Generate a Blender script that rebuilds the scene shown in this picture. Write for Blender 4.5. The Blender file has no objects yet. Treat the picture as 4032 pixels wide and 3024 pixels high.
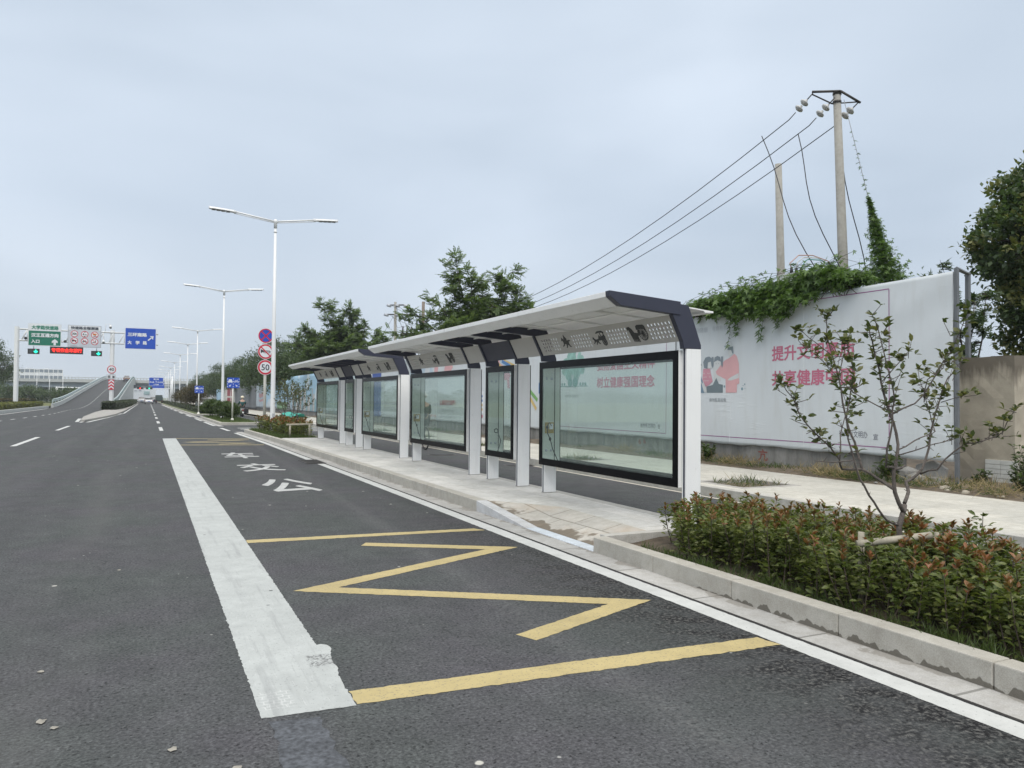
import bpy, math, random
import numpy as np
from mathutils import Vector, Matrix
R = math.radians
random.seed(7)
S = bpy.context.scene
COL = S.collection

# ------------------------------------------------------------------ camera
cam_d = bpy.data.cameras.new('camera')
cam = bpy.data.objects.new('camera', cam_d); COL.objects.link(cam)
YAW, PITCH, ROLL = R(25.313), R(1.24), R(0.48)
f_ = Vector((math.sin(YAW)*math.cos(PITCH), math.cos(YAW)*math.cos(PITCH), math.sin(PITCH)))
r_ = Vector((math.cos(YAW), -math.sin(YAW), 0)); u_ = r_.cross(f_)
r2 = r_*math.cos(ROLL)+u_*math.sin(ROLL); u2 = u_*math.cos(ROLL)-r_*math.sin(ROLL)
cam.matrix_world = Matrix(((r2.x, u2.x, -f_.x, 0), (r2.y, u2.y, -f_.y, 0), (r2.z, u2.z, -f_.z, 1.5), (0, 0, 0, 1)))
cam_d.sensor_width = 36; cam_d.lens = 36*3028/4032
cam_d.clip_start = .05; cam_d.clip_end = 6000
S.camera = cam

# ------------------------------------------------------------------ world, sun, exposure
SUN_EL, SUN_AZ = R(52), R(205)      # azimuth clockwise from +Y: behind and a little left of the camera
w = bpy.data.worlds.new('World'); S.world = w; w.use_nodes = True
nt = w.node_tree; nt.nodes.clear()
def wn(t, **k):
    n = nt.nodes.new(t)
    for a, b in k.items(): setattr(n, a, b)
    return n
def wl(a, b): nt.links.new(a, b)
out = wn('ShaderNodeOutputWorld')
sky = wn('ShaderNodeTexSky', sky_type='NISHITA', sun_disc=False)
sky.sun_elevation = SUN_EL; sky.sun_rotation = SUN_AZ; sky.air_density = 1.0; sky.dust_density = 3.0
bg1 = wn('ShaderNodeBackground'); bg1.inputs[1].default_value = .06
wl(sky.outputs[0], bg1.inputs[0])
tc = wn('ShaderNodeTexCoord'); sep = wn('ShaderNodeSeparateXYZ'); wl(tc.outputs['Generated'], sep.inputs[0])
mp = wn('ShaderNodeMapping'); mp.inputs['Scale'].default_value = (1.0, 1.0, 2.6); wl(tc.outputs['Generated'], mp.inputs[0])
nz = wn('ShaderNodeTexNoise'); nz.inputs['Scale'].default_value = 1.9; nz.inputs['Detail'].default_value = 3; nz.inputs['Roughness'].default_value = .45
nz.inputs['Distortion'].default_value = .35
wl(mp.outputs[0], nz.inputs['Vector'])
cr = wn('ShaderNodeValToRGB'); e = cr.color_ramp.elements
e[0].position = .33; e[0].color = (.455, .527, .622, 1)
e[1].position = .70; e[1].color = (.605, .676, .775, 1)
wl(nz.outputs[0], cr.inputs[0])
# pale band at the horizon, bluer overhead, brighter zenith (an overcast dome)
hr = wn('ShaderNodeValToRGB'); e = hr.color_ramp.elements
e[0].position = 0.0; e[0].color = (.985, .965, .925, 1)
e[1].position = .22; e[1].color = (.95, .965, .97, 1)
x = hr.color_ramp.elements.new(.52); x.color = (1.06, 1.06, 1.05, 1)
wl(sep.outputs[2], hr.inputs[0])
mul = wn('ShaderNodeMix', data_type='RGBA', blend_type='MULTIPLY'); mul.inputs[0].default_value = 1
wl(cr.outputs[0], mul.inputs[6]); wl(hr.outputs[0], mul.inputs[7])
zen = wn('ShaderNodeMapRange'); zen.inputs[1].default_value = .58; zen.inputs[2].default_value = 1.0; zen.inputs[3].default_value = 1.0; zen.inputs[4].default_value = 2.6
wl(sep.outputs[2], zen.inputs[0])
zm = wn('ShaderNodeMapRange'); zm.inputs[1].default_value = .52; zm.inputs[2].default_value = .8; wl(sep.outputs[2], zm.inputs[0])
zc_ = wn('ShaderNodeMix', data_type='RGBA'); wl(zm.outputs[0], zc_.inputs[0]); wl(mul.outputs[2], zc_.inputs[6]); zc_.inputs[7].default_value = (.66, .645, .62, 1)
bg2 = wn('ShaderNodeBackground'); wl(zc_.outputs[2], bg2.inputs[0]); wl(zen.outputs[0], bg2.inputs[1])
mx = wn('ShaderNodeMixShader'); mx.inputs[0].default_value = .92
wl(bg1.outputs[0], mx.inputs[1]); wl(bg2.outputs[0], mx.inputs[2]); wl(mx.outputs[0], out.inputs[0])
sun_d = bpy.data.lights.new('sun', 'SUN'); sun_d.energy = 1.45; sun_d.angle = R(35); sun_d.color = (1, .97, .93)
sun = bpy.data.objects.new('sun', sun_d); COL.objects.link(sun)
sd = Vector((math.sin(SUN_AZ)*math.cos(SUN_EL), math.cos(SUN_AZ)*math.cos(SUN_EL), math.sin(SUN_EL)))
sun.rotation_euler = sd.to_track_quat('Z', 'Y').to_euler()
S.view_settings.view_transform = 'Standard'; S.view_settings.look = 'None'
S.view_settings.exposure = 0.38; S.view_settings.gamma = 1
S.render.engine = 'CYCLES'
S.cycles.max_bounces = 10; S.cycles.transparent_max_bounces = 16; S.cycles.use_denoising = True
S.cycles.volume_bounces = 0

# ------------------------------------------------------------------ materials
def new_mat(name):
    m = bpy.data.materials.new(name); m.use_nodes = True
    t = m.node_tree; b = t.nodes['Principled BSDF']
    return m, t, b
def N(t, ty, **k):
    n = t.nodes.new(ty)
    for a, b in k.items(): setattr(n, a, b)
    return n
def noise(t, vec, scale, detail=4, rough=.55):
    n = N(t, 'ShaderNodeTexNoise'); n.inputs['Scale'].default_value = scale; n.inputs['Detail'].default_value = detail; n.inputs['Roughness'].default_value = rough
    t.links.new(vec, n.inputs['Vector']); return n.outputs[0]
def ramp(t, fac, stops):
    n = N(t, 'ShaderNodeValToRGB'); el = n.color_ramp.elements
    while len(el) < len(stops): el.new(.5)
    for q, (p, c) in zip(el, stops):
        q.position = p; q.color = tuple(c)+(1,) if len(c) == 3 else c
    t.links.new(fac, n.inputs[0]); return n.outputs[0]
def mixc(t, fac, a, b, mode='MIX'):
    n = N(t, 'ShaderNodeMix', data_type='RGBA', blend_type=mode)
    for i, v in ((0, fac), (6, a), (7, b)):
        if hasattr(v, 'default_value') or hasattr(v, 'is_output'): t.links.new(v, n.inputs[i])
        elif i == 0: n.inputs[0].default_value = v
        else: n.inputs[i].default_value = tuple(v)+(1,)
    return n.outputs[2]
def math_(t, op, a, b=None, clamp=False):
    n = N(t, 'ShaderNodeMath', operation=op); n.use_clamp = clamp
    for i, v in ((0, a), (1, b)):
        if v is None: continue
        if hasattr(v, 'is_output'): t.links.new(v, n.inputs[i])
        else: n.inputs[i].default_value = v
    return n.outputs[0]
def mrange(t, v, a, b, c=0., d=1.):
    n = N(t, 'ShaderNodeMapRange'); t.links.new(v, n.inputs[0])
    for i, q in enumerate((a, b, c, d)): n.inputs[i+1].default_value = q
    return n.outputs[0]
def bump(t, b, h, strength=.3, dist=.01):
    n = N(t, 'ShaderNodeBump'); n.inputs['Strength'].default_value = strength; n.inputs['Distance'].default_value = dist
    t.links.new(h, n.inputs['Height']); t.links.new(n.outputs[0], b.inputs['Normal'])
def obvec(t): return N(t, 'ShaderNodeTexCoord').outputs['Object']
MATS = {}
def mat(name, c, rough=.6, var=.12, scale=3., metal=0., bmp=0., bscale=40., spec=.5, fine=0.):
    """painted / plain surface with soft mottling"""
    if name in MATS: return MATS[name]
    m, t, b = new_mat(name); v = obvec(t)
    n1 = noise(t, v, scale, 5); 
    lo = [max(0, q*(1-var)) for q in c]; hi = [min(1, q*(1+var)) for q in c]
    col = ramp(t, n1, [(.3, lo), (.7, hi)])
    if fine:
        n2 = noise(t, v, bscale, 3)
        col = mixc(t, 1., col, ramp(t, n2, [(.3, (1-fine,)*3), (.7, (1+fine,)*3)]), 'MULTIPLY')
    t.links.new(col, b.inputs['Base Color'])
    b.inputs['Roughness'].default_value = rough; b.inputs['Metallic'].default_value = metal
    b.inputs['Specular IOR Level'].default_value = spec
    if bmp: bump(t, b, noise(t, v, bscale, 4), bmp, .01)
    MATS[name] = m; return m
def emit(name, c, s):
    if name in MATS: return MATS[name]
    m, t, b = new_mat(name); b.inputs['Base Color'].default_value = (0, 0, 0, 1)
    b.inputs['Emission Color'].default_value = tuple(c)+(1,); b.inputs['Emission Strength'].default_value = s
    MATS[name] = m; return m
def leafmat(name, cols, rough=.45, trans=.25, nscale=.6):
    if name in MATS: return MATS[name]
    m, t, b = new_mat(name)
    rnd = N(t, 'ShaderNodeNewGeometry').outputs['Random Per Island']
    n1 = noise(t, obvec(t), nscale, 3)
    fac = math_(t, 'ADD', math_(t, 'MULTIPLY', rnd, .6), math_(t, 'MULTIPLY', n1, .5))
    k = len(cols)
    col = ramp(t, fac, [(.15+.7*i/(k-1), c) for i, c in enumerate(cols)])
    t.links.new(col, b.inputs['Base Color']); b.inputs['Roughness'].default_value = rough; b.inputs['Specular IOR Level'].default_value = .4
    tr = N(t, 'ShaderNodeBsdfTranslucent'); t.links.new(mixc(t, 1., col, (1.3, 1.4, .7), 'MULTIPLY'), tr.inputs[0])
    ms = N(t, 'ShaderNodeMixShader'); ms.inputs[0].default_value = trans
    t.links.new(b.outputs[0], ms.inputs[1]); t.links.new(tr.outputs[0], ms.inputs[2])
    t.links.new(ms.outputs[0], t.nodes['Material Output'].inputs[0])
    MATS[name] = m; return m

def m_asphalt():
    m, t, b = new_mat('asphalt'); v = obvec(t)
    s = N(t, 'ShaderNodeSeparateXYZ'); t.links.new(v, s.inputs[0])
    X, Y = s.outputs[0], s.outputs[1]
    big = noise(t, v, .35, 4); mid = noise(t, v, 3.5, 5, .6)
    mpv = N(t, 'ShaderNodeMapping'); mpv.inputs['Scale'].default_value = (1.0, .10, 1); t.links.new(v, mpv.inputs[0])
    streak = noise(t, mpv.outputs[0], 2.2, 4)
    agg = N(t, 'ShaderNodeTexVoronoi'); agg.inputs['Scale'].default_value = 75; t.links.new(v, agg.inputs['Vector'])
    fine = noise(t, v, 60, 4, .7); fine2 = noise(t, v, 24, 3, .6)
    base = ramp(t, math_(t, 'ADD', math_(t, 'MULTIPLY', big, .5), math_(t, 'MULTIPLY', streak, .5)), [(.35, (.060, .0630, .0635)), (.65, (.088, .0910, .092))])
    base = mixc(t, .55, base, ramp(t, mid, [(.3, (.052, .0545, .0545)), (.7, (.090, .0925, .0925))]))
    grain = ramp(t, fine, [(.30, (.35, .35, .36)), (.5, (.95, .95, .96)), (.72, (1.75, 1.75, 1.72))])
    base = mixc(t, .85, base, grain, 'MULTIPLY')
    pit = noise(t, v, 38, 3, .6)
    base = mixc(t, mrange(t, pit, .41, .33), base, (.020, .0205, .021))
    tint = ramp(t, noise(t, v, .8, 3), [(.35, (.97, 1.03, .99)), (.65, (1.03, .98, 1.05))])
    base = mixc(t, 1., base, tint, 'MULTIPLY')
    stones = ramp(t, N_out(agg, 'Color', t), [(.0, (.62, .62, .62)), (1., (1.35, 1.36, 1.38))])
    base = mixc(t, .7, base, stones, 'MULTIPLY')
    # coarse open patches by the kerb: bitumen black between pale stones
    reg = math_(t, 'MULTIPLY', mrange(t, math_(t, 'ADD', X, math_(t, 'MULTIPLY', mid, .9)), 3.0, 3.75), mrange(t, X, 3.72, 3.60), True)
    reg = math_(t, 'MULTIPLY', reg, mrange(t, Y, 13., 5.0), True)
    coarse = noise(t, v, 36, 5, .7)
    pat = ramp(t, coarse, [(.45, (.006, .006, .007)), (.51, (.026, .026, .027)), (.57, (.075, .075, .072)), (.68, (.15, .147, .135))])
    base = mixc(t, math_(t, 'MULTIPLY', reg, math_(t, 'ADD', .45, math_(t, 'MULTIPLY', mrange(t, noise(t, v, 5., 4, .6), .42, .58), .5))), base, pat)
    # worn pale wheel track running through the bay
    d = math_(t, 'ABSOLUTE', math_(t, 'SUBTRACT', X, math_(t, 'ADD', 2.35, math_(t, 'MULTIPLY', math_(t, 'SUBTRACT', Y, 4.), .038))))
    tr = math_(t, 'MULTIPLY', mrange(t, d, .16, .0), mrange(t, fine2, .42, .7), True)
    base = mixc(t, math_(t, 'MULTIPLY', tr, .5), base, (.15, .15, .15))
    # faintly polished wheel lanes and a darker drip line between them
    for cx, wd, amt, cc in ((-.55, .34, .30, (.105, .105, .104)), (-2.35, .34, .30, (.105, .105, .104)), (-1.45, .26, .32, (.034, .035, .036)), (-5.4, .4, .28, (.10, .10, .10)), (-7.0, .4, .28, (.10, .10, .10))):
        dd = math_(t, 'ABSOLUTE', math_(t, 'SUBTRACT', X, math_(t, 'ADD', cx, math_(t, 'MULTIPLY', math_(t, 'SUBTRACT', big, .5), .8))))
        ln = math_(t, 'MULTIPLY', mrange(t, dd, wd, wd*.2), mrange(t, streak, .38, .62), True)
        base = mixc(t, math_(t, 'MULTIPLY', ln, amt), base, cc)
    # hairline cracks
    cv = N(t, 'ShaderNodeTexVoronoi', feature='DISTANCE_TO_EDGE'); cv.inputs['Scale'].default_value = .33
    wv_ = N(t, 'ShaderNodeVectorMath', operation='ADD'); nv = N(t, 'ShaderNodeTexNoise'); nv.inputs['Scale'].default_value = 1.6; nv.inputs['Detail'].default_value = 5; t.links.new(v, nv.inputs['Vector']); t.links.new(v, wv_.inputs[0]); t.links.new(nv.outputs['Color'], wv_.inputs[1]); t.links.new(wv_.outputs[0], cv.inputs['Vector'])
    base = mixc(t, math_(t, 'MULTIPLY', math_(t, 'MULTIPLY', mrange(t, cv.outputs['Distance'], .004, .0015), mrange(t, noise(t, v, .23, 2), .56, .62), True), .7), base, (.018, .018, .018))
    # pale specks of grit
    s2 = N(t, 'ShaderNodeTexVoronoi'); s2.inputs['Scale'].default_value = 6.5; t.links.new(v, s2.inputs['Vector'])
    base = mixc(t, math_(t, 'MULTIPLY', mrange(t, s2.outputs['Distance'], .075, .05), mrange(t, noise(t, v, 1.1, 4, .65), .56, .60), True), base, (.30, .30, .285))
    sp = N(t, 'ShaderNodeTexVoronoi'); sp.inputs['Scale'].default_value = 2.1; sp.inputs['Randomness'].default_value = 1; t.links.new(v, sp.inputs['Vector'])
    base = mixc(t, math_(t, 'MULTIPLY', mrange(t, sp.outputs['Distance'], .050, .036), mrange(t, mid, .49, .53), True), base, (.45, .44, .40))
    t.links.new(base, b.inputs['Base Color']); b.inputs['Roughness'].default_value = .92; b.inputs['Specular IOR Level'].default_value = .22
    hh = math_(t, 'ADD', math_(t, 'MULTIPLY', fine, .6), math_(t, 'MULTIPLY', agg.outputs['Distance'], .9))
    bump(t, b, hh, .55, .005)
    return m
def N_out(n, nm, t):
    g = N(t, 'ShaderNodeRGBToBW'); t.links.new(n.outputs[nm], g.inputs[0]); return g.outputs[0]
def m_paint(name, c, worn):
    m, t, b = new_mat(name); v = obvec(t)
    n1 = noise(t, v, 6, 5, .65); n2 = noise(t, v, 55, 4, .7); n3 = noise(t, v, 1.2, 3)
    lo = [q*.82 for q in c]; hi = [min(.9, q*1.06) for q in c]
    col = ramp(t, math_(t, 'ADD', math_(t, 'MULTIPLY', n1, .6), math_(t, 'MULTIPLY', n3, .4)), [(.32, lo), (.62, hi)])
    spk = mrange(t, n2, worn, worn+.05)
    col = mixc(t, math_(t, 'MULTIPLY', spk, .55), col, (.12, .12, .12))
    t.links.new(col, b.inputs['Base Color']); b.inputs['Roughness'].default_value = .7
    bump(t, b, n2, .2, .003); return m
def m_stone(name, c, brick=None, stain=None, speck=.16, var=.12, mortar=.35, off=.5):
    """granite / concrete slabs; brick=(w,h,gap) lays joints, stain='kerb' adds the damp tide line"""
    m, t, b = new_mat(name); v = obvec(t)
    n1 = noise(t, v, 1.7, 6, .6); n2 = noise(t, v, 140, 3, .6); n3 = noise(t, v, 9, 5, .65)
    col = ramp(t, n1, [(.3, [q*(1-var) for q in c]), (.7, [q*(1+var) for q in c])])
    col = mixc(t, 1., col, ramp(t, n2, [(.3, (1-speck,)*3), (.7, (1+speck,)*3)]), 'MULTIPLY')
    col = mixc(t, 1., col, ramp(t, n3, [(.35, (.88, .87, .85)), (.6, (1.03, 1.03, 1.03))]), 'MULTIPLY')
    h = n2
    if brick:
        bt = N(t, 'ShaderNodeTexBrick'); bt.offset = off
        bt.inputs['Scale'].default_value = 1; bt.inputs['Brick Width'].default_value = brick[0]; bt.inputs['Row Height'].default_value = brick[1]
        bt.inputs['Mortar Size'].default_value = brick[2]; bt.inputs['Mortar Smooth'].default_value = .15
        bt.inputs['Color1'].default_value = (1, 1, 1, 1); bt.inputs['Color2'].default_value = (.84, .85, .86, 1); bt.inputs['Mortar'].default_value = (mortar, mortar, mortar*.97, 1)
        sw = N(t, 'ShaderNodeSeparateXYZ'); t.links.new(v, sw.inputs[0])
        cb = N(t, 'ShaderNodeCombineXYZ'); t.links.new(sw.outputs[1], cb.inputs[0]); t.links.new(sw.outputs[0], cb.inputs[1])
        t.links.new(cb.outputs[0], bt.inputs['Vector'])
        col = mixc(t, .9, col, bt.outputs[0], 'MULTIPLY')
    s = N(t, 'ShaderNodeSeparateXYZ'); t.links.new(v, s.inputs[0])
    if stain == 'kerb':
        mpv = N(t, 'ShaderNodeMapping'); mpv.inputs['Scale'].default_value = (0, 1, 0); t.links.new(v, mpv.inputs[0])
        lv = math_(t, 'ADD', math_(t, 'MULTIPLY', noise(t, mpv.outputs[0], 10, 2, .5), .17), -.053)
        lv = math_(t, 'MULTIPLY', lv, mrange(t, s.outputs[1], 5.4, 4.2))
        wet = math_(t, 'MULTIPLY', mrange(t, math_(t, 'SUBTRACT', lv, s.outputs[2]), 0., .006), mrange(t, s.outputs[1], 5.6, 5.2), True)
        col = mixc(t, math_(t, 'MULTIPLY', wet, .74), col, (.068, .058, .043))
    if stain == 'ramp':
        q = math_(t, 'ADD', noise(t, v, 2.6, 3, .5), mrange(t, s.outputs[0], 4.66, 4.16, -.30, .14))
        wet = mrange(t, q, .50, .54)
        col = mixc(t, math_(t, 'MULTIPLY', wet, .85), col, (.13, .105, .075))
        q2 = mrange(t, noise(t, v, 1.4, 4, .6), .52, .7)
        col = mixc(t, math_(t, 'MULTIPLY', q2, .35), col, (.55, .42, .30))
    if stain == 'gutter':
        q = math_(t, 'ADD', noise(t, v, 3.2, 5, .6), mrange(t, s.outputs[0], 3.80, 4.02, -.22, .12))
        wet = mrange(t, q, .56, .60)
        col = mixc(t, math_(t, 'MULTIPLY', wet, .55), col, (.17, .155, .13))
    if stain == 'wall':
        mpv = N(t, 'ShaderNodeMapping'); mpv.inputs['Scale'].default_value = (2, 2, .35); t.links.new(v, mpv.inputs[0])
        q = noise(t, mpv.outputs[0], 1.6, 6, .65)
        col = mixc(t, math_(t, 'MULTIPLY', mrange(t, q, .42, .68), .75), col, [z*.35 for z in c])
    t.links.new(col, b.inputs['Base Color']); b.inputs['Roughness'].default_value = .8; b.inputs['Specular IOR Level'].default_value = .3
    bump(t, b, h, .25, .004); return m
def m_glass(name, tint, refl):
    m, t, b = new_mat(name); t.nodes.remove(b)
    tr = N(t, 'ShaderNodeBsdfTransparent'); tr.inputs[0].default_value = tuple(tint)+(1,)
    gl = N(t, 'ShaderNodeBsdfGlossy'); gl.inputs['Roughness'].default_value = .02; gl.inputs[0].default_value = (.95, 1, .97, 1)
    lw = N(t, 'ShaderNodeLayerWeight'); lw.inputs[0].default_value = .5
    f = math_(t, 'ADD', math_(t, 'MULTIPLY', math_(t, 'POWER', lw.outputs['Facing'], 4.), refl), .035, True)
    mx = N(t, 'ShaderNodeMixShader'); t.links.new(f, mx.inputs[0]); t.links.new(tr.outputs[0], mx.inputs[1]); t.links.new(gl.outputs[0], mx.inputs[2])
    # dusty film
    df = N(t, 'ShaderNodeBsdfDiffuse'); df.inputs[0].default_value = (.55, .66, .61, 1)
    m2 = N(t, 'ShaderNodeMixShader'); m2.inputs[0].default_value = .05
    t.links.new(mx.outputs[0], m2.inputs[1]); t.links.new(df.outputs[0], m2.inputs[2])
    t.links.new(m2.outputs[0], t.nodes['Material Output'].inputs[0]); return m
ASPH = m_asphalt()
WPAINT = m_paint('white_road_paint', (.40, .42, .41), .60)
WPAINT2 = m_paint('fresh_white_road_paint', (.50, .51, .495), .62)
BAYPAINT = m_paint('worn_bay_paint', (.40, .42, .41), .60)
t = BAYPAINT.node_tree; b = t.nodes['Principled BSDF']; v = obvec(t); col = b.inputs['Base Color'].links[0].from_socket
s_ = N(t, 'ShaderNodeSeparateXYZ'); t.links.new(v, s_.inputs[0]); X_, Y_ = s_.outputs[0], s_.outputs[1]
def win(a, c, x, f=.02): return math_(t, 'MULTIPLY', mrange(t, x, a, a+f), mrange(t, x, c, c-f), True)
mk = math_(t, 'MULTIPLY', win(.84, .995, X_), win(4.38, 4.60, Y_), True)
mk = math_(t, 'MULTIPLY', mk, mrange(t, noise(t, v, 42, 5, .75), .46, .56), True); col = mixc(t, math_(t, 'MULTIPLY', mk, .8), col, (.075, .075, .075))
br = N(t, 'ShaderNodeTexBrick'); br.inputs['Scale'].default_value = 1; br.inputs['Brick Width'].default_value = .05; br.inputs['Row Height'].default_value = .035; br.inputs['Mortar Size'].default_value = .0035; br.inputs['Color1'].default_value = (0, 0, 0, 1); br.inputs['Color2'].default_value = (0, 0, 0, 1); br.inputs['Mortar'].default_value = (1, 1, 1, 1)
wv_ = N(t, 'ShaderNodeVectorMath', operation='ADD'); nv = N(t, 'ShaderNodeTexNoise'); nv.inputs['Scale'].default_value = 18; t.links.new(v, nv.inputs['Vector']); sc_ = N(t, 'ShaderNodeVectorMath', operation='SCALE'); sc_.inputs['Scale'].default_value = .02; t.links.new(nv.outputs['Color'], sc_.inputs[0]); t.links.new(v, wv_.inputs[0]); t.links.new(sc_.outputs[0], wv_.inputs[1]); t.links.new(wv_.outputs[0], br.inputs['Vector'])
mk = math_(t, 'MULTIPLY', math_(t, 'MULTIPLY', win(.515, .69, X_), win(3.86, 4.12, Y_), True), N_out(br, 'Color', t), True); col = mixc(t, math_(t, 'MULTIPLY', mk, .5), col, (.58, .59, .58))
for a_, sc2, lo_, cc, am in ((1.6, (9, .5, 1), .55, (.25, .26, .26), .5), (2.7, (30, 2.5, 1), .60, (.55, .56, .55), .5)):
    mp2 = N(t, 'ShaderNodeMapping'); mp2.inputs['Scale'].default_value = sc2; t.links.new(v, mp2.inputs[0]); col = mixc(t, math_(t, 'MULTIPLY', mrange(t, noise(t, mp2.outputs[0], a_, 5, .6), lo_, lo_+.12), am), col, cc)
ch_ = N(t, 'ShaderNodeTexVoronoi'); ch_.inputs['Scale'].default_value = 7; t.links.new(v, ch_.inputs['Vector'])
col = mixc(t, math_(t, 'MULTIPLY', mrange(t, ch_.outputs['Distance'], .12, .09), mrange(t, noise(t, v, 2.1, 2), .58, .6), True), col, (.06, .06, .06))
t.links.new(col, b.inputs['Base Color'])
YPAINT = m_paint('yellow_road_paint', (.43, .35, .165), .57)
KERB = m_stone('granite_kerb', (.40, .385, .345), stain='kerb')
KERBF = m_stone('granite_edging', (.44, .43, .40))
GUT = m_stone('gutter_concrete', (.40, .395, .38), brick=(1.05, 9., .012), stain='gutter', mortar=.45)
PLAT = m_stone('platform_slabs', (.60, .59, .56), brick=(.6, .3, .006), mortar=.72)
RAMPM = m_stone('ramp_slabs', (.50, .475, .43), brick=(.6, .9, .012), stain='ramp', mortar=.5)
SIDEW = m_stone('pavement_slabs', (.50, .485, .435), brick=(.9, .45, .006), mortar=.75, var=.09)
CONC = m_stone('weathered_concrete', (.27, .265, .25), stain='wall')
CONC2 = m_stone('bridge_concrete', (.47, .49, .48), speck=.05, var=.05)
PILLAR = m_stone('rendered_pillar', (.40, .35, .265), stain='wall')
POLEC = m_stone('concrete_pole', (.33, .32, .29), speck=.1)
WHITE = mat('white_powder_coat', (.86, .86, .845), .42, .03, 2.)
WHITE2 = mat('white_lamp_paint', (.76, .77, .77), .35, .03, 2.)
SOFF = mat('pale_grey_soffit', (.56, .55, .52), .5, .04, 2.)
t = WHITE.node_tree; b = t.nodes['Principled BSDF']; v = obvec(t); col = b.inputs['Base Color'].links[0].from_socket
g_ = noise(t, v, 14, 6, .7); col = mixc(t, math_(t, 'MULTIPLY', mrange(t, g_, .62, .72), .35), col, (.42, .39, .33))
mp2 = N(t, 'ShaderNodeMapping'); mp2.inputs['Scale'].default_value = (9, 9, .5); t.links.new(v, mp2.inputs[0]); col = mixc(t, math_(t, 'MULTIPLY', mrange(t, noise(t, mp2.outputs[0], 2.2, 5, .65), .54, .76), .25), col, (.50, .48, .43))
t.links.new(col, b.inputs['Base Color'])
PANEL = mat('warm_grey_panel', (.50, .485, .45), .5, .03, 3.)
NAVY = mat('navy_steel', (.034, .037, .060), .45, .06, 5., fine=.1, bscale=300.)
BLACK = mat('black_glass_border', (.004, .004, .005), .25, .05, 3., spec=.12)
BLACKM = mat('matt_black', (.02, .02, .021), .6, .1, 8.)
INNER = mat('pale_green_inner_panel', (.56, .60, .54), .5, .05, 2.)
BRONZE = mat('dark_silhouette', (.045, .047, .045), .6, .1, 20.)
GLASS = m_glass('display_glass', (.935, .967, .955), .42)
SOIL = mat('soil', (.085, .065, .045), .95, .4, 5., bmp=.8, bscale=25., fine=.3)
DIRT = mat('dry_verge_dirt', (.125, .10, .072), .95, .35, 3., bmp=.6, bscale=18., fine=.25)
GRASSG = mat('distant_grass', (.075, .095, .035), .95, .35, .7, fine=.3, bscale=9.)
BANNER = mat('white_banner_cloth', (.58, .615, .635), .65, .05, .5)
t = BANNER.node_tree; b = t.nodes['Principled BSDF']; v = obvec(t); col = b.inputs['Base Color'].links[0].from_socket
mp2 = N(t, 'ShaderNodeMapping'); mp2.inputs['Scale'].default_value = (1, 3.2, .55); t.links.new(v, mp2.inputs[0]); col = mixc(t, math_(t, 'MULTIPLY', mrange(t, noise(t, mp2.outputs[0], 1.7, 6, .65), .50, .78), .28), col, (.42, .42, .39))
t.links.new(col, b.inputs['Base Color'])
mp3 = N(t, 'ShaderNodeMapping'); mp3.inputs['Scale'].default_value = (1, 1.3, 7.5); t.links.new(v, mp3.inputs[0]); c1 = noise(t, mp3.outputs[0], 1.5, 3, .5)
bump(t, b, math_(t, 'MULTIPLY', mrange(t, c1, .52, .7), mrange(t, noise(t, v, .9, 2), .50, .68)), .22, .02)
METAL = mat('galvanised_steel', (.38, .39, .40), .4, .1, 6., metal=.6)
DARKMET = mat('dark_steel_section', (.13, .14, .15), .5, .15, 6.)
RUST = mat('rusty_angle_steel', (.05, .047, .045), .6, .3, 8.)
RED = mat('sign_red', (.55, .015, .04), .45, .05)
BLUE = mat('sign_blue', (.012, .075, .46), .4, .04)
GREEN = mat('sign_green', (.008, .16, .10), .4, .04)
SWHITE = mat('sign_white', (.72, .74, .76), .4, .03)
SBLACK = mat('sign_black', (.012, .012, .014), .5, .05)
SGREY = mat('sign_grey', (.40, .42, .45), .5, .04)
BARK = mat('grey_bark', (.115, .098, .086), .85, .3, 14., bmp=.6, bscale=60., fine=.2)
BARK2 = mat('dark_bark', (.06, .05, .04), .9, .3, 6., bmp=.5, bscale=20.)
STAKE = mat('pale_stake_wood', (.36, .33, .26), .8, .15, 12., fine=.15)
RUBBER = mat('rubber', (.018, .018, .019), .8, .1)
PINK = mat('faded_red_print', (.49, .145, .22), .6, .12, 3.)
PURPLE = mat('purple_print', (.28, .10, .24), .6, .08, 3.)
GREYT = mat('grey_print', (.33, .36, .38), .6, .08, 3.)
PORC = mat('glazed_porcelain', (.46, .46, .445), .2, .06, 6.)
WIRE = mat('black_cable', (.022, .022, .025), .5, .05)

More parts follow.
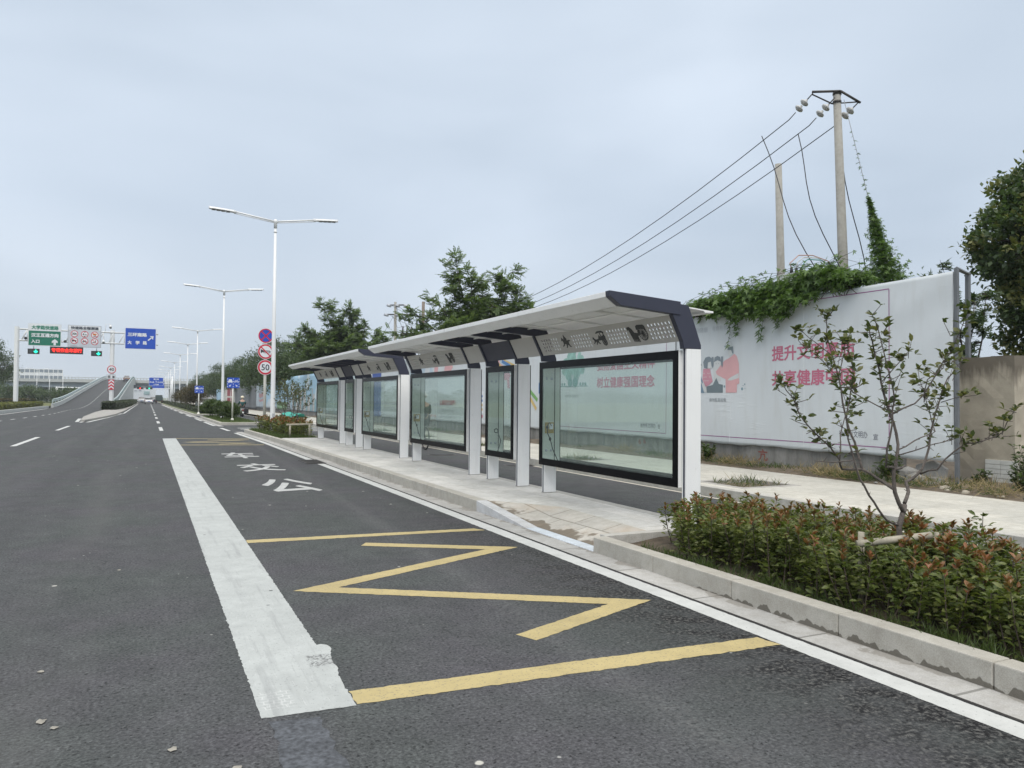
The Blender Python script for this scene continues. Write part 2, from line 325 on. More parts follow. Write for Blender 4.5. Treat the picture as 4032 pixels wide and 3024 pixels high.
# ------------------------------------------------------------------ mesh builder
class MB:
    def __init__(s): s.v = []; s.f = []; s.m = []; s.sm = []
    def add(s, vs, fs, mi=0, smooth=False):
        o = len(s.v); s.v.extend([tuple(p) for p in vs])
        for f in fs: s.f.append(tuple(i+o for i in f)); s.m.append(mi); s.sm.append(smooth)
    def box(s, x0, x1, y0, y1, z0, z1, mi=0):
        if x0 > x1: x0, x1 = x1, x0
        if y0 > y1: y0, y1 = y1, y0
        if z0 > z1: z0, z1 = z1, z0
        vs = [(x0, y0, z0), (x1, y0, z0), (x1, y1, z0), (x0, y1, z0), (x0, y0, z1), (x1, y0, z1), (x1, y1, z1), (x0, y1, z1)]
        s.add(vs, [(0, 3, 2, 1), (4, 5, 6, 7), (0, 1, 5, 4), (1, 2, 6, 5), (2, 3, 7, 6), (3, 0, 4, 7)], mi)
    def prism(s, poly, fn, a, b, mi=0, caps=True):
        """poly: 2-D points; fn(p, q, t) -> 3-D; extruded from t=a to t=b"""
        n = len(poly)
        vs = [fn(p, q, a) for p, q in poly]+[fn(p, q, b) for p, q in poly]
        fs = [(i, (i+1) % n, n+(i+1) % n, n+i) for i in range(n)]
        if caps: fs += [tuple(range(n-1, -1, -1)), tuple(range(n, 2*n))]
        s.add(vs, fs, mi)
    def xz(s, poly, y0, y1, mi=0): s.prism(poly, lambda p, q, t: (p, t, q), y0, y1, mi)
    def xy(s, poly, z0, z1, mi=0): s.prism(poly, lambda p, q, t: (p, q, t), z0, z1, mi)
    def tube(s, pts, rad, n=8, mi=0, cap=True, smooth=True):
        pts = [Vector(p) for p in pts]; k = len(pts)
        if not hasattr(rad, '__len__'): rad = [rad]*k
        prev = None; vs = []
        for i, p in enumerate(pts):
            d = (pts[min(i+1, k-1)]-pts[max(i-1, 0)])
            d = d.normalized() if d.length > 1e-9 else Vector((0, 0, 1))
            if prev is None:
                a = Vector((1, 0, 0)) if abs(d.x) < .9 else Vector((0, 1, 0))
                a = (a-d*a.dot(d)).normalized()
            else:
                a = prev-d*prev.dot(d); a = a.normalized() if a.length > 1e-6 else prev
            prev = a; b = d.cross(a)
            for j in range(n):
                t = 2*math.pi*j/n; vs.append(p+(a*math.cos(t)+b*math.sin(t))*rad[i])
        fs = [(i*n+j, i*n+(j+1) % n, (i+1)*n+(j+1) % n, (i+1)*n+j) for i in range(k-1) for j in range(n)]
        s.add(vs, fs, mi, smooth)
        if cap:
            o = len(s.v)-k*n
            s.f.append(tuple(o+j for j in range(n-1, -1, -1))); s.m.append(mi); s.sm.append(False)
            s.f.append(tuple(o+(k-1)*n+j for j in range(n))); s.m.append(mi); s.sm.append(False)
    def lathe(s, o, prof, n=16, mi=0, axis=None):
        """prof: (radius, height along axis)"""
        o = Vector(o); ax = Vector(axis or (0, 0, 1)).normalized()
        a = Vector((1, 0, 0)) if abs(ax.x) < .9 else Vector((0, 1, 0)); a = (a-ax*a.dot(ax)).normalized(); b = ax.cross(a)
        vs = [o+ax*h+(a*math.cos(2*math.pi*j/n)+b*math.sin(2*math.pi*j/n))*r for r, h in prof for j in range(n)]
        k = len(prof)
        fs = [(i*n+j, i*n+(j+1) % n, (i+1)*n+(j+1) % n, (i+1)*n+j) for i in range(k-1) for j in range(n)]
        fs += [tuple(range(n-1, -1, -1)), tuple((k-1)*n+j for j in range(n))]
        s.add(vs, fs, mi, True)
    def blob(s, c, r, mi=0, n=10, k=7, jit=0.):
        c = Vector(c); vs = []
        for i in range(k+1):
            th = math.pi*i/k
            for j in range(n):
                ph = 2*math.pi*j/n; q = 1+random.uniform(-jit, jit)
                vs.append((c.x+r[0]*q*math.sin(th)*math.cos(ph), c.y+r[1]*q*math.sin(th)*math.sin(ph), c.z+r[2]*q*math.cos(th)))
        s.add(vs, [(i*n+j, (i+1)*n+j, (i+1)*n+(j+1) % n, i*n+(j+1) % n) for i in range(k) for j in range(n)], mi, True)
    def build(s, name, mats, parent=None, bevel=0., seg=2):
        me = bpy.data.meshes.new(name); me.from_pydata(s.v, [], s.f)
        if not isinstance(mats, (list, tuple)): mats = [mats]
        for q in mats: me.materials.append(q)
        me.polygons.foreach_set('material_index', s.m); me.polygons.foreach_set('use_smooth', s.sm)
        me.validate(clean_customdata=False); me.update()
        o = bpy.data.objects.new(name, me); COL.objects.link(o)
        if parent: put(o, parent)
        if bevel:
            b = o.modifiers.new('bevel', 'BEVEL'); b.width = bevel; b.segments = seg; b.limit_method = 'ANGLE'; b.angle_limit = R(40); b.harden_normals = False
        return o
def put(o, parent):
    """child keeps its world placement"""
    o.parent = parent; m = Matrix.Translation(-Vector(parent['at'])) if 'at' in parent.keys() else Matrix()
    if 'at' in parent.keys() and len(o.data.vertices) and not o.get('moved'):
        o.data.transform(m)
def thing(name, label, cat, at=(0, 0, 0), group=None):
    """an Empty at the base of a thing; parts are built in world coordinates and moved to it"""
    o = bpy.data.objects.new(name, None); COL.objects.link(o); o.empty_display_size = .2
    o.location = at; o['at'] = tuple(float(q) for q in at); tag(o, label, cat, group); return o
def sub(o, parent):
    """make o (built in world coordinates) a sub-part of a part"""
    a = parent.parent.get('at') if parent.parent else None
    if a is not None: o.data.transform(Matrix.Translation(-Vector(a)))
    o.parent = parent; return o
def tag(o, label, cat, group=None):
    o['label'] = label; o['category'] = cat
    if group: o['group'] = group
    return o
def struct(o, kind='structure'):
    o['kind'] = kind; return o
def copy_thing(root, loc, rz=0., sc=1., label=None, group=None):
    c = root.copy(); COL.objects.link(c); c.location = loc; c.rotation_euler = (0, 0, rz)
    c.scale = sc if hasattr(sc, '__len__') else (sc, sc, sc)
    if label: c['label'] = label
    if group: c['group'] = group
    for ch in list(root.children):
        d = ch.copy(); COL.objects.link(d); d.parent = c
        for g in list(ch.children):
            q = g.copy(); COL.objects.link(q); q.parent = d
    return c
def big_mesh(name, V, Fq, mats, parent=None, mi=None):
    """fast mesh from numpy: V (n,3), Fq (m,k) all faces of the same size"""
    me = bpy.data.meshes.new(name); n, k = Fq.shape
    me.vertices.add(len(V)); me.vertices.foreach_set('co', np.asarray(V, np.float32).ravel())
    me.loops.add(n*k); me.loops.foreach_set('vertex_index', Fq.astype(np.int32).ravel())
    me.polygons.add(n); me.polygons.foreach_set('loop_start', np.arange(0, n*k, k, dtype=np.int32))
    for q in (mats if isinstance(mats, (list, tuple)) else [mats]): me.materials.append(q)
    if mi is not None: me.polygons.foreach_set('material_index', np.asarray(mi, np.int32))
    me.update(calc_edges=True); me.validate(clean_customdata=False)
    o = bpy.data.objects.new(name, me); COL.objects.link(o)
    if parent: put(o, parent)
    return o
rng = np.random.default_rng(11)
def frames(D, roll=None):
    """rotation matrices (n,3,3) whose columns are side, dir, normal for leaf directions D"""
    D = D/np.linalg.norm(D, axis=1, keepdims=True)
    up = np.tile([0., 0., 1.], (len(D), 1)); bad = np.abs(D[:, 2]) > .95; up[bad] = [1., 0., 0.]
    s = np.cross(D, up); s /= np.linalg.norm(s, axis=1, keepdims=True); n = np.cross(s, D)
    if roll is not None:
        c, q = np.cos(roll)[:, None], np.sin(roll)[:, None]
        s, n = s*c+n*q, n*c-s*q
    return np.stack([s, D, n], axis=2)
LEAF4 = (np.array([(0, 0, 0), (.5, .45, .08), (0, 1, 0), (-.5, .45, .08)], float), np.array([(0, 1, 2, 3)]))
LEAF6 = (np.array([(0, 0, 0), (.36, .28, .10), (.42, .62, .12), (0, 1, -.06), (-.42, .62, .12), (-.36, .28, .10), (0, .3, 0), (0, .65, .02)], float),
         np.array([(0, 1, 6, 6), (0, 6, 5, 5), (6, 1, 2, 7), (5, 6, 7, 4), (7, 2, 3, 3), (4, 7, 3, 3)]))
IVY = (np.array([(0, 0, 0), (.34, -.10, .03), (.26, .18, .05), (.62, .42, .0), (.24, .52, .05), (0, 1, -.06), (-.24, .52, .05), (-.62, .42, .0), (-.26, .18, .05), (-.34, -.10, .03)], float), None)
def scatter(template, P, D, size, aspect=.45, roll=None, thick=1.):
    V0, F0 = template; n = len(P)
    M = frames(D, roll); sz = np.broadcast_to(size, (n,))
    L = V0[None]*np.stack([sz*aspect*2 if False else sz*aspect, sz, sz*thick], axis=1)[:, None, :]
    V = np.einsum('nij,nkj->nki', M, L)+P[:, None, :]
    F = F0[None]+(np.arange(n)*len(V0))[:, None, None]
    return V.reshape(-1, 3), F.reshape(-1, F0.shape[1])
def leaves_obj(name, chunks, mats, parent=None, tri=False):
    """chunks: list of (V, F, material index)"""
    Vs, Fs, Ms, o = [], [], [], 0
    for V, F, mi in chunks:
        Vs.append(V); Fs.append(F+o); Ms.append(np.full(len(F), mi)); o += len(V)
    V = np.concatenate(Vs); F = np.concatenate(Fs); Mi = np.concatenate(Ms)
    if F.shape[1] == 4:
        deg = F[:, 2] == F[:, 3]
        if deg.any():   # split into triangles so that no face repeats a vertex
            T1 = F[:, [0, 1, 2]]; q = ~deg; T2 = F[q][:, [0, 2, 3]]
            F = np.concatenate([T1, T2]); Mi = np.concatenate([Mi, Mi[q]])
    return big_mesh(name, V, F, mats, parent, Mi)

# ------------------------------------------------------------------ planar faces, lettering
ART_LIFT = [0.]
class Face:
    """a plane standing in the scene: o origin, r right, u up, n towards its reader"""
    def __init__(s, o, r, u=(0, 0, 1), warp=None):
        s.o = Vector(o); s.r = Vector(r).normalized(); s.u = Vector(u).normalized(); s.n = s.r.cross(s.u); s.warp = warp
    def P(s, a, b, d=0.):
        p = s.o+s.r*a+s.u*b+s.n*d
        if s.warp: p = p+s.n*(s.warp(p)+0)
        return p
def fpoly(mb, F, pts, d0, d1, mi=0): mb.prism(pts, lambda p, q, t: F.P(p, q, t), d0, d1, mi)
def frect(mb, F, x0, x1, y0, y1, d0, d1, mi=0): fpoly(mb, F, [(x0, y0), (x1, y0), (x1, y1), (x0, y1)], d0, d1, mi)
def fdisc(mb, F, c, r, d0, d1, mi=0, n=36): fpoly(mb, F, [(c[0]+r*math.cos(2*math.pi*i/n), c[1]+r*math.sin(2*math.pi*i/n)) for i in range(n)], d0, d1, mi)
def fring(mb, F, c, ra, rb, d0, d1, mi=0, n=36):
    for i in range(n):
        a, b = 2*math.pi*i/n, 2*math.pi*(i+1)/n
        q = [(c[0]+ra*math.cos(a), c[1]+ra*math.sin(a)), (c[0]+rb*math.cos(a), c[1]+rb*math.sin(a)), (c[0]+rb*math.cos(b), c[1]+rb*math.sin(b)), (c[0]+ra*math.cos(b), c[1]+ra*math.sin(b))]
        vs = [F.P(x, y, d1) for x, y in q]; mb.add(vs, [(0, 1, 2, 3)], mi)
        mb.add([F.P(q[1][0], q[1][1], d0), F.P(q[2][0], q[2][1], d0), F.P(q[2][0], q[2][1], d1), F.P(q[1][0], q[1][1], d1)], [(0, 1, 2, 3)], mi)
def fbar(mb, F, a, b, wd, d0, d1, mi=0):
    a, b = Vector(a), Vector(b); t = (b-a).normalized(); q = Vector((-t.y, t.x))*wd/2
    fpoly(mb, F, [tuple(a-q), tuple(b-q), tuple(b+q), tuple(a+q)], d0, d1, mi)
def farc(mb, F, c, r, wd, a0, a1, d0, d1, mi=0, n=12):
    for i in range(n):
        a, b = R(a0+(a1-a0)*i/n), R(a0+(a1-a0)*(i+1)/n)
        fpoly(mb, F, [(c[0]+(r-wd/2)*math.cos(a), c[1]+(r-wd/2)*math.sin(a)), (c[0]+(r+wd/2)*math.cos(a), c[1]+(r+wd/2)*math.sin(a)),
                      (c[0]+(r+wd/2)*math.cos(b), c[1]+(r+wd/2)*math.sin(b)), (c[0]+(r-wd/2)*math.cos(b), c[1]+(r-wd/2)*math.sin(b))], d0, d1, mi)
_tc = {}
def glyphs(body, bold):
    k = (body, bold)
    if k in _tc: return _tc[k]
    cu = bpy.data.curves.new('lettering', 'FONT'); cu.body = body; cu.size = 1; cu.offset = bold; cu.resolution_u = 3; cu.fill_mode = 'FRONT'
    ob = bpy.data.objects.new('lettering', cu); COL.objects.link(ob)
    dg = bpy.context.evaluated_depsgraph_get()
    me = bpy.data.meshes.new_from_object(ob.evaluated_get(dg))
    vs = [(p.co.x, p.co.y) for p in me.vertices]; fs = [tuple(p.vertices) for p in me.polygons]
    bpy.data.objects.remove(ob); bpy.data.curves.remove(cu); bpy.data.meshes.remove(me)
    _tc[k] = (vs, fs); return vs, fs
def ftext(mb, F, body, x0, x1, y0, y1, d, mi=0, bold=.02, rot=False):
    """fit a line of text into the rectangle x0..x1, y0..y1 of a face"""
    vs, fs = glyphs(body, 0.)
    if not vs: return
    ax = min(p[0] for p in vs); bx = max(p[0] for p in vs); ay = min(p[1] for p in vs); by = max(p[1] for p in vs)
    k = max(0., bold)*1.1; X0, X1, Y0, Y1 = ax-k, bx+k, ay-k, by+k
    sx, sy = (x1-x0)/max(X1-X0, 1e-6), (y1-y0)/max(Y1-Y0, 1e-6)
    # heavier strokes: the same glyphs laid again a hair apart, each a fraction of a millimetre prouder
    offs = [(0, 0)] if k == 0 else [(0, 0), (k, 0), (-k, 0), (0, k), (0, -k), (k*.7, k*.7), (-k*.7, k*.7), (k*.7, -k*.7), (-k*.7, -k*.7)]
    for i, (ox, oy) in enumerate(offs):
        mb.add([F.P(x0+(p[0]+ox-X0)*sx, y0+(p[1]+oy-Y0)*sy, d+i*.0003) for p in vs], fs, mi)

# ------------------------------------------------------------------ layout curves
def lerp_tab(tab, y):
    if y <= tab[0][0]: return tab[0][1]
    for (a, p), (b, q) in zip(tab, tab[1:]):
        if y <= b: return p+(q-p)*(y-a)/(b-a)
    return tab[-1][1]
KX = [(-20, 4.03), (12, 4.03), (27, 3.98), (35, 3.82), (46, 3.62), (61, 3.52), (72, 3.45), (100, 3.25), (147, 2.98), (176, 2.9), (600, 2.9)]
def kx(y): return lerp_tab(KX, y)
ZR = [(118, 0), (128, .22), (140, .75), (174, 2.6), (240, 6.0), (258, 6.72), (275, 7.12), (300, 7.3), (420, 7.3)]
def zr(y):   # smoothed ramp profile
    return sum(lerp_tab(ZR, y+d) for d in (-8, -4, 0, 4, 8))/5 if y > 112 else 0.
RX0, RX1 = -11.45, -4.4
PZ = .15

# ------------------------------------------------------------------ ground, road, kerbs, pavements
def sheet(name, x0, x1, y0, y1, z, m, nx=1, ny=1):
    b = MB()
    for i in range(nx):
        for j in range(ny):
            xa, xb = x0+(x1-x0)*i/nx, x0+(x1-x0)*(i+1)/nx; ya, yb = y0+(y1-y0)*j/ny, y0+(y1-y0)*(j+1)/ny
            b.add([(xa, ya, z), (xb, ya, z), (xb, yb, z), (xa, yb, z)], [(0, 1, 2, 3)])
    return struct(b.build(name, m))
sheet('ground', -3000, 3000, -400, 5000, -.06, GRASSG)
sheet('road', -60, 8.12, -30, 620, 0., ASPH)
def strip(name, x_in, x_out, y0, y1, z, m, step=3., skip=()):
    b = MB(); y = y0
    while y < y1-1e-6:
        q = min(y+step, y1)
        if not any(a <= (y+q)/2 <= c for a, c in skip):
            b.add([(x_in(y), y, z), (x_out(y), y, z), (x_out(q), q, z), (x_in(q), q, z)], [(0, 1, 2, 3)])
        y = q
    return struct(b.build(name, m))
strip('gutter', lambda y: kx(y)-.255, lambda y: kx(y)+.02, -8, 36.2, .004, GUT, 1.)
strip('gutter', lambda y: kx(y)-.255, lambda y: kx(y)+.02, 43.5, 180, .004, GUT, 4.)
strip('edge_seam', lambda y: kx(y)-.275, lambda y: kx(y)-.258, -8, 36.2, .003, mat('dark_seam', (.03, .028, .026), .9), 1.)
def kerb_run(name, m, y0, y1, xf, wd=.15, z0=-.05, z1=PZ, L=1.0, bev=.008, gap=.006):
    b = MB(); y = y0
    while y < y1-.05:
        q = min(y+L, y1); e_ = gap/2
        ya, yb = y+e_, q-e_
        vs = [(xf(ya), ya, z0), (xf(ya)+wd, ya, z0), (xf(yb)+wd, yb, z0), (xf(yb), yb, z0)]
        b.add(vs+[(a, c, z1+random.uniform(-.0012, .0012)*0) for a, c, d in vs], [(0, 3, 2, 1), (4, 5, 6, 7), (0, 1, 5, 4), (1, 2, 6, 5), (2, 3, 7, 6), (3, 0, 4, 7)])
        y = q
    return struct(b.build(name, m, bevel=bev))
kerb_run('kerb', KERB, -7.45, 6.60, kx, L=1.004)
kerb_run('kerb', KERB, 9.62, 35.2, kx, L=1.0)
b = MB()   # dropped kerb at the wheelchair ramp
vs = [(4.03, 9.617, -.05), (4.18, 9.617, -.05), (4.18, 8.1, -.05), (4.03, 8.1, -.05), (4.03, 9.617, .15), (4.18, 9.617, .15), (4.18, 8.1, .014), (4.03, 8.1, .014)]
b.add(vs, [(0, 3, 2, 1), (4, 7, 6, 5), (0, 4, 5, 1), (1, 5, 6, 2), (2, 6, 7, 3), (3, 7, 4, 0)]); 
struct(b.build('dropped_kerb', m_stone('pale_granite', (.50, .51, .52)), bevel=.006))
b = MB()
for a, c in ((6.606, 7.1), (7.106, 7.6), (7.606, 8.094)): b.box(4.03, 4.18, a, c, -.05, .012)
struct(b.build('flush_kerb', m_stone('bluish_granite', (.52, .57, .62), speck=.08), bevel=.004))
# platform
b = MB()
def quad(b, p): b.add(p, [tuple(range(len(p)))])
y = 9.62
while y < 27.05:
    q = min(y+1., 27.1); quad(b, [(kx(y)+.15, y, PZ-.002), (5.48, y, PZ-.002), (5.48, q, PZ-.002), (kx(q)+.15, q, PZ-.002)]); y = q
quad(b, [(4.82, 8.6, PZ-.002), (4.76, 6.72, PZ-.002), (5.48, 6.72, PZ-.002), (5.48, 9.62, PZ-.002), (4.82, 9.62, PZ-.002)])
quad(b, [(4.18, 9.62, PZ-.002), (4.82, 8.6, PZ-.002), (4.82, 9.62, PZ-.002)])
struct(b.build('bus_platform', PLAT))
b = MB()
quad(b, [(4.18, 9.62, .148), (4.18, 8.1, .012), (4.82, 8.6, .148)])
quad(b, [(4.18, 8.1, .012), (4.18, 6.72, .012), (4.76, 6.72, .148), (4.82, 8.6, .148)])
struct(b.build('kerb_ramp', RAMPM))
kerb_run('platform_edging', KERBF, -7, 27.1, lambda y: 5.48, wd=.14, L=.9, z1=PZ+.002)
b = MB(); b.box(4.181, 5.479, 6.604, 6.716, -.05, PZ+.001); struct(b.build('planter_edging', KERBF, bevel=.006))
b = MB(); b.box(4.181, 5.479, 27.1, 27.2, -.05, PZ+.004); struct(b.build('planter_edging', KERBF, bevel=.006))
# planter beds
def bed(name, y0, y1, z, m, xr=5.48):
    b = MB(); y = y0
    while y < y1-.01:
        q = min(y+.5, y1); n = 4
        for i in range(n):
            def X(k, yy): return kx(yy)+.15+(xr-kx(yy)-.15)*k/n
            def Z(k, yy): return z+.03*math.sin(yy*5.1+k*2.2)*(.3 if k in (0, n) else 1)
            b.add([(X(i, y), y, Z(i, y)), (X(i+1, y), y, Z(i+1, y)), (X(i+1, q), q, Z(i+1, q)), (X(i, q), q, Z(i, q))], [(0, 1, 2, 3)], 0, True)
        y = q
    return struct(b.build(name, m))
bed('planter_soil', -7, 6.6, .085, SOIL); bed('planter_soil', 27.2, 35.1, .10, SOIL)
b = MB(); b.box(kx(35.2), 5.62, 35.2, 35.34, -.05, PZ); struct(b.build('planter_edging', KERB, bevel=.008))
b = MB(); b.box(5.48, 5.62, 27.1, 35.2, -.05, PZ); struct(b.build('planter_edging', KERBF, bevel=.008))
# grassed traffic islands beyond the crossing
def island(y0, y1, xr):
    b = MB(); n = max(2, int((y1-y0)/3)); L_, R_ = [], []
    for i in range(n+1):
        y = y0+(y1-y0)*i/n; L_.append((kx(y), y)); R_.append((xr, y))
    pts = R_[:1]+R_[1:]+L_[::-1]
    pts = [(kx(y0)+.35, y0)]+[(xr-.1, y0), (xr, y0+.15)]+R_[1:]+L_[::-1][:-1]+[(kx(y0), y0+.55)]
    b.xy(pts, -.05, PZ); struct(b.build('island_kerb', KERB, bevel=.02))
    b = MB()
    c = [(p+(.14 if p < (kx(q)+xr)/2 else -.14), q+(.14 if q < y0+1 else 0)) for p, q in pts]
    b.xy(c, PZ-.1, PZ+.006, 0); struct(b.build('island_grass_bed', mat('rough_grass', (.085, .105, .035), .95, .3, 4., fine=.4, bscale=30.)))
island(45.4, 62.0, 5.75); island(70.2, 300, 5.9)
# pavement behind the cycle lane
kerb_run('pavement_kerb', KERBF, -6, 60, lambda y: 8.12, wd=.16, L=1.0)
strip('pavement_kerb', lambda y: 8.12, lambda y: 8.28, 60, 320, PZ, KERBF, 20.)
PITS = [4.2, 10.02, 15.7, 21.4, 27.1, 32.8, 38.5, 44.2, 50., 56., 62., 68.]
b = MB()
ys = [-8.]+[q for p in PITS for q in (p-.62, p+.62)]+[330.]
for i, (a, c) in enumerate(zip(ys, ys[1:])):
    if i % 2 == 0: quad(b, [(8.28, a, PZ-.003), (11.05, a, PZ-.003), (11.05, c, PZ-.003), (8.28, c, PZ-.003)])
    else:
        quad(b, [(8.28, a, PZ-.003), (8.47, a, PZ-.003), (8.47, c, PZ-.003), (8.28, c, PZ-.003)])
        quad(b, [(9.72, a, PZ-.003), (11.05, a, PZ-.003), (11.05, c, PZ-.003), (9.72, c, PZ-.003)])
struct(b.build('pavement', SIDEW))
b = MB(); b2 = MB()
for p in PITS:
    x0, x1, y0, y1 = 8.47, 9.72, p-.62, p+.62
    for q in ((x0, x1, y0, y0+.11), (x0, x1, y1-.11, y1), (x0, x0+.11, y0+.11, y1-.11), (x1-.11, x1, y0+.11, y1-.11)): b.box(*q, -.02, PZ+.002)
    b2.add([(x0+.1, y0+.1, .09), (x1-.1, y0+.1, .09), (x1-.1, y1-.1, .09), (x0+.1, y1-.1, .09), ((x0+x1)/2, p, .13)], [(0, 1, 4), (1, 2, 4), (2, 3, 4), (3, 0, 4)], 0, True)
struct(b.build('tree_pit_edging', m_stone('grey_pit_edging', (.34, .33, .31)), bevel=.004)); struct(b2.build('tree_pit_soil', DIRT))
b = MB(); n = 90     # bare verge at the foot of the wall
for i in range(n):
    y0, y1 = -8+340*i/n, -8+340*(i+1)/n
for i in range(120):
    y0, y1 = -6+i*.55, -6+(i+1)*.55
    def zz(k, y): return [.147, .17+.03*math.sin(y*2.3+k), .19+.05*math.sin(y*1.7+1), .20][k]
    xs = [11.05, 11.3, 11.6, 20.]
    for k in range(3): b.add([(xs[k], y0, zz(k, y0)), (xs[k+1], y0, zz(k+1, y0)), (xs[k+1], y1, zz(k+1, y1)), (xs[k], y1, zz(k, y1))], [(0, 1, 2, 3)], 0, True)
b.add([(11.05, 60, .147), (20, 60, .2), (20, 330, .2), (11.05, 330, .147)], [(0, 1, 2, 3)])
struct(b.build('verge', DIRT))

# ------------------------------------------------------------------ painted road markings
ROADF = Face((0, 0, .002), (1, 0, 0), (0, 1, 0))
def rough_poly(pts, amp, step=.035, skip=()):
    """subdivide the outline and fray it a little, as sprayed paint on coarse asphalt frays"""
    o = []
    for i, (a, c) in enumerate(zip(pts, pts[1:]+pts[:1])):
        L = math.dist(a, c); n = max(1, int(L/step)); nx, ny = (c[1]-a[1])/max(L, 1e-6), -(c[0]-a[0])/max(L, 1e-6)
        for k in range(n):
            t = k/n; j = random.gauss(0, amp) if i not in skip else 0
            o.append((a[0]+(c[0]-a[0])*t+nx*j, a[1]+(c[1]-a[1])*t+ny*j))
    return o
def marking(name, polys, m, z=.002):
    b = MB()
    for p in polys: b.add([(x, y, z) for x, y in p], [tuple(range(len(p)))])
    return struct(b.build(name, m))
marking('bus_bay_line', [rough_poly([(.505, 3.78), (.95, 3.755), (.952, 4.02), (.962, 4.20), (.985, 4.33), (.975, 4.40), (.992, 4.55), (1.012, 4.64), (1.022, 4.70), (1.01, 4.75), (.98, 4.775), (.952, 4.77), (.955, 10.), (.955, 31.05), (.505, 31.05)], .0025, .022)], BAYPAINT)
marking('old_grey_line', [rough_poly([(.53, 1.2), (.80, 1.2), (.76, 3.70), (.53, 3.73)], .01, .06)], mat('painted_out_grey', (.072, .078, .088), .9, .25, 9., fine=.5, bscale=38.))
def mitre(path, wd):
    L_, R_ = [], []; n = len(path)
    for i, p in enumerate(path):
        p = Vector(p)
        d0 = (p-Vector(path[i-1])).normalized() if i else None; d1 = (Vector(path[i+1])-p).normalized() if i < n-1 else None
        if d0 is None or d1 is None:
            d = d1 or d0; q = Vector((-d.y, d.x))*wd/2; L_.append(p+q); R_.append(p-q)
        else:
            n0, n1 = Vector((-d0.y, d0.x)), Vector((-d1.y, d1.x)); q = (n0+n1).normalized(); k = wd/2/max(.15, q.dot(n0)); L_.append(p+q*k); R_.append(p-q*k)
    return [[tuple(L_[i]), tuple(L_[i+1]), tuple(R_[i+1]), tuple(R_[i])] for i in range(n-1)]
zig = mitre([(2.04, 7.88), (3.275, 7.13), (1.22, 6.165), (3.285, 4.85), (2.19, 4.39)], .17)
marking('bus_stop_zigzag', [rough_poly(q, .003, skip=(1, 3)) for q in zig]+[rough_poly([(.955, 3.765), (3.57, 3.62), (3.545, 3.80), (.957, 3.95)], .004), rough_poly([(.96, 8.40), (3.55, 8.19), (3.47, 8.35), (.96, 8.58)], .004)], YPAINT)
zig2 = mitre([(1.95, 29.6), (3.15, 29.2), (1.25, 28.3), (3.1, 27.1), (2.1, 26.8)], .17)
marking('bus_stop_zigzag', zig2+[[(.96, 26.55), (3.42, 25.9), (3.42, 26.1), (.96, 26.75)], [(.96, 30.8), (3.4, 29.85), (3.4, 30.05), (.96, 31.)]], YPAINT)
b = MB()
for ch, x0, x1, y0, y1 in (('公', 1.80, 2.67, 12.7, 14.85), ('交', 1.80, 2.67, 16.6, 18.6), ('车', 1.79, 2.63, 20.3, 22.5)): ftext(b, ROADF, ch, x0, x1, y0, y1, 0, bold=.018)
struct(b.build('road_lettering', m_paint('worn_letter_paint', (.44, .45, .44), .56)))
def edge(y): return kx(y)-.455
polys = []
for a, c in [(-8, 18.0), (19.3, 35.2), (37.6, 41.2), (44.5, 52.), (54, 61)]+[(66+i*14, 74+i*14) for i in range(8)]:
    y = a
    while y < c-1e-6:
        q = min(y+1.5, c); polys.append(rough_poly([(edge(y), y), (edge(y)+.165, y), (edge(q)+.165, q), (edge(q), q)], .002 if y < 16 else 0, skip=(0, 2))); y = q
marking('edge_line', polys, WPAINT2)
marking('lane_dash', [rough_poly([(.5, y), (.66, y), (.66, y+4.6), (.5, y+4.6)], .002, .2) for y in [38.4+11*i for i in range(16)]], WPAINT2)
marking('lane_dash', [[(-3.74, y), (-3.58, y), (-3.58, y+5.9), (-3.74, y+5.9)] for y in (2.6, 15.0, 27.4, 39.8)]+[[(-3.66, 51.8), (-3.5, 51.8), (-3.45, 60.4), (-3.61, 60.4)]], WPAINT2)
rd = []
for i in range(70):
    y = 54+4.25*i; x = -8.05+.5*math.sin(min(1, max(0, (y-55)/40))*math.pi)*1.0 if y < 112 else -8.0
    if y > 270: break
    rd.append((x, y))
b = MB()
for x, y in rd: b.add([(x-.07, y, zr(y)+.012), (x+.07, y, zr(y)+.012), (x+.07, y+1.7, zr(y+1.7)+.012), (x-.07, y+1.7, zr(y+1.7)+.012)], [(0, 1, 2, 3)])
struct(b.build('lane_dash', WPAINT2))
marking('crossing_stripes', [[(4.1, y), (8.05, y), (8.05, y+.42), (4.1, y+.42)] for y in (36.6, 38.0, 39.4, 40.8)], WPAINT2)
marking('edge_line', [[(8.0, -6), (8.09, -6), (8.09, 300), (8.0, 300)]], mat('cream_gutter', (.46, .44, .38), .8, .1))
# gully grate and manholes
b = MB(); x0, x1, y0, y1 = 3.33, 3.78, 18.05, 19.25
b.box(x0, x1, y0, y1, -.06, .002, 1)
for i in range(13): yy = y0+.04+i*(y1-y0-.08)/12; b.box(x0+.03, x1-.03, yy-.018, yy+.018, .003, .012, 0)
for xx in (x0, x1-.03): b.box(xx, xx+.03, y0, y1, .003, .013, 0)
tag(b.build('gully_grate', [RUST, BLACKM]), 'cast iron gully grate set in the white edge line of the bus bay', 'drain grate')
for x, y, r, lb in ((7.3, 19.9, .36, 'dark round manhole cover in the cycle lane seen below the middle display case'), (7.82, 16.1, .33, 'round manhole cover against the pavement kerb behind the narrow display case')):
    b = MB(); b.lathe((x, y, -.02), [(r+.05, 0), (r+.05, .0235), (r, .025)], 32); b.lathe((x, y, .0), [(r-.02, 0), (r-.02, .008)], 32, 1)
    tag(b.build('manhole_cover', [RUST, BLACKM]), lb, 'manhole cover')

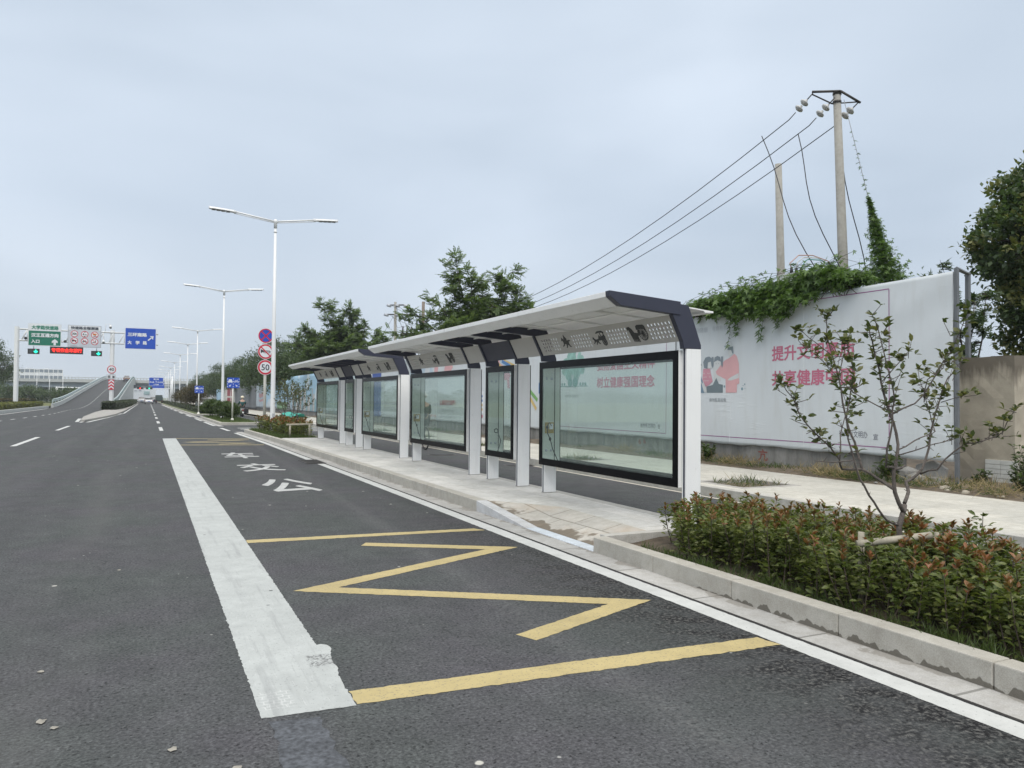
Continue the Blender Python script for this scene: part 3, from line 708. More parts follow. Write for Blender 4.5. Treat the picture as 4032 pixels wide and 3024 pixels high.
# ------------------------------------------------------------------ bus shelters
XF, XB = 5.29, 5.485            # front and back of the posts
CF, CB = 5.235, 5.545           # front and back of the display cases
ZT = 2.08                       # top of the white posts
OFF = [0., 3.30, 4.19, 5.36, 6.19, 9.50]
def arm_poly(): return [(4.292, 2.650), (4.298, 2.592), (4.43, 2.502), (5.20, 2.443), (5.20, 2.588)]
def col_poly(): return [(5.29, ZT+.002), (5.486, ZT+.002), (5.486, 2.127), (5.335, 2.512), (5.31, 2.555), (5.09, 2.575), (5.105, 2.44), (5.243, 2.16), (5.254, ZT+.002)]
def horse(x, y, s, n=4):
    """outline of a galloping horse, unit height s"""
    P = [(-.52, .62), (-.60, .52), (-.50, .50), (-.42, .58), (-.36, .40), (-.40, .22), (-.62, .10), (-.60, .03), (-.34, .12), (-.26, .24), (-.02, .22), (-.08, .02), (-.20, -.06), (-.12, -.10), (.04, -.02), (.14, .18),
         (.30, .10), (.46, -.06), (.60, -.04), (.56, .03), (.48, .06), (.40, .24), (.44, .40), (.62, .44), (.66, .40), (.68, .50), (.46, .54), (.30, .50), (0, .46), (-.22, .56), (-.34, .74), (-.42, .80), (-.46, .72)]
    return [(x+p*s, y+q*s) for p, q in P]
def build_shelter(Y0, label):
    T = thing('bus_shelter', label, 'bus shelter', (5.39, Y0, PZ), 'bus shelters on the platform')
    # roof slab with its coffered soffit
    b = MB(); ya, yb = Y0+.075, Y0+9.63
    b.xz([(4.29, 2.590), (4.29, 2.646), (5.72, 2.519), (5.72, 2.499), (5.60, 2.497), (5.58, 2.517), (4.50, 2.603), (4.475, 2.508), (4.425, 2.500)], ya, yb, 0)
    for xx in (4.74, 5.0): b.box(xx-.007, xx+.007, ya+.02, yb-.02, 2.558-.08*(xx-4.74), 2.59-.07*(xx-4.5), 0)
    k = 10
    for i in range(1, k):
        yy = ya+(yb-ya)*i/k; b.xz([(4.49, 2.572), (4.49, 2.604), (5.58, 2.515), (5.58, 2.498)], yy-.007, yy+.007, 0)
    ro = b.build('roof', [WHITE, SOFF], T, bevel=.004)
    for yy in (Y0, Y0+9.63):     # thin joint line along the front fascia is left to the bevel
        pass
    for yy in (Y0+4.9,):
        b = MB(); b.box(4.2885, 4.2905, yy-.004, yy+.004, 2.592, 2.646); sub(b.build('joint', mat('seam_grey', (.30, .30, .30), .7)), ro)
    for i, o in enumerate(OFF):
        y = Y0+o; full = i in (0, 2, 4)
        b = MB(); z0 = PZ
        if full: b.box(XF, XB, y, y+.075, z0, ZT, 0)
        else: b.box(XF, XB, y, y+.075, z0, .565, 0)
        b.box(XF-.004, XF, y+.024, y+.052, z0, ZT if full else .565, 1)
        po = b.build('post', [WHITE, NAVY], T, bevel=.003)
        b = MB(); b.box(XF-.008, XB+.008, y-.006, y+.081, z0, z0+.007, 0)
        q = b.build('base_plate', [mat('grimy_sealant', (.30, .29, .26), .9)]); sub(q, po)
        b = MB(); lo, hi = (y-.012, y+.075) if i == 0 else (y, y+.072)
        if i == 5: hi = y+.115
        b.xz(col_poly(), lo+.012, hi-.004); b.xz(arm_poly() if i == 0 else [(4.485, 2.575), (4.487, 2.505), (4.53, 2.494), (5.20, 2.443), (5.20, 2.56)], lo, hi)
        b.build('roof_bracket', [NAVY], T, bevel=.003)
    # slanted fascia panels between the brackets
    A, B = Vector((5.262, 0, 2.165)), Vector((5.122, 0, 2.445)); U = (B-A).normalized(); Hh = (B-A).length
    Nn = Vector((-U.z, 0, U.x)); Nn = Nn if Nn.x < 0 else -Nn
    def plain(y0, y1, name, m):
        b = MB(); b.xz([(A.x, A.z), (B.x, B.z), (B.x+.014, B.z+.007), (A.x+.014, A.z+.007)], Y0+y0, Y0+y1); b.build(name, m, T, bevel=.002)
    plain(OFF[1]+.073, OFF[2], 'fascia_panel', PANEL); plain(OFF[3]+.073, OFF[4], 'fascia_panel', PANEL); plain(OFF[2]+.073, OFF[3], 'name_board', NAVY)
    for ya, yb in ((OFF[0]+.075, OFF[1]), (OFF[4]+.073, OFF[5])):
        L = yb-ya; b = MB()
        F = Face((A.x, Y0+yb, A.z), (0, -1, 0), tuple(U)); F.n = Vector(Nn)     # a: from the far bracket towards the near one
        def solid(x0, x1, y0, y1): frect(b, F, x0, x1, y0, y1, -.012, 0)
        # four fields of 7 x 4 round holes, three silhouettes between
        fields = [(.10, .60), (.965, 1.445), (1.845, 2.315), (2.725, 3.185)]
        r0, r1 = .045, .255; x = 0
        solid(0, L, 0, r0); solid(0, L, r1, Hh)
        for fa, fb in fields:
            solid(x, fa, r0, r1); x = fb
            nx_, ny_ = 7, 4; cw, ch = (fb-fa)/nx_, (r1-r0)/ny_
            for i in range(nx_):
                for j in range(ny_):
                    cx, cy = fa+(i+.5)*cw, r0+(j+.5)*ch; rr = min(cw, ch)*.40; m_ = 12
                    ci = [(cx+rr*math.cos(2*math.pi*t/m_+math.pi/4), cy+rr*math.sin(2*math.pi*t/m_+math.pi/4)) for t in range(m_)]
                    def sq(t):
                        an = 2*math.pi*t/m_+math.pi/4; c_, s_ = math.cos(an), math.sin(an); k = 1/max(abs(c_), abs(s_))
                        return (cx+c_*k*cw/2, cy+s_*k*ch/2)
                    so = [sq(t) for t in range(m_)]
                    o0 = len(b.v)
                    b.v.extend([tuple(F.P(p, q, 0)) for p, q in ci+so]+[tuple(F.P(p, q, -.012)) for p, q in ci+so])
                    for t in range(m_):
                        u = (t+1) % m_
                        for f in ((o0+t, o0+u, o0+m_+u, o0+m_+t), (o0+2*m_+t, o0+3*m_+t, o0+3*m_+u, o0+2*m_+u), (o0+t, o0+2*m_+t, o0+2*m_+u, o0+u)): b.f.append(f); b.m.append(0); b.sm.append(False)
        solid(x, L, r0, r1)
        pp = b.build('perforated_panel', PANEL, T)
        b = MB()
        hx, cy = .80, .085; fpoly(b, F, horse(hx, cy+.01, .18), 0, .004)                  # rider
        fpoly(b, F, [(hx-.035, cy+.08), (hx+.04, cy+.08), (hx+.045, cy+.13), (hx+.02, cy+.15), (hx+.0, cy+.19), (hx-.012, cy+.15), (hx-.03, cy+.13)], 0, .005)
        sub(b.build('silhouette', BRONZE), pp); b = MB()
        fpoly(b, F, horse(1.575, .085, .125), 0, .004); cx, cy = 1.72, .05               # chariot under a canopy
        fpoly(b, F, [(cx-.10, cy+.185), (cx-.05, cy+.205), (cx+.04, cy+.205), (cx+.09, cy+.18), (cx+.08, cy+.17), (cx, cy+.185), (cx-.09, cy+.172)], 0, .005)
        fring(b, F, (cx+.04, cy+.05), .034, .052, 0, .004, n=20)
        for k in range(4): a_ = math.pi*k/4; fbar(b, F, (cx+.04-.04*math.cos(a_), cy+.05-.04*math.sin(a_)), (cx+.04+.04*math.cos(a_), cy+.05+.04*math.sin(a_)), .007, 0, .0035)
        fpoly(b, F, [(cx-.12, cy+.075), (cx+.08, cy+.08), (cx+.09, cy+.12), (cx+.07, cy+.145), (cx-.02, cy+.125), (cx-.05, cy+.15), (cx-.08, cy+.10)], 0, .0045)
        fbar(b, F, (cx, cy+.12), (cx-.01, cy+.19), .012, 0, .004); fbar(b, F, (cx+.06, cy+.12), (cx+.07, cy+.18), .012, 0, .004)
        sub(b.build('silhouette', BRONZE), pp); b = MB(); cy = .08
        for k in range(5): fpoly(b, F, [(2.375+k*.026, cy+.05), (2.40+k*.026, cy+.05), (2.405+k*.026, cy-.025-.003*k), (2.392+k*.026, cy-.022), (2.378+k*.026, cy+.03)], 0, .0032+k*.0004)
        fpoly(b, F, [(2.33, cy+.165), (2.335, cy+.125), (2.36, cy+.13), (2.375, cy+.05), (2.53, cy+.045), (2.54, cy+.075), (2.45, cy+.09), (2.42, cy+.14), (2.38, cy+.17)], 0, .005)
        cx = 2.62; fring(b, F, (cx, cy+.06), .072, .083, 0, .005, n=28)                  # hooded cart
        for k in range(8): a_ = math.pi*k/8; fbar(b, F, (cx-.075*math.cos(a_), cy+.06-.075*math.sin(a_)), (cx+.075*math.cos(a_), cy+.06+.075*math.sin(a_)), .005, 0, .0042)
        fpoly(b, F, [(cx-.105, cy+.12), (cx-.10, cy+.165), (cx-.07, cy+.18), (cx+.045, cy+.175), (cx+.07, cy+.155), (cx+.075, cy+.10), (cx+.04, cy+.118), (cx-.03, cy+.128)], 0, .0055)
        fpoly(b, F, [(cx-.10, cy+.06), (cx-.05, cy+.06), (cx-.055, cy+.11), (cx-.08, cy+.125), (cx-.095, cy+.10)], 0, .0052)
        fbar(b, F, (2.50, cy+.06), (cx, cy+.062), .012, 0, .0048)
        sub(b.build('silhouette', BRONZE), pp)
    # glazed display cases
    for ya, yb, socket in ((.085, 3.375, True), (4.275, 5.385, False), (6.275, 9.56, True)):
        y0, y1 = Y0+ya, Y0+yb; z0, z1 = .565, 2.068; fr, tb = .088, .097
        b = MB(); t = .018
        b.box(CF+.012, CB-.012, y0, y1, z1-t, z1, 0); b.box(CF+.012, CB-.012, y0, y1, z0, z0+t, 0)
        b.box(CF+.012, CB-.012, y0, y0+t, z0+t, z1-t, 0); b.box(CF+.012, CB-.012, y1-t, y1, z0+t, z1-t, 0)
        dc = b.build('display_case', [WHITE], T, bevel=.002)
        b = MB()
        for xx, d in ((CF, .011), (CB-.011, .011)):
            b.box(xx, xx+d, y0, y1, z1-tb, z1, 0); b.box(xx, xx+d, y0, y1, z0, z0+tb, 0)
            b.box(xx, xx+d, y0, y0+fr, z0+tb, z1-tb, 0); b.box(xx, xx+d, y1-fr, y1, z0+tb, z1-tb, 0)
        sub(b.build('glass_border', [BLACK]), dc)
        for xx in (CF+.003, CB-.008):
            b = MB(); b.box(xx, xx+.005, y0+fr-.004, y1-fr+.004, z0+tb-.004, z1-tb+.004)
            sub(b.build('glass_pane', [GLASS]), dc)
        b = MB(); yi = y1-fr-.012
        b.box(CF+.018, CB-.018, yi, yi+.02, z0+tb-.06, z1-tb+.03, 0)                     # inner end panel with bolts
        b.box(CF+.2, CF+.206, yi-.012, yi, z0+tb-.06, z1-tb+.03, 1)
        for xx in (CF+.07, CF+.15):
            for zz in (z0+.21, z1-.24): b.lathe((xx, yi, zz), [(.021, 0), (.021, .006), (.012, .012)], 12, 2, axis=(0, -1, 0))
        sub(b.build('end_panel', [INNER, SBLACK, SGREY]), dc)
        b = MB()
        if socket:
            b.box(CF+.045, CF+.185, yi-.018, yi, z0+.46, z0+.62, 0); b.box(CF+.10, CF+.155, yi-.05, yi-.018, z0+.52, z0+.60, 1)
            b.box(CF+.055, CF+.09, yi-.022, yi-.018, z0+.53, z0+.57, 2)
            b.box(CF+.05, CF+.18, yi-.012, yi, z0+.68, z0+.80, 3)
            sub(b.build('socket_board', [mat('yellow_board', (.38, .27, .07), .6), SWHITE, SBLACK, INNER]), dc)
            b = MB(); b.tube([(CF+.125, yi-.06, z0+.57), (CF+.08, yi-.07, z0+.62), (CF+.05, yi-.06, z0+.56), (CF+.06, yi-.06, z0+.46), (CF+.10, yi-.07, z0+.37), (CF+.12, yi-.1, z0+.24), (CF+.16, yi-.2, z0+.06)], .007, 6)
            b.blob((CF+.095, yi-.07, z0+.38), (.02, .02, .028))
        else:
            b.tube([(CF+.14+.035*math.cos(t*.7), yi-.05, z0+.42+.035*math.sin(t*.7)) for t in range(10)]+[(CF+.18, yi-.06, z0+.36), (CF+.215, yi-.08, z0+.25), (CF+.17, yi-.1, z0+.12), (CF+.10, yi-.15, z0+.05)], .007, 6)
        sub(b.build('power_cable', [WIRE]), dc)
    return T
build_shelter(6.745, 'near white bus shelter with three glass display cases and navy roof brackets')
build_shelter(17.20, 'far white bus shelter, its near end almost touching the back of the other shelter')

# ------------------------------------------------------------------ low wall, hoardings, gate pillar
def wall_run(y0, y1, label, z1=.66):
    b = MB(); n = max(1, int((y1-y0)/2.5))
    top = [z1+random.uniform(-.012, .012) for _ in range(n+1)]
    for i in range(n):
        a, c = y0+(y1-y0)*i/n, y0+(y1-y0)*(i+1)/n
        vs = [(11.80, a, -.05), (12.04, a, -.05), (12.04, c, -.05), (11.80, c, -.05), (11.80, a, top[i]), (12.04, a, top[i]), (12.04, c, top[i+1]), (11.80, c, top[i+1])]
        b.add(vs, [(0, 3, 2, 1), (4, 5, 6, 7), (0, 1, 5, 4), (1, 2, 6, 5), (2, 3, 7, 6), (3, 0, 4, 7)])
    tag(b.build('low_wall', CONC), label, 'wall')
wall_run(9.25, 300, 'low grey concrete wall with damp stains running under the banner hoardings')
HX = 11.74      # face of the banners
def fold(p):    # slack cloth: soft vertical bulges and short horizontal tucks near the seams
    y, z = p.y, p.z
    k = .010*math.sin(y*1.9+.6*math.sin(z*2.1))+.004*math.sin(y*5.3+z*1.1)
    s = min(abs((y-13.42+.0) % 2.12), abs(2.12-(y-13.42) % 2.12))
    k += .0*math.sin(z*24+2*math.sin(y*3.))*math.exp(-((s-.42)/.25)**2)
    if y < 9.3: k += .010*math.sin(z*7+y*4)*max(0, min(1, (z-2.2)))
    return k
HF = Face((HX, 0, 0), (0, -1, 0), (0, 0, 1), warp=fold)          # a = -y
def banner(name, label, ya, yb, z0, z1, m=None, top=None, frame_post=True, step=.06, fn=None, mats=None):
    """ya < yb along the road"""
    T = thing(name, label, 'hoarding', (HX+.03, (ya+yb)/2, z0), None)
    b = MB(); near = step if ya < 40 else step*4
    ny, nz_ = max(2, int((yb-ya)/near)), max(2, int((z1-z0)/near))
    idx = {}
    for i in range(ny+1):
        for j in range(nz_+1):
            y = ya+(yb-ya)*i/ny; zt = z1 if top is None else top(y); z = z0+(zt-z0)*j/nz_
            if j == 0 and ya < 40: z += .010*math.sin(y*2.7)+.006*math.sin(y*9)
            idx[i, j] = len(b.v); b.v.append(tuple(HF.P(-y, z, 0)))
    for i in range(ny):
        for j in range(nz_):
            b.f.append((idx[i, j], idx[i+1, j], idx[i+1, j+1], idx[i, j+1])); b.m.append(0 if fn is None else fn(ya+(yb-ya)*(i+.5)/ny, z0+(z1-z0)*(j+.5)/nz_)); b.sm.append(True)
    o = b.build('banner_cloth', mats or [m or BANNER], T)
    so = o.modifiers.new('cloth', 'SOLIDIFY'); so.thickness = .004; so.offset = 1
    b = MB()
    n = max(1, int((yb-ya)/3.2))
    for i in range(n+1):
        y = ya+.03+(yb-ya-.06)*i/n; b.box(HX+.05, HX+.09, y-.02, y+.02, z0-.35 if ya > 10 else z0+.02, z1-.01)
    for z in (z0+.08, (z0+z1)/2, z1-.05): b.box(HX+.03, HX+.05, ya+.02, yb-.02, z-.02, z+.02)
    b.build('steel_frame', DARKMET, T)
    return T
def art(T, name, m):
    return lambda b: b.build(name, m, T)
def yz(pts): return [(-y, z) for y, z in pts]
# nearest banner
T1 = banner('banner_hoarding', 'nearest white banner hoarding with two lines of pink slogan and cartoon litter pickers', 8.16, 15.38, .58, 3.66, top=lambda y: 3.655-.016*(y-8.16)+.004*math.sin(y*2.2))
D = .0025
b = MB(); ftext(b, HF, '提升文明素质', -12.17, -10.08, 2.36, 2.68, D, bold=.022); b.build('slogan_line', PINK, T1)
b = MB(); ftext(b, HF, '共享健康中国', -12.17, -10.08, 1.85, 2.17, D, bold=.022); b.build('slogan_line', PINK, T1)
b = MB(); ftext(b, HF, '徐州市文明办', -10.43, -9.80, .875, 1.00, D, bold=.0); b.build('signature', mat('dark_grey_print', (.10, .10, .13), .6), T1); b = MB(); ftext(b, HF, '宣', -9.68, -9.58, .855, .96, D, bold=.0); b.build('signature', MATS['dark_grey_print'], T1)
b = MB(); ftext(b, HF, '文明健康', -14.85, -14.18, 3.13, 3.25, D, bold=-.005); b.build('small_line', mat('pale_grey_print', (.40, .43, .45), .6), T1); b = MB(); ftext(b, HF, '有你有我', -14.02, -13.53, 3.13, 3.25, D, bold=-.005); b.build('small_line', mat('pale_grey_print', (.40, .43, .45), .6), T1)
b = MB(); ftext(b, HF, '请勿乱丢垃圾', -14.12, -13.56, 1.515, 1.60, D, bold=.01); b.build('small_line', GREYT, T1)
def frame_line(T, y0, y1, z0, z1, wd, m):
    b = MB()
    k = int((y1-y0)/.12)
    for i in range(k):
        a, c = y0+(y1-y0)*i/k, y0+(y1-y0)*(i+1)/k
        for z in (z0, z1): frect(b, HF, -c, -a, z-wd/2, z+wd/2, .003, D)
    k = int((z1-z0)/.12)
    for i in range(k):
        a, c = z0+wd/2+(z1-z0-wd)*i/k, z0+wd/2+(z1-z0-wd)*(i+1)/k
        for y in (y0, y1): frect(b, HF, -y-wd/2, -y+wd/2, a, c, .003, D)
    b.build('printed_border', m, T)
frame_line(T1, 9.36, 15.1, .73, 3.52, .016, PURPLE)
# cartoon people sorting litter (generic)
pr = mat('print_coral', (.62, .36, .37), .6, .06); pk = mat('print_slate', (.15, .19, .21), .6, .1); pb = mat('print_blue', (.17, .26, .34), .6, .1); ps = mat('print_skin', (.56, .58, .58), .6, .03); pg = mat('print_pink', (.55, .27, .33), .6, .1); ph = mat('print_hair', (.20, .24, .27), .6, .1)
b = MB(); fpoly(b, HF, yz([(13.57, 1.72), (13.58, 2.02), (13.86, 2.13), (13.90, 2.20), (13.62, 2.44), (13.45, 2.50), (13.30, 2.58), (13.22, 2.52), (13.16, 2.36), (13.15, 2.1), (13.14, 1.92), (13.21, 1.90), (13.22, 1.72)]), .002, .006, 0)
fpoly(b, HF, yz([(13.52, 2.0), (13.42, 2.06), (13.16, 2.15), (13.155, 2.04), (13.40, 1.99)]), .006, .008, 1); fpoly(b, HF, yz([(13.48, 2.52), (13.50, 2.66), (13.36, 2.70), (13.33, 2.58)]), .002, .006, 1)
fpoly(b, HF, yz([(13.52, 2.68), (13.50, 2.73), (13.34, 2.75), (13.33, 2.58), (13.37, 2.60), (13.40, 2.67)]), .006, .008, 2); b.build('printed_figure', [pr, ps, ph], T1)
b = MB(); fpoly(b, HF, yz([(14.20, 1.72), (14.22, 1.86), (14.0, 1.90), (13.88, 2.06), (13.80, 1.92), (13.67, 1.90), (13.67, 1.72)]), .002, .006, 0); b.build('printed_rubbish_bag', [pk], T1)
b = MB(); fpoly(b, HF, yz([(14.33, 2.28), (14.10, 2.28), (14.0, 1.98), (14.12, 1.90), (14.24, 1.86), (14.36, 2.02)]), .006, .008, 0)
for i in range(9): fdisc(b, HF, (-14.30+.07*(i % 4), 2.0+.085*(i//3)), .014, .008, .009, 1, 8)
fpoly(b, HF, yz([(14.20, 2.50), (14.08, 2.52), (14.0, 2.44), (14.0, 2.32), (14.06, 2.28), (14.16, 2.28), (14.20, 2.36)]), .008, .0095, 1)
fpoly(b, HF, yz([(14.30, 2.30), (14.33, 2.44), (14.25, 2.54), (14.12, 2.56), (14.0, 2.50), (13.97, 2.34), (14.03, 2.32), (14.06, 2.44), (14.16, 2.42), (14.18, 2.28)]), .0095, .011, 2); b.build('printed_figure', [pg, ps, ph], T1)
b = MB(); fpoly(b, HF, yz([(14.0, 2.30), (13.70, 2.30), (13.74, 1.98), (13.95, 2.0)]), .002, .005, 0); fdisc(b, HF, (-13.84, 2.40), .11, .005, .007, 0, 18)
fpoly(b, HF, yz([(13.96, 2.42), (13.93, 2.53), (13.84, 2.56), (13.75, 2.53), (13.72, 2.42), (13.84, 2.46)]), .007, .009, 1)
for y in (14.0, 13.69): fpoly(b, HF, yz([(y+.03, 2.54), (y-.03, 2.54), (y-.03, 2.34), (y, 2.28), (y+.03, 2.36)]), .009, .010, 1)
for y in (13.88, 13.80): fdisc(b, HF, (-y, 2.385), .010, .009, .010, 1, 8)
b.build('printed_figure', [ps, ph], T1)
b = MB(); fpoly(b, HF, yz([(14.66, 2.14), (14.46, 2.18), (14.36, 2.0), (14.30, 1.72), (14.66, 1.72)]), .002, .006, 0); fdisc(b, HF, (-14.50, 2.32), .115, .006, .008, 1, 18)
fpoly(b, HF, yz([(14.62, 2.36), (14.58, 2.46), (14.46, 2.47), (14.38, 2.36), (14.50, 2.38)]), .008, .010, 2); fpoly(b, HF, yz([(14.52, 2.12), (14.46, 2.02), (14.22, 1.84), (14.20, 1.74), (14.30, 1.74), (14.40, 1.96)]), .008, .010, 1); b.build('printed_figure', [pb, ps, ph], T1)
for y, z, r in ((13.05, 1.80, .035), (12.97, 1.90, .02), (13.02, 1.87, .012), (12.96, 1.81, .012), (13.60, 2.76, .02), (13.62, 1.86, .03)):
    b = MB(); fdisc(b, HF, (-y, z), r, .002, .004, 0, 6); b.build('printed_litter', mat('print_teal', (.22, .33, .38), .6), T1)
# second banner, seen through the near display case
T2 = banner('banner_hoarding', 'white banner hoarding with pink slogan and teal tree seen through the nearest display case', 15.42, 22.1, .58, 3.56)
b = MB(); ftext(b, HF, '弘扬爱国主义精神', -19.08, -16.27, 2.37, 2.69, D, bold=.022); b.build('slogan_line', PINK, T2)
b = MB(); ftext(b, HF, '树立健康强国理念', -19.08, -16.27, 1.88, 2.20, D, bold=.022); b.build('slogan_line', PINK, T2)
b = MB(); ftext(b, HF, '徐州市文明办', -16.87, -16.22, .82, .95, D, bold=0); b.build('signature', MATS['dark_grey_print'], T2); b = MB(); ftext(b, HF, '宣', -16.13, -16.03, .82, .93, D, bold=0); b.build('signature', MATS['dark_grey_print'], T2)
b = MB(); ftext(b, HF, '家园的暖', -20.95, -20.55, 1.62, 1.70, D, bold=0); b.build('small_line', GREYT, T2); b = MB(); ftext(b, HF, '百姓好活', -20.48, -20.12, 1.62, 1.70, D, bold=0); b.build('small_line', GREYT, T2)
frame_line(T2, 15.79, 21.9, .71, 3.40, .016, PURPLE)
tt_ = mat('print_jade', (.26, .45, .40), .6, .25, 4.); td = mat('print_deep_teal', (.13, .28, .27), .6, .1)
b = MB()
for i in range(60):
    a_ = random.uniform(0, 6.28); q = random.random()**.5
    fdisc(b, HF, (-20.45+.62*q*math.cos(a_), 2.62+.42*q*math.sin(a_)), random.uniform(.07, .15), .002, .004+i*.00003, 0, 9)
for i in range(9): x = -20.45+(i-4)*.05; fbar(b, HF, (x, 1.98), (-20.45+(i-4)*.15, 2.6+.05*math.sin(i*2)), .022, .006, .008, 1)
fdisc(b, HF, (-20.62, 2.07), .14, .0085, .010, 1, 14); fdisc(b, HF, (-20.30, 2.07), .15, .0085, .010, 1, 14)
fbar(b, HF, (-21.2, 1.955), (-19.6, 1.955), .02, .006, .010, 1)
for x in (-21.1, -20.95, -20.0, -19.85, -19.72): fdisc(b, HF, (x, 2.02), .05, .0085, .010, 1, 8)
b.build('printed_tree', [tt_, td], T2)
# third: children's drawing
T3 = banner('banner_hoarding', 'white banner hoarding with pencils and pale blue drawings between the two nearest display cases', 22.14, 28.4, .58, 3.54)
pale = mat('print_pale_blue', (.42, .52, .60), .6, .08); gr = mat('print_green', (.18, .38, .12), .6, .1); ye = mat('print_ochre', (.58, .42, .16), .6, .1); bl = mat('print_mid_blue', (.08, .20, .42), .6, .1)
b = MB(); fpoly(b, HF, yz([(24.0, 3.2), (23.72, 3.3), (23.45, 2.8), (23.38, 1.6), (23.5, 1.2), (24.1, 1.15)]), .002, .006); b.build('printed_shape', pale, T3)
b = MB(); fbar(b, HF, (-23.48, 1.90), (-22.83, 1.52), .13, .006, .009); b.build('printed_pencil', gr, T3)
b = MB(); fbar(b, HF, (-23.50, 1.72), (-22.90, 1.22), .12, .009, .011); b.build('printed_pencil', ye, T3)
b = MB(); frect(b, HF, -22.75, -22.45, 1.75, 2.1, .002, .006); b.build('printed_shape', bl, T3)
b = MB(); fpoly(b, HF, yz([(25.75, 2.25), (25.3, 2.62), (24.9, 2.4), (25.05, 2.3), (25.0, 1.95), (25.2, 1.95), (25.25, 2.25)]), .002, .006); b.build('printed_shape', pg, T3)
b = MB()
for i in range(6): fbar(b, HF, (-26.4+i*.17, 2.95), (-26.0+i*.3, 2.7), .12, .002+i*.0006, .005+i*.0006, i % 4)
b.build('printed_crayons', [bl, ye, pr, pale], T3)
b = MB()
for i in range(3):
    for j in range(4): fdisc(b, HF, (-27.75+.13*i, 1.15+.17*j), .055, .004, .006, j // 2, 8)
frect(b, HF, -27.9, -27.35, 1.0, 1.85, .002, .004, 2); b.build('printed_shape', [ye, bl, SWHITE], T3)
b = MB(); ftext(b, HF, '诚信', -27.75, -27.40, .82, .95, D, bold=.03); b.build('small_line', PINK, T3)
# fourth: red line on honesty
T4 = banner('banner_hoarding', 'white banner hoarding with one short red line behind the near shelter\'s far display case', 28.44, 37.0, .58, 3.52)
b = MB(); ftext(b, HF, '让诚信代代相传！', -32.35, -30.35, 1.28, 1.52, D, bold=.02); b.build('slogan_line', mat('print_red', (.42, .03, .05), .6), T4)
b = MB(); ftext(b, HF, '“让路上看一盏灯不许灭”', -32.2, -30.5, .98, 1.11, D, bold=0); b.build('small_line', GREYT, T4)
b = MB(); ftext(b, HF, '让每一份心意都能被传下去', -32.3, -30.4, .72, .84, D, bold=0); b.build('small_line', GREYT, T4)
b = MB(); ftext(b, HF, '学习先辈', -34.6, -33.8, .72, .84, D, bold=.02); b.build('small_line', pr, T4); b = MB(); ftext(b, HF, '守护文明', -33.6, -32.8, .72, .84, D, bold=.02); b.build('small_line', pr, T4)
b = MB(); fpoly(b, HF, yz([(31.6, 3.3), (31.1, 3.35), (30.7, 2.9), (31.2, 2.6), (31.8, 2.75)]), .002, .006); fpoly(b, HF, yz([(33.0, 3.2), (32.6, 3.0), (32.7, 2.5), (33.1, 2.7)]), .002, .006); b.build('printed_shape', pr, T4)
b = MB(); fpoly(b, HF, yz([(36.6, 3.3), (33.4, 3.0), (33.0, 2.4), (34.8, 2.7), (36.6, 2.3)]), .002, .005); b.build('printed_shape', pale, T4)
# farther banners
wv = lambda y, z: 1 if 41.9 < y < 43.7 else 0
T5 = banner('banner_hoarding', 'white banner hoarding with one deep blue vertical stripe, behind the far shelter', 37.04, 46.5, .55, 3.52, mats=[BANNER, mat('print_royal_blue', (.05, .10, .33), .6)], fn=wv)
cityB = mat('print_sky_blue', (.33, .50, .63), .6, .12, .5); cityG = mat('print_grey_towers', (.32, .36, .38), .6, .25, 2.); 
T6 = banner('banner_hoarding', 'crumpled pale banner hoarding hanging loose, behind the far shelter', 46.55, 57., .5, 3.5, m=mat('print_pale_aqua', (.45, .54, .55), .6, .15, .9))
T7 = banner('banner_hoarding', 'sky blue banner hoarding with printed towers, left of the far display case', 57.05, 72., .5, 3.5, mats=[cityB, mat('print_cloud', (.55, .62, .66), .6, .08)], fn=lambda y, z: 1 if math.sin(y*1.7)+math.sin(z*2.4+y) > 1.15 else 0)
b = MB()
for i in range(22):
    y = 58+i*.62; h = .75+1.1*abs(math.sin(i*2.4)); frect(b, HF, -y-.26, -y+.26, .55, .55+h, .002, .006+.0002*i, i % 3)
b.build('printed_towers', [cityG, mat('print_teal_towers', (.20, .36, .40), .6), mat('print_beige_towers', (.48, .44, .40), .6)], T7)
T8 = banner('banner_hoarding', 'pale blue and white banner hoarding behind the speed limit sign post, its top torn', 72.05, 96.5, .45, 3.3, mats=[mat('print_ice', (.50, .57, .62), .6, .12, .6), cityB, pr, mat('print_meadow', (.25, .42, .24), .6)],
            fn=lambda y, z: 2 if (90 < y < 94 and (z % .62) < .3 and .9 < z < 2.6) else 3 if (74 < y < 80 and z < 1.2) else 1 if (z > 1.0+.5*math.sin(y*.9) and y < 88) else 0, top=lambda y: 3.3-.35*max(0, math.sin(y*1.1))**2-.15*math.sin(y*3.7)**2)
T9 = banner('metal_hoarding', 'bare dark grey sheet hoarding, scratched and stained, behind the scooter rider', 96.6, 121.5, .2, 3.15, m=m_stone('stained_grey_sheet', (.20, .215, .23), stain='wall', speck=.05), top=lambda y: 3.2-.12*math.sin(y*.8)**2)
T10 = banner('banner_hoarding', 'hoarding with dark red printed panels, behind the nearest lane sign', 121.6, 140.8, .3, 3.4, mats=[mat('print_cream', (.55, .54, .50), .6), mat('print_dark_red', (.28, .035, .05), .6, .1)], fn=lambda y, z: 1 if (123.5 < y < 134 and not (128 < y < 129) and not 1.6 < z < 1.8) else 0)
T11 = banner('banner_hoarding', 'faded bluish banner hoarding between the red panels and the torn white one', 140.9, 156., .3, 3.1, m=cityB)
T12 = banner('banner_hoarding', 'far ragged pale hoarding with a torn top edge beyond the shrubs', 156.1, 200., .3, 3.0, m=mat('print_dusty', (.45, .46, .47), .7, .2, .4), top=lambda y: 2.5-.7*abs(math.sin(y*.55))-.2*abs(math.sin(y*2.3)))
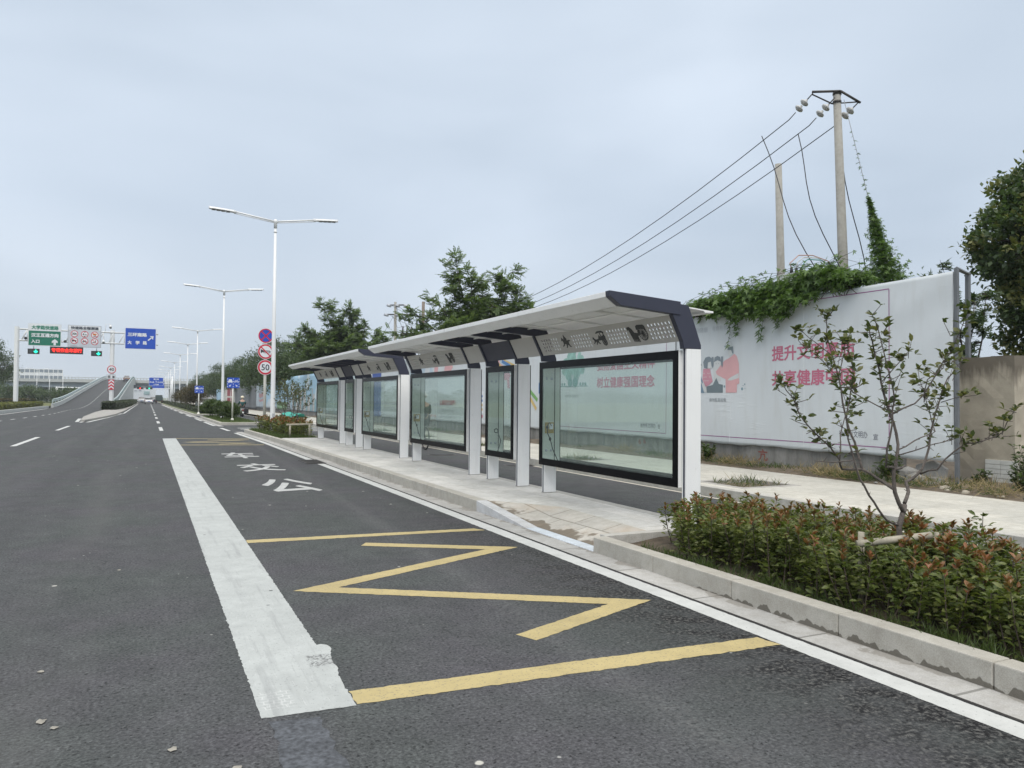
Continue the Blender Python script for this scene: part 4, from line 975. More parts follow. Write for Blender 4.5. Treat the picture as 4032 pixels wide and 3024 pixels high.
# goalpost of steel at the near end of the hoarding
b = MB(); b.box(11.72, 11.77, 8.08, 8.14, .15, 3.70); b.box(13.57, 13.64, 9.14, 9.21, .1, 3.93); b.tube([(11.745, 8.11, 3.69), (13.6, 9.17, 3.90)], .035, 4, smooth=False); b.tube([(11.745, 8.11, 2.2), (13.6, 9.17, 2.3)], .025, 4, smooth=False)
tag(b.build('hoarding_end_frame', DARKMET, bevel=.004), 'dark square steel frame closing the near end of the hoarding beside the pillar', 'steel frame')
# gate pillar
b = MB(); 
def rough_box(b, x0, x1, y0, y1, z0, z1, n=7, amp=.02, mi=0):
    nx_ = max(2, int((x1-x0)*n)); ny_ = max(2, int((y1-y0)*n)); nz_ = max(2, int((z1-z0)*n)); V = {}
    def vid(i, j, k):
        if (i, j, k) not in V:
            t = k/nz_
            V[i, j, k] = len(b.v); b.v.append((x0+(x1-x0)*i/nx_+random.gauss(0, amp), y0+(y1-y0)*j/ny_+random.gauss(0, amp), z0+(z1-z0)*t+random.gauss(0, amp*(1.6 if k == nz_ else 1))))
        return V[i, j, k]
    def q(*c): b.f.append(tuple(vid(*p) for p in c)); b.m.append(mi); b.sm.append(False)
    for i in range(nx_):
        for j in range(ny_): q((i, j, nz_), (i+1, j, nz_), (i+1, j+1, nz_), (i, j+1, nz_)); q((i, j, 0), (i, j+1, 0), (i+1, j+1, 0), (i+1, j, 0))
    for i in range(nx_):
        for k in range(nz_): q((i, 0, k), (i+1, 0, k), (i+1, 0, k+1), (i, 0, k+1)); q((i, ny_, k), (i, ny_, k+1), (i+1, ny_, k+1), (i+1, ny_, k))
    for j in range(ny_):
        for k in range(nz_): q((0, j, k), (0, j, k+1), (0, j+1, k+1), (0, j+1, k)); q((nx_, j, k), (nx_, j+1, k), (nx_, j+1, k+1), (nx_, j, k+1))
rough_box(b, 12.66, 13.35, 7.76, 8.80, .05, 2.30, 6, .0045)
m, t, bb = new_mat('stained_render'); v = obvec(t); s_ = N(t, 'ShaderNodeSeparateXYZ'); t.links.new(v, s_.inputs[0])
n1 = noise(t, v, 2.4, 6, .65); c_ = ramp(t, n1, [(.3, (.33, .295, .235)), (.7, (.45, .405, .325))])
mp_ = N(t, 'ShaderNodeMapping'); mp_.inputs['Scale'].default_value = (4, 4, .6); t.links.new(v, mp_.inputs[0])
dk = mrange(t, math_(t, 'ADD', s_.outputs[2], math_(t, 'MULTIPLY', noise(t, mp_.outputs[0], 2., 5, .6), .9)), 2.22, 2.52)
c_ = mixc(t, math_(t, 'MULTIPLY', dk, .82), c_, (.10, .085, .065))
lk = mrange(t, math_(t, 'ADD', s_.outputs[2], math_(t, 'MULTIPLY', noise(t, v, 3., 5, .6), .6)), .95, .55)
c_ = mixc(t, math_(t, 'MULTIPLY', lk, .5), c_, (.27, .255, .23)); t.links.new(c_, bb.inputs['Base Color']); bb.inputs['Roughness'].default_value = .9; bump(t, bb, n1, .5, .02)
STR = m
tp = thing('gate_pillar', 'thick weathered rendered pillar with a dark stained top at the end of the hoarding', 'pillar', (13., 8.2, .05))
b.build('pillar_body', STR, tp)
b = MB(); pf = Face((12.65, 0, 0), (0, -1, 0))
for r, (a, c) in enumerate([(8.24, 7.72), (8.24, 7.70), (8.24, 7.73), (8.24, 7.70), (8.12, 7.80)]):
    yy = a; z = .52-.075*r
    while yy > c+.02: e2 = max(c, yy-.26); frect(b, pf, -yy+.003, -e2-.003, z, z+.068, -.02, .012+random.uniform(0, .004)); yy = e2
tag(b.build('white_tiles', mat('whitewashed_brick', (.60, .61, .58), .7, .08, 8.)), 'patch of white tiles low on the rendered pillar', 'tiles')
# rubble by the broken wall end
rub = [(11.75, 9.0, .26, .22), (11.6, 8.75, .2, .16), (11.9, 8.55, .22, .13), (11.45, 8.35, .13, .09), (11.55, 9.2, .15, .10), (11.3, 8.0, .11, .07), (11.75, 8.25, .13, .08), (11.35, 8.6, .08, .05), (11.2, 7.6, .07, .05), (11.6, 7.7, .09, .05)]
for i, (x, y, r, h) in enumerate(rub):
    b = MB(); n = 7; z0 = .14
    ring = lambda s, z: [(x+r*s*random.uniform(.75, 1.1)*math.cos(6.283*k/n), y+r*s*random.uniform(.75, 1.1)*math.sin(6.283*k/n), z+random.uniform(-.1, .1)*h) for k in range(n)]
    vs = ring(1, z0)+ring(.85, z0+h)+[(x, y, z0+h*1.35)]
    b.add(vs, [(k, (k+1) % n, n+(k+1) % n, n+k) for k in range(n)]+[(n+k, n+(k+1) % n, 2*n) for k in range(n)])
    tag(b.build('rubble_stone', CONC if i < 4 else m_stone('loose_stone', (.42, .38, .31)) if i == 4 else bpy.data.materials['loose_stone']), 'broken concrete lump fallen by the open end of the wall' if i < 4 else 'small loose stone on the dirt before the rendered pillar', 'rubble', 'rubble at the wall end')
# slab of broken wall leaning
b = MB(); b.prism([(0, 0), (.62, .02), (.60, .30), (.35, .42), (.05, .33)], lambda p, q, t: (11.78+t+q*.25, 8.98-p, .14+q), 0, .07); tag(b.build('broken_slab', CONC, bevel=.01), 'broken grey wall slab leaning under the corner of the nearest banner', 'rubble')

# ------------------------------------------------------------------ street lamps
def make_lamp(label):
    T = thing('street_lamp', label, 'street lamp', (0, 0, PZ), 'double-armed street lamps along the road')
    b = MB(); b.lathe((0, 0, PZ), [(.17, 0), (.17, .02), (.105, .03), (.10, .6), (.078, 4.), (.052, 8.45)], 16)
    b.lathe((0, 0, PZ), [(.066, 8.10), (.066, 8.16)], 16); b.lathe((0, 0, PZ), [(.066, 8.28), (.066, 8.50), (.08, 8.52), (.085, 8.58), (.05, 8.64)], 16)
    b.build('pole', WHITE2, T)
    for s in (-1, 1):
        b = MB(); d = lambda x, z: (s*x, 0, PZ+z)
        b.tube([d(.03, 8.56), d(1.60, 8.79)], .034, 8); b.tube([d(.03, 8.50), d(1.60, 8.72)], .018, 6)
        for k in range(5): x = .25+.3*k; b.box(*(sorted((s*(x-.02), s*(x+.02)))), -.012, .012, PZ+8.50+x*.14, PZ+8.57+x*.14)
        b.build('arm', WHITE2, T)
        b = MB(); pr_ = [(1.52, .05), (1.60, .13), (2.0, .155), (2.36, .15), (2.50, .10), (2.54, .03)]
        vs = []
        for x, wd in pr_:
            zc = 8.77+(x-1.55)*.06
            vs += [d(x, zc-.035), (s*x, -wd, PZ+zc-.02), (s*x, -wd*.8, PZ+zc+.05), (s*x, 0, PZ+zc+.075), (s*x, wd*.8, PZ+zc+.05), (s*x, wd, PZ+zc-.02)]
        k = len(pr_); fs = [(i*6+j, i*6+(j+1) % 6, (i+1)*6+(j+1) % 6, (i+1)*6+j) for i in range(k-1) for j in range(6)]+[tuple(range(6)), tuple((k-1)*6+j for j in range(5, -1, -1))]
        if s < 0: fs = [f[::-1] for f in fs]
        b.add(vs, fs, 0, False)
        hd = b.build('lamp_head', WHITE2, T)
        b = MB()
        for q in range(4): x = 1.75+.18*q; zc = 8.77+(x-1.55)*.06; b.box(*sorted((s*x, s*(x+.14))), -.10, .10, PZ+zc-.045, PZ+zc-.028)
        sub(b.build('led_panel', mat('lamp_lens', (.20, .21, .22), .3), None), hd)
    b = MB(); b.box(-.03, .03, -.106, -.09, PZ+.5, PZ+.75); b.build('access_door', SGREY, T)
    return T
lamps = [(4.57, 32.3), (4.52, 55.0), (4.70, 89.), (4.72, 112.), (4.75, 140.), (4.8, 171.), (4.8, 201.), (4.8, 222.), (4.9, 246.), (4.9, 270.)]
LL = ['nearest white double street lamp rising from the hedge beside the three round signs', 'second double street lamp, behind the round shrubs on the grassed island', 'third double street lamp, just left of the farther lane sign',
      'fourth double street lamp along the island kerb', 'fifth double street lamp along the island kerb', 'sixth double street lamp along the island kerb']
L0 = make_lamp(LL[0]); L0.location = (lamps[0][0], lamps[0][1], PZ)
for i, (x, y) in enumerate(lamps[1:], 1):
    copy_thing(L0, (x, y, PZ), 0, 1, LL[i] if i < 6 else 'small distant double street lamp before the overpass')
for x, y, h, lb in ((-24.3, 135, .92, 'double street lamp at the far left edge before the dark tree'), (-25.5, 170, .93, 'double street lamp left of the ramp, behind the left gantry post'), (-23., 205, .9, 'distant double street lamp in front of the noise barrier'), (-24., 240, .9, 'distant double street lamp under the end of the noise barrier'), (-22.8, 262, .9, 'distant double street lamp right of the noise barrier')):
    copy_thing(L0, (x, y, 0), R(8), h, lb)

# ------------------------------------------------------------------ round signs on a post
def sign_post(name, label, cat, x, y, z0, z1, r=.045, m=WHITE2, base=False, group=None, n=14):
    T = thing(name, label, cat, (x, y, z0), group); b = MB(); b.lathe((x, y, z0), [(r, 0), (r, z1-z0)], n)
    if base: b.lathe((x, y, z0), [(.15, 0), (.13, .03), (.09, .06), (.075, .14), (r, .16)], 18)
    b.build('post', m, T); return T
sx, sy = 4.50, 34.2
T = sign_post('traffic_sign_post', 'white post carrying three round prohibition signs in a column, left of the nearest lamp', 'traffic sign', sx, sy, .1, 4.45, .06, mat('cream_post', (.62, .61, .55), .5))
SF = Face((sx, sy-.075, 0), (1, .06, 0))
def disc_plate(zc, r): 
    b = MB(); fdisc(b, SF, (0, zc), r, -.012, 0, 0); return b
zc, r = 4.18, .325
b = MB(); fdisc(b, SF, (0, zc), r, -.012, 0, 0); fdisc(b, SF, (0, zc), r*.94, 0, .002, 1); fdisc(b, SF, (0, zc), r*.78, .002, .004, 2)
for s in (-1, 1): fbar(b, SF, (-s*r*.56, zc+r*.56), (s*r*.56, zc-r*.56), r*.17, .0045, .006, 1)
b.build('no_stopping_sign', [SWHITE, RED, BLUE], T)
zc = 3.505; b = MB(); fdisc(b, SF, (0, zc), r, -.012, 0, 0); fdisc(b, SF, (0, zc), r*.96, 0, .002, 1); fdisc(b, SF, (0, zc), r*.76, .002, .004, 0)
fpoly(b, SF, [(-.20, zc+.10), (-.20, zc-.08), (-.10, zc-.01), (-.02, zc-.0), (-.02, zc+.035), (-.10, zc+.045)], .004, .006, 2)
fbar(b, SF, (-.04, zc+.035), (.14, zc+.035), .022, .004, .006, 2); fbar(b, SF, (-.06, zc-.055), (.14, zc-.055), .022, .004, .006, 2); farc(b, SF, (.14, zc-.01), .045, .022, -90, 90, .004, .006, 2, 8); farc(b, SF, (-.06, zc-.03), .025, .022, 90, 270, .004, .006, 2, 6)
fbar(b, SF, (-.06, zc-.005), (.22, zc-.005), .02, .006, .0065, 2)
fbar(b, SF, (-r*.54, zc+r*.54), (r*.54, zc-r*.54), r*.15, .0066, .008, 1); b.build('no_horn_sign', [SWHITE, RED, SBLACK], T)
zc = 2.83; b = MB(); fdisc(b, SF, (0, zc), r, -.012, 0, 0); fdisc(b, SF, (0, zc), r*.95, 0, .002, 1); fdisc(b, SF, (0, zc), r*.72, .002, .004, 0)
sg = b.build('speed_limit_sign', [SWHITE, RED], T); b = MB(); ftext(b, SF, '50', -.165, .165, zc-.13, zc+.13, .006, bold=.012); sub(b.build('numerals', mat('sign_ink', (.012, .015, .04), .5)), sg)
# lane signs: car lane / bicycle lane
def lane_sign(x, y, zb, label):
    T = sign_post('lane_sign', label, 'lane sign', x, y, PZ, zb+.5, .05, MATS['cream_post'], True, 'blue lane signs')
    F = Face((x+.02, y-.07, 0), (1, .05, 0)); wd, hh = .36, .62; b = MB(); z0 = zb
    fpoly(b, F, [(-wd, z0+.04), (-wd+.04, z0), (wd-.04, z0), (wd, z0+.04), (wd, z0+hh-.04), (wd-.04, z0+hh), (-wd+.04, z0+hh), (-wd, z0+hh-.04)], -.012, 0)
    b.build('plate', BLUE, T); b = MB(); d0, d1 = .001, .004
    for xx in (-.325, .0, .325):
        for k in range(4): frect(b, F, xx-.016, xx+.016, z0+.06+k*.15, z0+.12+k*.15, d0, d1)
    cx, cz = -.17, z0+.40     # car
    fpoly(b, F, [(cx-.115, cz-.07), (cx+.115, cz-.07), (cx+.125, cz+.01), (cx+.095, cz+.04), (cx+.08, cz+.12), (cx-.08, cz+.12), (cx-.095, cz+.04), (cx-.125, cz+.01)], d0, d1)
    for s in (-1, 1): frect(b, F, cx+s*.09-.02, cx+s*.09+.02, cz-.10, cz-.07, d0, d1)
    cx, cz = .165, z0+.37     # bicycle
    for s in (-1, 1): fring(b, F, (cx+s*.085, cz), .042, .058, d0-.001, d1, n=16)
    for a_, c_ in (((-.085, 0), (-.03, .085)), ((-.03, .085), (.06, .085)), ((.06, .085), (.085, 0)), ((-.03, .085), (0, 0)), ((0, 0), (.06, .085)), ((-.085, 0), (0, 0)), ((.05, .12), (.09, .12)), ((.06, .085), (.055, .12)), ((-.05, .105), (-.01, .105))): fbar(b, F, (cx+a_[0], cz+a_[1]), (cx+c_[0], cz+c_[1]), .014, d0, d1)
    for s, cx in ((-1, -.17), (1, .17)):      # arrows to each lane
        fbar(b, F, (cx-s*.05, z0+.20), (cx+s*.03, z0+.12), .03, d0, d1); p = (cx+s*.065, z0+.085)
        fpoly(b, F, [p, (p[0]-s*.10, p[1]+.015), (p[0]-s*.015, p[1]+.10)] if s < 0 else [p, (p[0]-.015, p[1]+.10), (p[0]-.10, p[1]+.015)], d0, d1)
    b.build('symbols', SWHITE, T)
lane_sign(4.55, 48.5, 2.11, 'near blue lane sign with car and bicycle on a white post at the island tip')
lane_sign(3.90, 70.6, 1.92, 'farther blue lane sign with car and bicycle, left of the round shrubs')

# ------------------------------------------------------------------ sign gantry over the ramp
GY = 105.
T = thing('sign_gantry', 'white steel truss gantry on two posts spanning the ramp entrance', 'gantry', (-9., GY, 0))
for x in (-13.85, -4.02):
    b = MB(); b.xy([(x+.26*math.cos(R(22.5+45*k)), GY+.26*math.sin(R(22.5+45*k))) for k in range(8)], .0, 9.62); b.box(x-.36, x+.36, GY-.36, GY+.36, 0, .05)
    b.build('post', WHITE2, T)
b = MB()
for z in (8.03, 9.35):
    for yy in (GY-.25, GY+.25): b.tube([(-13.6, yy, z), (1.0, yy, z)], .075, 8)
for i in range(13):
    x = -13.4+i*1.12
    for yy in (GY-.25, GY+.25): b.tube([(x, yy, 8.03), (x+.56, yy, 9.35)], .04, 6); b.tube([(x+.56, yy, 9.35), (x+.62, yy, 8.03)], .035, 6)
b.build('truss', WHITE2, T)
GF = Face((0, GY-.42, 0), (1, 0, 0))
def gplate(name, label, x0, x1, z0, z1, m, edge_m=None):
    T = thing(name, label, 'road sign', ((x0+x1)/2, GY-.42, z0), None); b = MB(); frect(b, GF, x0, x1, z0, z1, -.05, 0, 0)
    frect(b, GF, x0+.07, x1-.07, z0+.07, z1-.07, 0, .01, 1); b.build('plate', [edge_m or SGREY, m], T)
    b = MB()
    for xx in (x0+.5, x1-.5): b.box(xx-.05, xx+.05, GY-.36, GY-.26, z0+.2, z1-.15)
    b.build('brackets', METAL, T); return T
T = gplate('direction_sign', 'green and white direction sign with an up arrow, leftmost on the gantry', -12.72, -9.37, 7.43, 10.03, GREEN, SWHITE)
b = MB(); frect(b, GF, -12.65, -9.44, 9.18, 9.96, .01, .02); b.build('header_panel', SWHITE, T)
b = MB(); ftext(b, GF, '大学路快速路', -12.38, -9.65, 9.33, 9.82, .03, bold=.04); b.build('lettering', mat('sign_green_ink', (.02, .20, .13), .5), T)
b = MB(); ftext(b, GF, '汉王互通方向', -12.40, -9.65, 8.45, 8.92, .03, bold=.045); ftext(b, GF, '入口', -12.40, -11.55, 7.74, 8.16, .03, bold=.045); b.build('lettering', SWHITE, T)
b = MB(); fpoly(b, GF, [(-10.14, 7.55), (-9.90, 7.55), (-9.90, 7.88), (-9.72, 7.80), (-9.72, 8.02), (-10.02, 8.28), (-10.32, 8.02), (-10.32, 7.80), (-10.14, 7.88)], .02, .03); b.build('arrow', SWHITE, T)
T = gplate('restriction_sign', 'grey-white restriction sign with six red prohibition roundels on the gantry', -8.71, -5.21, 7.41, 10.03, mat('sign_pale_grey', (.52, .55, .60), .5, .03))
b = MB(); frect(b, GF, -8.64, -5.28, 9.45, 9.97, .01, .02); b.build('header_panel', SWHITE, T)
b = MB(); ftext(b, GF, '快速路全程测速', -8.40, -5.50, 9.52, 9.90, .03, bold=.04); b.build('lettering', mat('sign_dark_ink', (.05, .06, .08), .5), T)
b = MB(); ftext(b, GF, '以下车辆禁止驶入', -8.42, -7.68, 7.50, 7.64, .02, bold=.02); b.build('small_lettering', SGREY, T)
for k, (cx, cz) in enumerate([(-8.02, 9.0), (-6.95, 8.98), (-5.90, 8.95), (-8.02, 8.18), (-6.95, 8.15), (-5.90, 8.12)]):
    b = MB(); fdisc(b, GF, (cx, cz), .39, .01, .02, 0, 24); fdisc(b, GF, (cx, cz), .32, .02, .025, 1, 24); rd_ = b.build('roundel', [RED, SWHITE], T)
    b = MB(); e0, e1 = .026, .032
    if k == 0: ftext(b, GF, '30t', cx-.25, cx+.25, cz-.13, cz+.14, .03, 0, .03)
    if k == 1:
        ftext(b, GF, '4', cx-.24, cx-.07, cz-.12, cz+.13, .03, 0, .04); ftext(b, GF, '.5m', cx-.05, cx+.26, cz-.12, cz+.03, .03, 0, .03)
        fpoly(b, GF, [(cx-.13, cz+.29), (cx+.13, cz+.29), (cx, cz+.19)], e0, e1); fpoly(b, GF, [(cx-.13, cz-.29), (cx, cz-.19), (cx+.13, cz-.29)], e0, e1)
    if k == 2: fpoly(b, GF, [(cx-.22, cz-.02), (cx+.02, cz-.05), (cx+.22, cz+.06), (cx+.20, cz+.16), (cx-.20, cz+.16)], e0, e1, 1); fpoly(b, GF, [(cx-.15, cz-.20), (cx+.10, cz-.20), (cx+.10, cz-.13), (cx-.15, cz-.13)], e0, e1, 0)
    if k == 3: frect(b, GF, cx-.25, cx+.05, cz-.06, cz+.10, e0, e1); frect(b, GF, cx+.06, cx+.22, cz-.06, cz+.05, e0, e1); [fdisc(b, GF, (cx+q, cz-.09), .05, e0, e1, 0, 10) for q in (-.15, .14)]
    if k == 4:
        for q in (-.15, .15): fring(b, GF, (cx+q, cz-.07), .06, .10, e0-.001, e1, n=14)
        fpoly(b, GF, [(cx-.16, cz-.05), (cx+.14, cz-.05), (cx+.08, cz+.13), (cx-.03, cz+.06), (cx-.18, cz+.05)], e0, e1)
    if k == 5:
        fdisc(b, GF, (cx+.10, cz+.17), .04, e0, e1, 0, 8); fbar(b, GF, (cx+.10, cz+.12), (cx+.08, cz-.02), .06, e0, e1); fbar(b, GF, (cx+.08, cz-.02), (cx+.15, cz-.18), .035, e0, e1); fbar(b, GF, (cx+.08, cz-.02), (cx+.0, cz-.17), .035, e0, e1)
        frect(b, GF, cx-.22, cx-.02, cz-.14, cz-.06, e0, e1)
    if k > 1: fbar(b, GF, (cx-.23, cz+.23), (cx+.23, cz-.23), .06, e1, e1+.004, 2)
    sub(b.build('symbol', [SBLACK, mat('sign_orange', (.62, .25, .02), .5), RED]), rd_)
T = gplate('direction_sign', 'blue direction sign with a slanted arrow on the right arm of the gantry', -2.68, .79, 7.40, 10.02, BLUE, SWHITE)
b = MB(); ftext(b, GF, '三环南路', -2.38, -.25, 8.95, 9.42, .02, bold=.045)
for ch, x0 in (('大', -2.38), ('学', -1.50), ('路', -.70)): ftext(b, GF, ch, x0, x0+.46, 7.98, 8.44, .02, bold=.045)
b.build('lettering', SWHITE, T)
b = MB(); fbar(b, GF, (-.12, 8.52), (.30, 8.90), .13, .01, .02); fpoly(b, GF, [(.50, 9.08), (.42, 8.62), (.30, 8.80), (.20, 8.92), (.06, 9.06)], .01, .02); b.build('arrow', SWHITE, T)
# lane lights and the matrix board
LEDR = emit('red_led', (1., .03, .02), 1.6); LEDG = emit('green_led', (.02, .95, .55), 1.5)
for x0, x1, z0, z1, lb in ((-12.72, -11.54, 6.46, 7.08, 'left lane light with a lit green down arrow under the green sign'), (-6.25, -5.10, 6.42, 7.04, 'right lane light with a lit green down arrow under the restriction sign')):
    T = thing('lane_light', lb, 'lane light', ((x0+x1)/2, GY-.42, z0), 'lane lights under the gantry'); b = MB(); frect(b, GF, x0, x1, z0, z1, -.12, 0); fdisc(b, GF, (x0+.32, (z0+z1)/2), .21, 0, .02, 1, 20); b.build('housing', [BLACKM, mat('unlit_lens', (.055, .06, .06), .4)], T)
    b = MB(); b.tube([((x0+x1)/2, GY-.36, z1), ((x0+x1)/2, GY-.36, z1+.45)], .04, 6); b.build('hanger', METAL, T)
    b = MB(); cx, cz = x1-.37, (z0+z1)/2
    fpoly(b, GF, [(cx-.06, cz+.21), (cx+.06, cz+.21), (cx+.06, cz+.05), (cx+.14, cz+.07), (cx+.22, cz+.03), (cx+.19, cz-.07), (cx, cz-.22), (cx-.19, cz-.07), (cx-.22, cz+.03), (cx-.14, cz+.07), (cx-.06, cz+.05)], .005, .02); b.build('green_arrow', LEDG, T)
T = thing('matrix_board', 'black matrix board with red lit Chinese characters hanging from the gantry', 'message board', (-8.8, GY-.42, 6.57))
b = MB(); frect(b, GF, -10.50, -7.09, 6.58, 7.40, -.15, 0); b.build('housing', [BLACKM], T)
b = MB(); ftext(b, GF, '专项作业车禁行', -10.33, -7.20, 6.74, 7.24, .012, bold=.03); b.build('lit_lettering', LEDR, T)
# cameras
def dome_cam(x, z, label, kind):
    T = thing('traffic_camera', label, 'camera', (x, GY-.4, z)); b = MB()
    if kind: b.lathe((x, GY-.4, z), [(.02, .42), (.10, .40), (.15, .25), (.15, .12)], 14, 0); b.blob((x, GY-.4, z+.10), (.14, .14, .13), 1)
    else: b.blob((x, GY-.4, z), (.17, .17, .17), 1); b.box(x-.06, x+.06, GY-.4, GY-.25, z-.02, z+.1, 0)
    b.tube([(x, GY-.4, z+(.42 if kind else .1)), (x, GY-.28, z+(.55 if kind else .3))], .03, 6); b.build('camera_body', [WHITE2, BLACKM], T)
dome_cam(-12.95, 8.28, 'round black camera left of the green sign', 0); dome_cam(-4.95, 7.98, 'white dome camera beside the right gantry post', 1)
dome_cam(-8.97, 8.05, 'small dark camera between the green and the restriction sign', 0)
T = thing('traffic_camera', 'white dome camera on a thin bent bracket above the right gantry post', 'camera', (-4.3, GY, 9.6)); b = MB(); b.lathe((-4.25, GY, 9.85), [(.02, .42), (.10, .40), (.15, .25), (.15, .12)], 14, 0); b.blob((-4.25, GY, 9.93), (.14, .14, .13), 1); b.tube([(-4.8, GY, 9.35), (-4.8, GY, 10.35), (-4.25, GY, 10.35), (-4.25, GY, 10.25)], .025, 6); b.build('camera_body', [WHITE2, BLACKM], T)
# speed limit, ramp plate, chevrons on the right post
RF = Face((-4.04, GY-.30, 0), (1, 0, 0))
T = thing('speed_limit_sign', 'round 40 speed limit sign on the right gantry post', 'traffic sign', (-4.04, GY-.3, 4.4)); b = MB(); fdisc(b, RF, (0, 4.86), .52, -.03, 0, 0); fdisc(b, RF, (0, 4.86), .49, 0, .006, 1); fdisc(b, RF, (0, 4.86), .40, .006, .01, 0); b.build('plate', [SWHITE, RED], T)
b = MB(); ftext(b, RF, '40', -.28, .28, 4.68, 5.06, .015, bold=.015); b.build('numerals', SBLACK, T)
T = thing('ramp_plate', 'white plate reading ramp in Chinese under the 40 sign', 'traffic sign', (-4.04, GY-.3, 3.7)); b = MB(); frect(b, RF, -.53, .47, 3.73, 4.24, -.03, 0, 0); frect(b, RF, -.49, .43, 3.77, 4.20, 0, .006, 1); b.build('plate', [SGREY, SWHITE], T)
b = MB(); ftext(b, RF, '匝', -.40, -.08, 3.83, 4.12, .01, bold=.03); ftext(b, RF, '道', .06, .36, 3.83, 4.12, .01, bold=.03); b.build('lettering', SBLACK, T)
T = thing('chevron_board', 'upright red and white chevron board on the right gantry post', 'marker board', (-4.04, GY-.3, 2.4)); b = MB(); frect(b, RF, -.31, .29, 2.42, 3.64, -.03, 0, 0); b.build('board', RED, T)
b = MB()
for k in range(3): z = 2.46+k*.38; fpoly(b, RF, [(-.29, z), (-.01, z+.25), (.27, z), (.27, z+.19), (-.01, z+.43), (-.29, z+.19)], 0, .006)
b.build('chevrons', SWHITE, T)

# ------------------------------------------------------------------ ramp, island, overpass
YS = [112+4*i for i in range(48)]
b = MB()
for a, c in zip(YS, YS[1:]): b.add([(RX0, a, zr(a)+.006), (RX1, a, zr(a)+.006), (RX1, c, zr(c)+.006), (RX0, c, zr(c)+.006)], [(0, 1, 2, 3)], 0, True)
struct(b.build('ramp_road', ASPH))
RT = thing('ramp_bridge', 'concrete ramp with steel rails climbing to the overpass', 'ramp', (-8., 118, 0))
for side, x, w_ in ((0, RX0, -.35), (1, RX1, .35)):
    b = MB()
    for a, c in zip(YS, YS[1:]):
        if a < 118: continue
        za, zc = zr(a), zr(c); x1 = x+w_
        vs = [(x, a, za), (x1, a, 0 if a < 262 else za-1.5), (x1, a, za+.5), (x+w_*.3, a, za+.5), (x, c, zc), (x1, c, 0 if c < 262 else zc-1.5), (x1, c, zc+.5), (x+w_*.3, c, zc+.5)]
        b.add(vs, [(0, 3, 7, 4), (3, 2, 6, 7), (2, 1, 5, 6)]+([(0, 1, 2, 3)] if a < 121 else []))
    b.build('parapet', CONC2, RT)
    b = MB(); xm = x+w_*.5
    for dz in (.86, 1.08):
        b.tube([(xm-w_*.3, y, zr(y)+dz) for y in YS if y >= 117], .10, 6)
    for y in YS:
        if y >= 117: b.box(xm-.05, xm+.05, y-.05, y+.05, zr(y)+.45, zr(y)+1.05)
    b.build('guard_rail', mat('pale_green_steel', (.42, .50, .49), .45, .05), RT)
# kerb and verge left of the ramp
pts = [(-11.25, 40), (-11.25, 77), (-11.5, 95), (-11.8, 117.9)]
b = MB()
for (x, y), (p, q) in zip(pts, pts[1:]):
    b.add([(x, y, -.02), (x-.3, y, -.02), (x-.3, y, .3), (x, y, .3), (p, q, -.02), (p-.3, q, -.02), (p-.3, q, .3), (p, q, .3)], [(0, 3, 7, 4), (3, 2, 6, 7), (0, 1, 2, 3), (1, 5, 6, 2), (4, 7, 6, 5)])
struct(b.build('verge_kerb', CONC2))
marking('edge_line', [[(x+.25, y), (x+.45, y), (p+.45, q), (p+.25, q)] for (x, y), (p, q) in zip(pts, pts[1:])], WPAINT2)
b = MB(); b.add([(-11.55, 40, .25), (-11.55, 77, .25), (-11.8, 95, .25), (-12.1, 118, .25), (-12.1, 290, .1), (-120, 290, .1), (-120, 40, .1)], [(6, 5, 4, 3, 2, 1, 0)]); struct(b.build('verge', mat('verge_grass', (.11, .12, .035), .95, .35, .8, fine=.3, bscale=6.)))
# nose island between ramp and road
nose = [(-3.66, 53.2), (-3.45, 53.0), (-3.2, 56), (-2.75, 63), (-2.35, 72), (-2.2, 90), (-2.2, 260), (-4.04, 260), (-4.3, 100), (-4.4, 80), (-4.1, 62)]
b = MB(); b.xy(nose, -.02, .14); struct(b.build('island_kerb', m_stone('island_paving', (.33, .32, .30)), bevel=.03))
marking('edge_line', [[(-3.35, 52.2), (-3.15, 52.2), (-2.6, 63), (-2.8, 63)], [(-2.8, 63), (-2.6, 63), (-2.05, 80), (-2.25, 80)], [(-3.75, 53.), (-3.95, 53.), (-4.35, 61.), (-4.15, 61.)], [(-2.1, 80), (-1.95, 80), (-1.95, 200), (-2.1, 200)]], WPAINT2, z=.006)
# overpass
OT = thing('overpass', 'long pale concrete overpass crossing the road in the distance', 'overpass', (0, 300, 0))
OY = 300.
b = MB(); b.box(-75, 40, OY, OY+.5, 6.55, 7.62); b.box(-75, 40, OY+.5, OY+10, 7.0, 7.3); b.box(-75, 40, OY+9.5, OY+10, 6.55, 7.62); b.build('deck', CONC2, OT)
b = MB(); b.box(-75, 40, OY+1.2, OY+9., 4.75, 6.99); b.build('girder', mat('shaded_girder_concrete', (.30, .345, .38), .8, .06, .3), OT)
b = MB()
for i in range(115):
    x = -74.5+i; b.box(x-.12, x+.12, OY+.1, OY+.3, 7.62, 8.15)
b.box(-75, 40, OY+.05, OY+.35, 8.15, 8.30); b.build('balustrade', CONC2, OT)
for x in (-48, -30, -14.5, 7.6, 12.5, 24): b = MB(); b.box(x-.8, x+.8, OY+3, OY+6.5, -.06, 4.76); b.build('pier', CONC2, OT)
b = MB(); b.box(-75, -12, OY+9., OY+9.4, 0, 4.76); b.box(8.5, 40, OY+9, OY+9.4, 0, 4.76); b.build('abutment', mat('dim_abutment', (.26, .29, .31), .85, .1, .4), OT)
NB = thing('noise_barrier', 'white framed noise barrier with grey glazing standing on the overpass', 'noise barrier', (-33, OY, 7.6))
b = MB()
